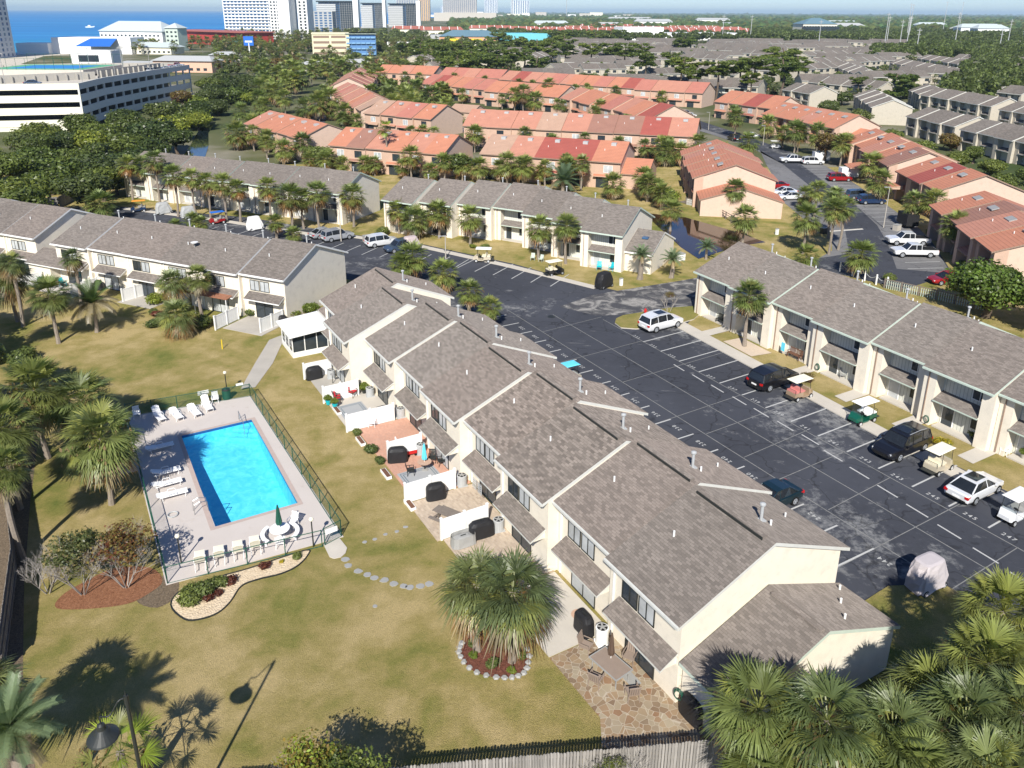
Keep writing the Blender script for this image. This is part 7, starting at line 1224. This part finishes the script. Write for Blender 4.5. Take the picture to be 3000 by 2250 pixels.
for u0, u1, v0, m_, nm in ((-67.1, -61.7, 17.2, 'conc', 'patio'), (-61.6, -55.9, 17.2, 'pale', 'patio'), (-55.7, -50.2, 17.8, 'pbrick', 'patio'), (-50.1, -44.4, 17.9, 'pbrick', 'patio'), (-44.2, -39.5, 17.4, 'tpav', 'patio'), (-39.4, -33.4, 17.8, 'tpav', 'patio'), (-33.3, -27.8, 18.4, 'pale', 'patio'), (-27.7, -19.6, 16.6, 'flag', 'patio')):
    vv = [(u0, v0), (u1, v0), (u1, 22.3), (u0, 22.3)] if m_ != 'flag' else [(-27.7, 18.5), (-23.3, 18.5), (-20.6, 15.7), (-19.9, 18.5), (-20.6, 22.5), (-27.7, 22.3)]
    if m_ == 'flag': vv = [(-27.7, 18.4), (-23.4, 18.5), (-22.0, 17.6), (-20.2, 19.5), (-19.7, 22.6), (-27.7, 22.3)]
    b = MB(); L_ = [Vector((*UV(*q), 0)) for q in vv]; pts2 = [Vector((q[0], q[1], 0)) for q in vv]; o = Vector((*UV(0, 0), 0)); tt_ = thing('x', 0, 0); bpy.data.objects.remove(tt_)
    b.poly([(q[0], q[1], .07) for q in vv]); n = len(vv)
    for i in range(n): (a0, b0), (a1_, b1) = vv[i], vv[(i+1) % n]; b.poly([(a0, b0, 0), (a1_, b1, 0), (a1_, b1, .07), (a0, b0, .07)])
    ob = b.build('patio_paving', M[m_]); ob.rotation_euler = (0, 0, AU); tag(ob, kind='structure')
MB_ = [('rug', (-48.0, 18.1, -44.7, 20.9)), ('rug', (-60.3, 17.5, -57.6, 19.8))]
t = NT('rug'); sx = t.n('TexChecker'); m_ = t.fin((.36, .37, .38), .9, .1); M['rug'] = m_; M['rug2'] = plain('rug_border', (.12, .16, .19), .9)
for i, (n_, (u0, v0, u1, v1)) in enumerate(MB_):
    t = thing('outdoor_rug', 0, 0, 0, AU, ('grey outdoor rug with dark border under the blue umbrella table', 'grey outdoor rug with border lines before the red cushioned chairs')[i], 'rug'); MB().box(u0, u1, v0, v1, .071, .078).build('rug_field', M['rug'], t)
    for e in (.15, .32): b = MB(); [b.poly([(a_, b_, .0795) for a_, b_ in q]) for q in ([(u0+e, v0+e), (u1-e, v0+e), (u1-e, v0+e+.06), (u0+e, v0+e+.06)], [(u0+e, v1-e-.06), (u1-e, v1-e-.06), (u1-e, v1-e), (u0+e, v1-e)], [(u0+e, v0+e+.06), (u0+e+.06, v0+e+.06), (u0+e+.06, v1-e-.06), (u0+e, v1-e-.06)], [(u1-e-.06, v0+e+.06), (u1-e, v0+e+.06), (u1-e, v1-e-.06), (u1-e-.06, v1-e-.06)])]; b.build('border', M['rug2'], t)
# sunroom
t = thing('sunroom', *UV(-76.3, 17.2), 0, AU, 'white roofed screened sunroom at the far end of the centre terrace', 'sunroom'); MB().box(0, 4.0, 0, 3.6, 0, .55).build('base_wall', M['wht'], t); b = MB(); b.slab((-.4, -.35, 2.45), (4.6, -.35, 2.45), (4.6, 3.9, 2.75), (-.4, 3.9, 2.75), .14); b.build('roof', M['white2'], t)
b = MB()
for x in (0, 1.3, 2.6, 3.92): b.box(x, x+.08, 0, .08, .55, 2.4)
for y in (1.2, 2.4, 3.5): b.box(0, .08, y, y+.08, .55, 2.4); b.box(3.92, 4.0, y, y+.08, .55, 2.4)
b.box(0, 4, 0, .08, 2.3, 2.42); b.box(3.92, 4, 0, 3.6, 2.3, 2.5); b.build('frame', M['wht'], t); b = MB(); b.poly([(.02, .05, .55), (3.98, .05, .55), (3.98, .05, 2.3), (.02, .05, 2.3)]); b.poly([(3.95, .05, .55), (3.95, 3.6, .55), (3.95, 3.6, 2.3), (3.95, .05, 2.3)]); b.poly([(.05, 3.6, .55), (.05, .05, .55), (.05, .05, 2.3), (.05, 3.6, 2.3)]); b.build('screens', M['gls'], t)
b = MB()
for z in (1.0, 1.45, 1.9): b.box(.1, 3.9, .02, .05, z, z+.03)
b.build('louvres', M['gry'], t)
def ac(x, y, label, r=.36, h=.75, white=False):
    t = thing('ac_unit', x, y, .05, R(20), label, 'air conditioner'); b = MB(); n = 20; b.box(-r, r, -r, r, 0, .06)
    for i in range(n): a = 2*math.pi*i/n; b.at(0, 0, 0, a); b.box(r*.86, r*.95, -.05, .05, .06, h)
    b.M = None; b.lathe([(r*.88, .06), (r*.88, h)], 20); b.build('casing', M['wht' if white else 'gry'], t); MB().lathe([(r, h), (r, h+.05), (r*.8, h+.07)], 20).build('top_ring', M['wht' if white else 'gry'], t)
    b = MB(); b.lathe([(r*.8, h+.05), (r*.8, h+.075)], 20); b.build('fan_well', M['rubber'], t); b = MB()
    for i in range(5): a = i*1.2566; b.at(0, 0, h+.08, a); b.box(.05, r*.76, -.05, .05, 0, .01)
    b.M = None; b.lathe([(.09, h+.07), (.09, h+.12)], 10); b.build('fan', M['grey'], t)
for (x, y), l, wh_ in zip([(-16.6, 66.8), (-12.4, 63.2), (-9.2, 59.4), (-6.9, 53.6), (-3.5, 49.3), (-.8, 44.1), (4.9, 34.3)], ['AC unit beside the covered grill nearest the sunroom', 'AC unit next to the potted plant and red chairs', 'AC unit behind the white lattice screen', 'AC unit by the red cooler cart', 'AC unit on the tan paved patio below the lawn chairs', 'AC unit half hidden beyond the palm crown', 'tall white AC unit by the flagstone patio'], [0, 0, 0, 0, 0, 0, 1]): ac(x, y, l, h=.95 if wh_ else .75, white=wh_)
def grill(x, y, rz, label, w=1.5, d_=.7, h=1.15, mat='blk'):
    t = thing('covered_grill', x, y, .07, rz, label, 'covered grill'); rs2 = random.Random(int(x*10)); b = MB(); rings = []
    for z, k in ((.03, 1.03), (.3, 1.0), (.75, .98), (h*.82, .95), (h, .72), (h+.06, .4)): rings.append([(w/2*k*math.copysign(abs(math.cos(a*math.pi/8))**.5, math.cos(a*math.pi/8))*(1+rs2.uniform(-.03, .03)), d_/2*k*math.copysign(abs(math.sin(a*math.pi/8))**.5, math.sin(a*math.pi/8))*(1+rs2.uniform(-.05, .05)), z) for a in range(16)])
    b.loft(rings); b.build('cover', M[mat], t); MB().box(-.18, .18, -.03, .03, h+.06, h+.09).build('handle', M['drk'], t)
for (x, y, a, w_, l) in [(-18.1, 66.6, 30, 1.5, 'black covered grill beside the sunroom patio fence'), (-10.6, 58.9, 30, 1.5, 'black covered grill on the pink brick patio'), (-8.5, 52.4, 10, 1.5, 'round black covered grill by the red cooler'), (-5.2, 47.6, 20, 1.4, 'black covered kettle grill on the tan paved patio'), (-1.9, 43.4, 25, 1.7, 'wide black covered grill behind the palm pair'), (4.0, 35.1, -60, 1.3, 'black covered grill on the pale concrete patio'), (8.7, 29.5, -60, 1.4, 'dark covered grill at the corner of the flagstone patio')]: grill(x, y, R(a), l, w_)
grill(-3.0, 42.6, R(28), 'low grey covered box beside the wide covered grill', 1.6, .9, .6, 'grey'); grill(-24.6, 79.9, R(30), 'small black covered grill on the rightmost lawn terrace patio', .9, .6, 1.0)
grill(-50.0, 91.0, R(-20), 'black covered grill beside the palm trunk at the left terrace', 1.5); grill(-57.8, 92.8, R(0), 'dark green lidded bin on the far left patio', .7, .7, .9, 'dgreen')
for (x, y, a, l, mt, cu) in [(-15.0, 61.9, 20, 'left wicker chair with red cushions on the light patio', 'bronze', 'redc'), (-13.9, 63.0, -30, 'right wicker chair with red cushions on the light patio', 'bronze', 'redc'), (-11.3, 57.7, -90, 'white plastic chair by the covered grill on pink brick', 'white2', None), (-7.3, 50.6, 10, 'black metal chair left of the blue umbrella table', 'drk', None), (-5.2, 51.9, 200, 'black metal chair right of the blue umbrella table', 'drk', None), (-5.9, 52.3, -90, 'black metal chair behind the blue umbrella table', 'drk', None),
   (4.0, 33.6, -30, 'taupe high-backed chair at the upper left of the patio table', 'taupe', None), (6.2, 32.9, -120, 'taupe high-backed chair at the upper right of the patio table', 'taupe', None), (4.3, 31.4, 60, 'taupe chair at the lower left of the patio table', 'taupe', None), (6.0, 30.6, 100, 'taupe chair at the lower right of the patio table', 'taupe', None),
   (11.4, 99.7, -100, 'left turquoise armchair on the central porch', 'teal', None), (13.0, 99.4, -130, 'right turquoise armchair on the central porch', 'teal', None), (-54.7, 92.0, -30, 'turquoise armchair on the left terrace patio', 'teal', None), (-39.9, 86.8, 40, 'dark chair beside the blue patio umbrella', 'drk', None),
   (30.6, 67.2, -100, 'left grey rocking chair on the right terrace porch', 'grey', None), (32.0, 65.4, -100, 'right grey rocking chair on the right terrace porch', 'grey', None), (37.8, 53.8, -140, 'white plastic chair on the last right hand porch', 'white2', None), (3.9, 103.2, -120, 'pale green chair on the porch behind the lawn', 'grn', None), (2.8, 103.9, -100, 'second pale green chair on the porch behind the lawn', 'grn', None)]: chair(x, y, R(a), l, mt, cush=cu, z=.07, sc_=1.15 if mt in ('taupe', 'teal', 'bronze') else 1)
t = thing('patio_table', 5.1, 32.1, .07, R(-52), 'rectangular taupe patio table with a closed umbrella', 'table'); MB().box(-.95, .95, -.55, .55, .68, .72).build('tabletop', M['taupe'], t); MB().box(-1.0, 1.0, -.6, -.55, .67, .735).box(-1.0, 1.0, .55, .6, .67, .735).box(-1.0, -.95, -.55, .55, .67, .735).box(.95, 1.0, -.55, .55, .67, .735).build('rim', M['grey'], t)
for sx in (-.85, .85):
    for sy in (-.45, .45): MB().cyl((sx, sy, 0), (sx, sy, .68), .03, n=6).build('leg', M['grey'], t)
umbrella(5.15, 32.45, .07, 2.3, 'closed brown umbrella through the rectangular patio table', 'bronze', .13, True); umbrella(-6.35, 51.2, .07, 2.2, 'closed light blue umbrella on the rug patio', 'skyb', .14, True); umbrella(-40.9, 88.4, .05, 2.2, 'closed pale blue umbrella by the bright green bush', 'skyb', .16, True)
t = thing('round_table', -6.35, 51.2, .07, 0, 'round tan table under the closed light blue umbrella', 'table'); MB().lathe([(.5, .68), (.52, .72)], 20).build('tabletop', M['terra'], t); MB().cyl((0, 0, 0), (0, 0, .68), .05).build('pedestal', M['drk'], t)
t = thing('picnic_table', -4.3, 45.0, .07, R(-33), 'dark brown picnic table with two benches on the tan patio', 'picnic table'); b = MB()
for i in range(5): b.box(-.85, .85, -.37+i*.15, -.24+i*.15, .70, .74)
b.build('tabletop', M['wood'], t)
for s in (-.7, .7): MB().box(-.85, .85, s-.13, s+.13, .40, .44).build('bench', M['wood'], t)
for s in (-.6, .6): MB().box(s-.04, s+.04, -.75, .75, .34, .40).box(s-.04, s+.04, -.08, .08, 0, .7).build('leg', M['wood'], t)
t = thing('cooler_cart', -7.6, 53.3, .07, R(25), 'red wheeled cooler cart with a white lid', 'cooler'); MB().box(-.4, .4, -.22, .22, .2, .5).build('body', M['redp'], t); MB().box(-.42, .42, -.24, .24, .5, .57).build('lid', M['white2'], t); [MB().cyl((s, -.25, .1), (s, .25, .1), .1, n=10).build('wheel', M['rubber'], t) for s in (-.28, .28)]
t = thing('lattice_screen', *UV(-52.0, 19.6), .05, AU, 'white lattice screen around the AC unit', 'lattice'); b = MB(); b.box(0, 1.6, 0, .04, .6, .66).box(0, 1.6, 0, .04, 0, .05)
for i in range(9): b.at(i*.18, 0, 0, 0); b.cyl((0, .02, .05), (.2, .02, .6), .012, n=4); b.cyl((.2, .02, .05), (0, .02, .6), .012, n=4)
b.M = None; b.build('lattice', M['wht'], t); MB().box(-.03, .03, -.02, .05, 0, .7).box(1.57, 1.63, -.02, .05, 0, .7).build('post', M['wht'], t)
for x, y, s_, l, pm in [(-15.7, 61.5, .5, 'blue pot with white flowers at the patio corner', 'teal'), (-15.0, 60.9, .5, 'second blue flower pot at the patio corner', 'teal'), (-13.0, 63.7, .7, 'dark pot with a leafy plant beside the AC unit', 'drk'), (45.9-7.0, 53.2, .5, 'pot of grey plants by the last right hand porch', 'conc')]:
    t = thing('potted_plant', x, y, .07, 0, l, 'potted plant'); MB().lathe([(.16, 0), (.24, .32), (.26, .36), (.2, .36)], 14).build('pot', M[pm], t); put('foliage', CROWN['bright'][0], t, 0, 0, .6, s_*.8, 1)
for x, y, rz, l, m_ in [(-3.1, 49.9, 30, 'left folded lawn chair hung on the cream wall', 'gry'), (-2.5, 49.4, 30, 'right folded lawn chair hung on the cream wall', 'gry')]:
    t = thing('folded_chair', *UV(-42.6+(x+3.1)*1.3, 21.55), 1.0, AU, l, 'folding chair'); b = MB(); b.tube([(0, 0, 0), (.5, 0, 0), (.5, 0, .75), (0, 0, .75), (0, 0, 0)], .02, 5); [b.box(.02, .48, -.01, .01, .1+k*.16, .18+k*.16) for k in range(4)]; b.build('frame', M[m_], t)
def hose(x, y, z, rz, label, r=.26):
    t = thing('garden_hose', x, y, z, rz, label, 'garden hose'); b = MB()
    for k in range(3): b.tube([((r-.03*k)*math.cos(a*math.pi/9), -.05-.04*k, (r-.03*k)*1.25*math.sin(a*math.pi/9)) for a in range(19)], .022, 5)
    b.build('coil', M['dgreen'], t)
hose(*UV(-21.9, 22.05), 1.0, AU+R(20), 'coiled green hose on the near corner of the centre terrace'); hose(*UV(-45.0, 59.2), .6, AU, 'green hose reel against a pier of the right terrace'); hose(*UV(-33.6, 58.7), .6, AU, 'coiled hose by the porch with the black grill')
for x, y, l in [(-16.2, 65.6, 'small white bird feeder stand on the sunroom patio'), (-11.9, 58.3, 'small black stand beside the white plastic chair')]:
    t = thing('garden_stand', x, y, .05, 0, l, 'stand'); MB().cyl((0, 0, 0), (0, 0, .9), .03).build('pole', M['drk'], t); MB().lathe([(.2, .9), (.2, .94)], 12).build('tray', M['grey'], t)
t = thing('door_mat', 0, 0, 0, AU, 'round brown mat on the pale concrete patio', 'mat'); MB().lathe([(.42, .071), (.42, .08)], 22, c=(-29.6, 21.5)).build('mat', M['terra'], t); t = thing('door_mat', 0, 0, 0, AU, 'dark grey mat by the sliding door of the flagstone patio', 'mat'); MB().box(-25.0, -24.0, 20.9, 21.5, .071, .08).build('mat', M['grey'], t)
for u, l in [(-60.2, 'dark planter box at the patio end left'), (-54.4, 'low white edged planter on the pink patio'), (-49.0, 'low white edged planter under the round bush'), (-44.6, 'narrow white planter at the fence end')]: t = thing('planter_box', *UV(u, 17.5), 0, AU, l, 'planter'); MB().box(0, 1.3, -.3, .1, 0, .22).build('box', M['wht'], t); MB().box(.05, 1.25, -.25, .05, .22, .24).build('soil', M['brnw'], t)
# ---------------------------------------------------------------- porches of the right terrace
def bench(x, y, rz, label, m_):
    t = thing('porch_bench', x, y, .12, rz, label, 'bench'); MB().box(-.75, .75, -.25, .25, .4, .45).build('seat', M[m_], t); b = MB()
    for i in range(11): b.box(-.74+i*.145, -.66+i*.145, .22, .26, .45, .9)
    b.box(-.75, .75, .21, .27, .88, .95); b.build('backrest', M[m_], t); [MB().box(s-.03, s+.03, -.25, .25, .62, .66).build('armrest', M[m_], t) for s in (-.73, .73)]; [MB().box(s-.03, s+.03, q-.03, q+.03, 0, .42).build('leg', M[m_], t) for s in (-.7, .7) for q in (-.2, .2)]
bench(*UV(-40.6+.5, 59.9), AU, 'white wooden bench on the porch with flower wall art', 'white2'); bench(*UV(-48.8+.6, 59.7), AU, 'brown bench with a blue towel on the right terrace porch', 'brnw'); bench(*UV(-58.5, 60.1), AU, 'dark bench on the first porch of the right terrace', 'drk')
t = thing('beach_towel', *UV(-49.6, 59.35), .62, AU, 'blue and white towel draped over the porch bench', 'towel'); b = MB(); b.slab((0, 0, .75), (.45, -.02, .75), (.45, .05, .75), (0, .05, .75), .02); b.box(0, .45, -.04, -.02, -.1, .75); b.build('towel', M['skyb'], t)
for u, l in [(-47.0, 'dark wall ornament above the second recessed porch'), (-35.8, 'star shaped metal ornament high on the right terrace wall')]:
    t = thing('wall_ornament', *UV(u, 61.0-.06), 3.9, AU, l, 'wall ornament'); b = MB()
    for dx, dz in ((0, 0), (.28, .1), (.55, -.05), (.3, -.22)): b.lathe([(.01, 0), (.02, .01)], 5); b.poly([(dx+(.13 if k % 2 else .05)*math.cos(k*.628), -.03, dz+(.13 if k % 2 else .05)*math.sin(k*.628)) for k in range(10)])
    b.build('stars', M['drk'], t)
t = thing('fire_hydrant', 14.9, 83.4, .12, 0, 'red fire hydrant on the grass island behind the white SUV', 'fire hydrant'); MB().lathe([(.17, 0), (.17, .05), (.12, .08), (.12, .5), (.15, .52), (.13, .6), (.05, .68)], 14).build('body', M['redp'], t); MB().cyl((-.2, 0, .38), (.2, 0, .38), .06).build('nozzle', M['redp'], t); MB().cyl((0, 0, .68), (0, 0, .74), .03).build('cap', M['redp'], t)
for x, y, w_, l in [(-21.2, 112.9, 1.2, 'tan utility box beside the rear lamp post'), (60.0, 120.9, 1.0, 'grey utility box on the kerb island'), (22.9, 104.6, 1.2, 'white utility cart box beyond the terrace corner'), (47.8, 118.8, .9, 'dark mailbox cluster at the lawn corner'), (13.5, 93.6, .35, 'white drain post at the end of the central bays'), (40.4, 118, .4, 'white marker post on the canal lawn')]:
    t = thing('utility_box', x, y, 0, R(30), l, 'utility box'); MB().box(-w_/2, w_/2, -.4*w_, .4*w_, 0, .9).build('casing', M['conc'] if 'tan' in l or 'grey' in l else M['drk'] if 'dark' in l else M['wht'], t); MB().box(-w_/2-.03, w_/2+.03, -.4*w_-.03, .4*w_+.03, .9, .96).build('lid', M['grey'], t)
for x, y, h, l in [(-68.0, 141.0, .9, 'roof level flue left')][:0]: pass
for k in range(9):      # white capped light posts sticking up behind terrace A
    pass
b = MB(); 
t = thing('manhole_cover', *UV(-69.5, 45.2), .015, 0, 'dark round manhole cover in the lane behind the centre terrace', 'manhole cover'); MB().lathe([(.45, 0), (.45, .01)], 20).build('cover', M['drk'], t)
for u0, u1, v0, v1, l in [(-28.9+60.6, 0, 0, 0, '')][:0]: pass
# small blue pool among the orange rows
t = sheet('small_pool', [(-14.5, 230), (-6.5, 227), (-4.5, 234), (-12, 238)], .06, plain('far_pool_water', (.03, .42, .60), .1, .5, .1)); sheet('small_pool_deck', [(-17, 227), (-4.5, 222), (-1, 236), (-13, 242)], .03, M['pale'])
# garden stuff on lawn terrace
for x, y, m_ in [(-53.5, 91.0, 'pale'), (-42.3, 87.2, 'conc'), (-27.4, 79.4, 'conc')]:
    b = MB(); b.box(-2.6, 2.6, -2.4, 2.4, 0, .05); o = b.build('patio_paving', M[m_]); o.location = (x, y+.6, 0); o.rotation_euler = (0, 0, dA); tag(o, kind='structure')
t = thing('pergola_awning', -32.6, 83.6, 0, dA, 'rust brown corrugated awning over a patio of the left terrace', 'awning'); b = MB(); b.slab((-2.4, -1.6, 2.45), (2.6, -1.6, 2.45), (2.6, .4, 2.75), (-2.4, .4, 2.75), .08); b.build('roof', plain('rust', (.28, .13, .08), .8, .2, .4, 3), t); [MB().cyl((s, -1.5, 0), (s, -1.5, 2.4), .05).build('post', M['wht'], t) for s in (-2.2, 2.4)]
t = thing('satellite_dish', *[( -36.5, 88.3)][0], 6.6, R(20), 'white satellite dish on the roof of the left terrace', 'satellite dish'); MB().lathe([(.05, 0), (.35, .1), (.42, .22)], 16).build('dish', M['wht'], t); MB().cyl((0, 0, -.6), (0, 0, .05), .04).build('mast', M['grey'], t)
# ---------------------------------------------------------------- labels: where one of a cluster is told apart only by its place
bpy.context.view_layer.update()
def across(o):
    v = o.matrix_world.translation-Vector((0, 0, CAMZ)); return v.dot(r2)/max(1, v.dot(fw))
ORD = ['first', 'second', 'third', 'fourth', 'fifth', 'sixth', 'seventh', 'eighth', 'ninth', 'tenth', 'eleventh', 'twelfth', 'thirteenth', 'fourteenth', 'fifteenth', 'sixteenth', 'seventeenth', 'eighteenth', 'nineteenth', 'twentieth', 'twenty-first', 'twenty-second', 'twenty-third', 'twenty-fourth', 'twenty-fifth']
by = {}
for o in bpy.data.objects:
    if o.parent is None and o.get('group') and o.get('label') and o.get('kind') != 'structure': by.setdefault((o['group'], o['label']), []).append(o)
for (g_, l_), os_ in by.items():
    if not 2 <= len(os_) <= 50 or len(l_.split()) > 12: continue
    os_.sort(key=across); n = len(os_)
    for i, o in enumerate(os_): o['label'] = l_+(', '+ORD[i]+' from the left' if i < (n+1)//2 else ', '+ORD[n-1-i]+' from the right').replace('first from the left', 'leftmost one').replace('first from the right', 'rightmost one')
# ---------------------------------------------------------------- haze
t = NT('haze_air'); vol = t.n('VolumePrincipled'); vol.inputs['Color'].default_value = (.62, .83, 1, 1); vol.inputs['Density'].default_value = .000065; vol.inputs['Anisotropy'].default_value = 0
t.N.remove(t.b); t.l(vol.outputs[0], t.out.inputs['Volume'])
b = MB(); b.box(-BIG-50, BIG+50, -BIG-50, BIG+50, -3.5, 130); o = b.build('haze', t.mat); tag(o, 'thin pale haze over the whole coast', 'haze', kind='stuff')
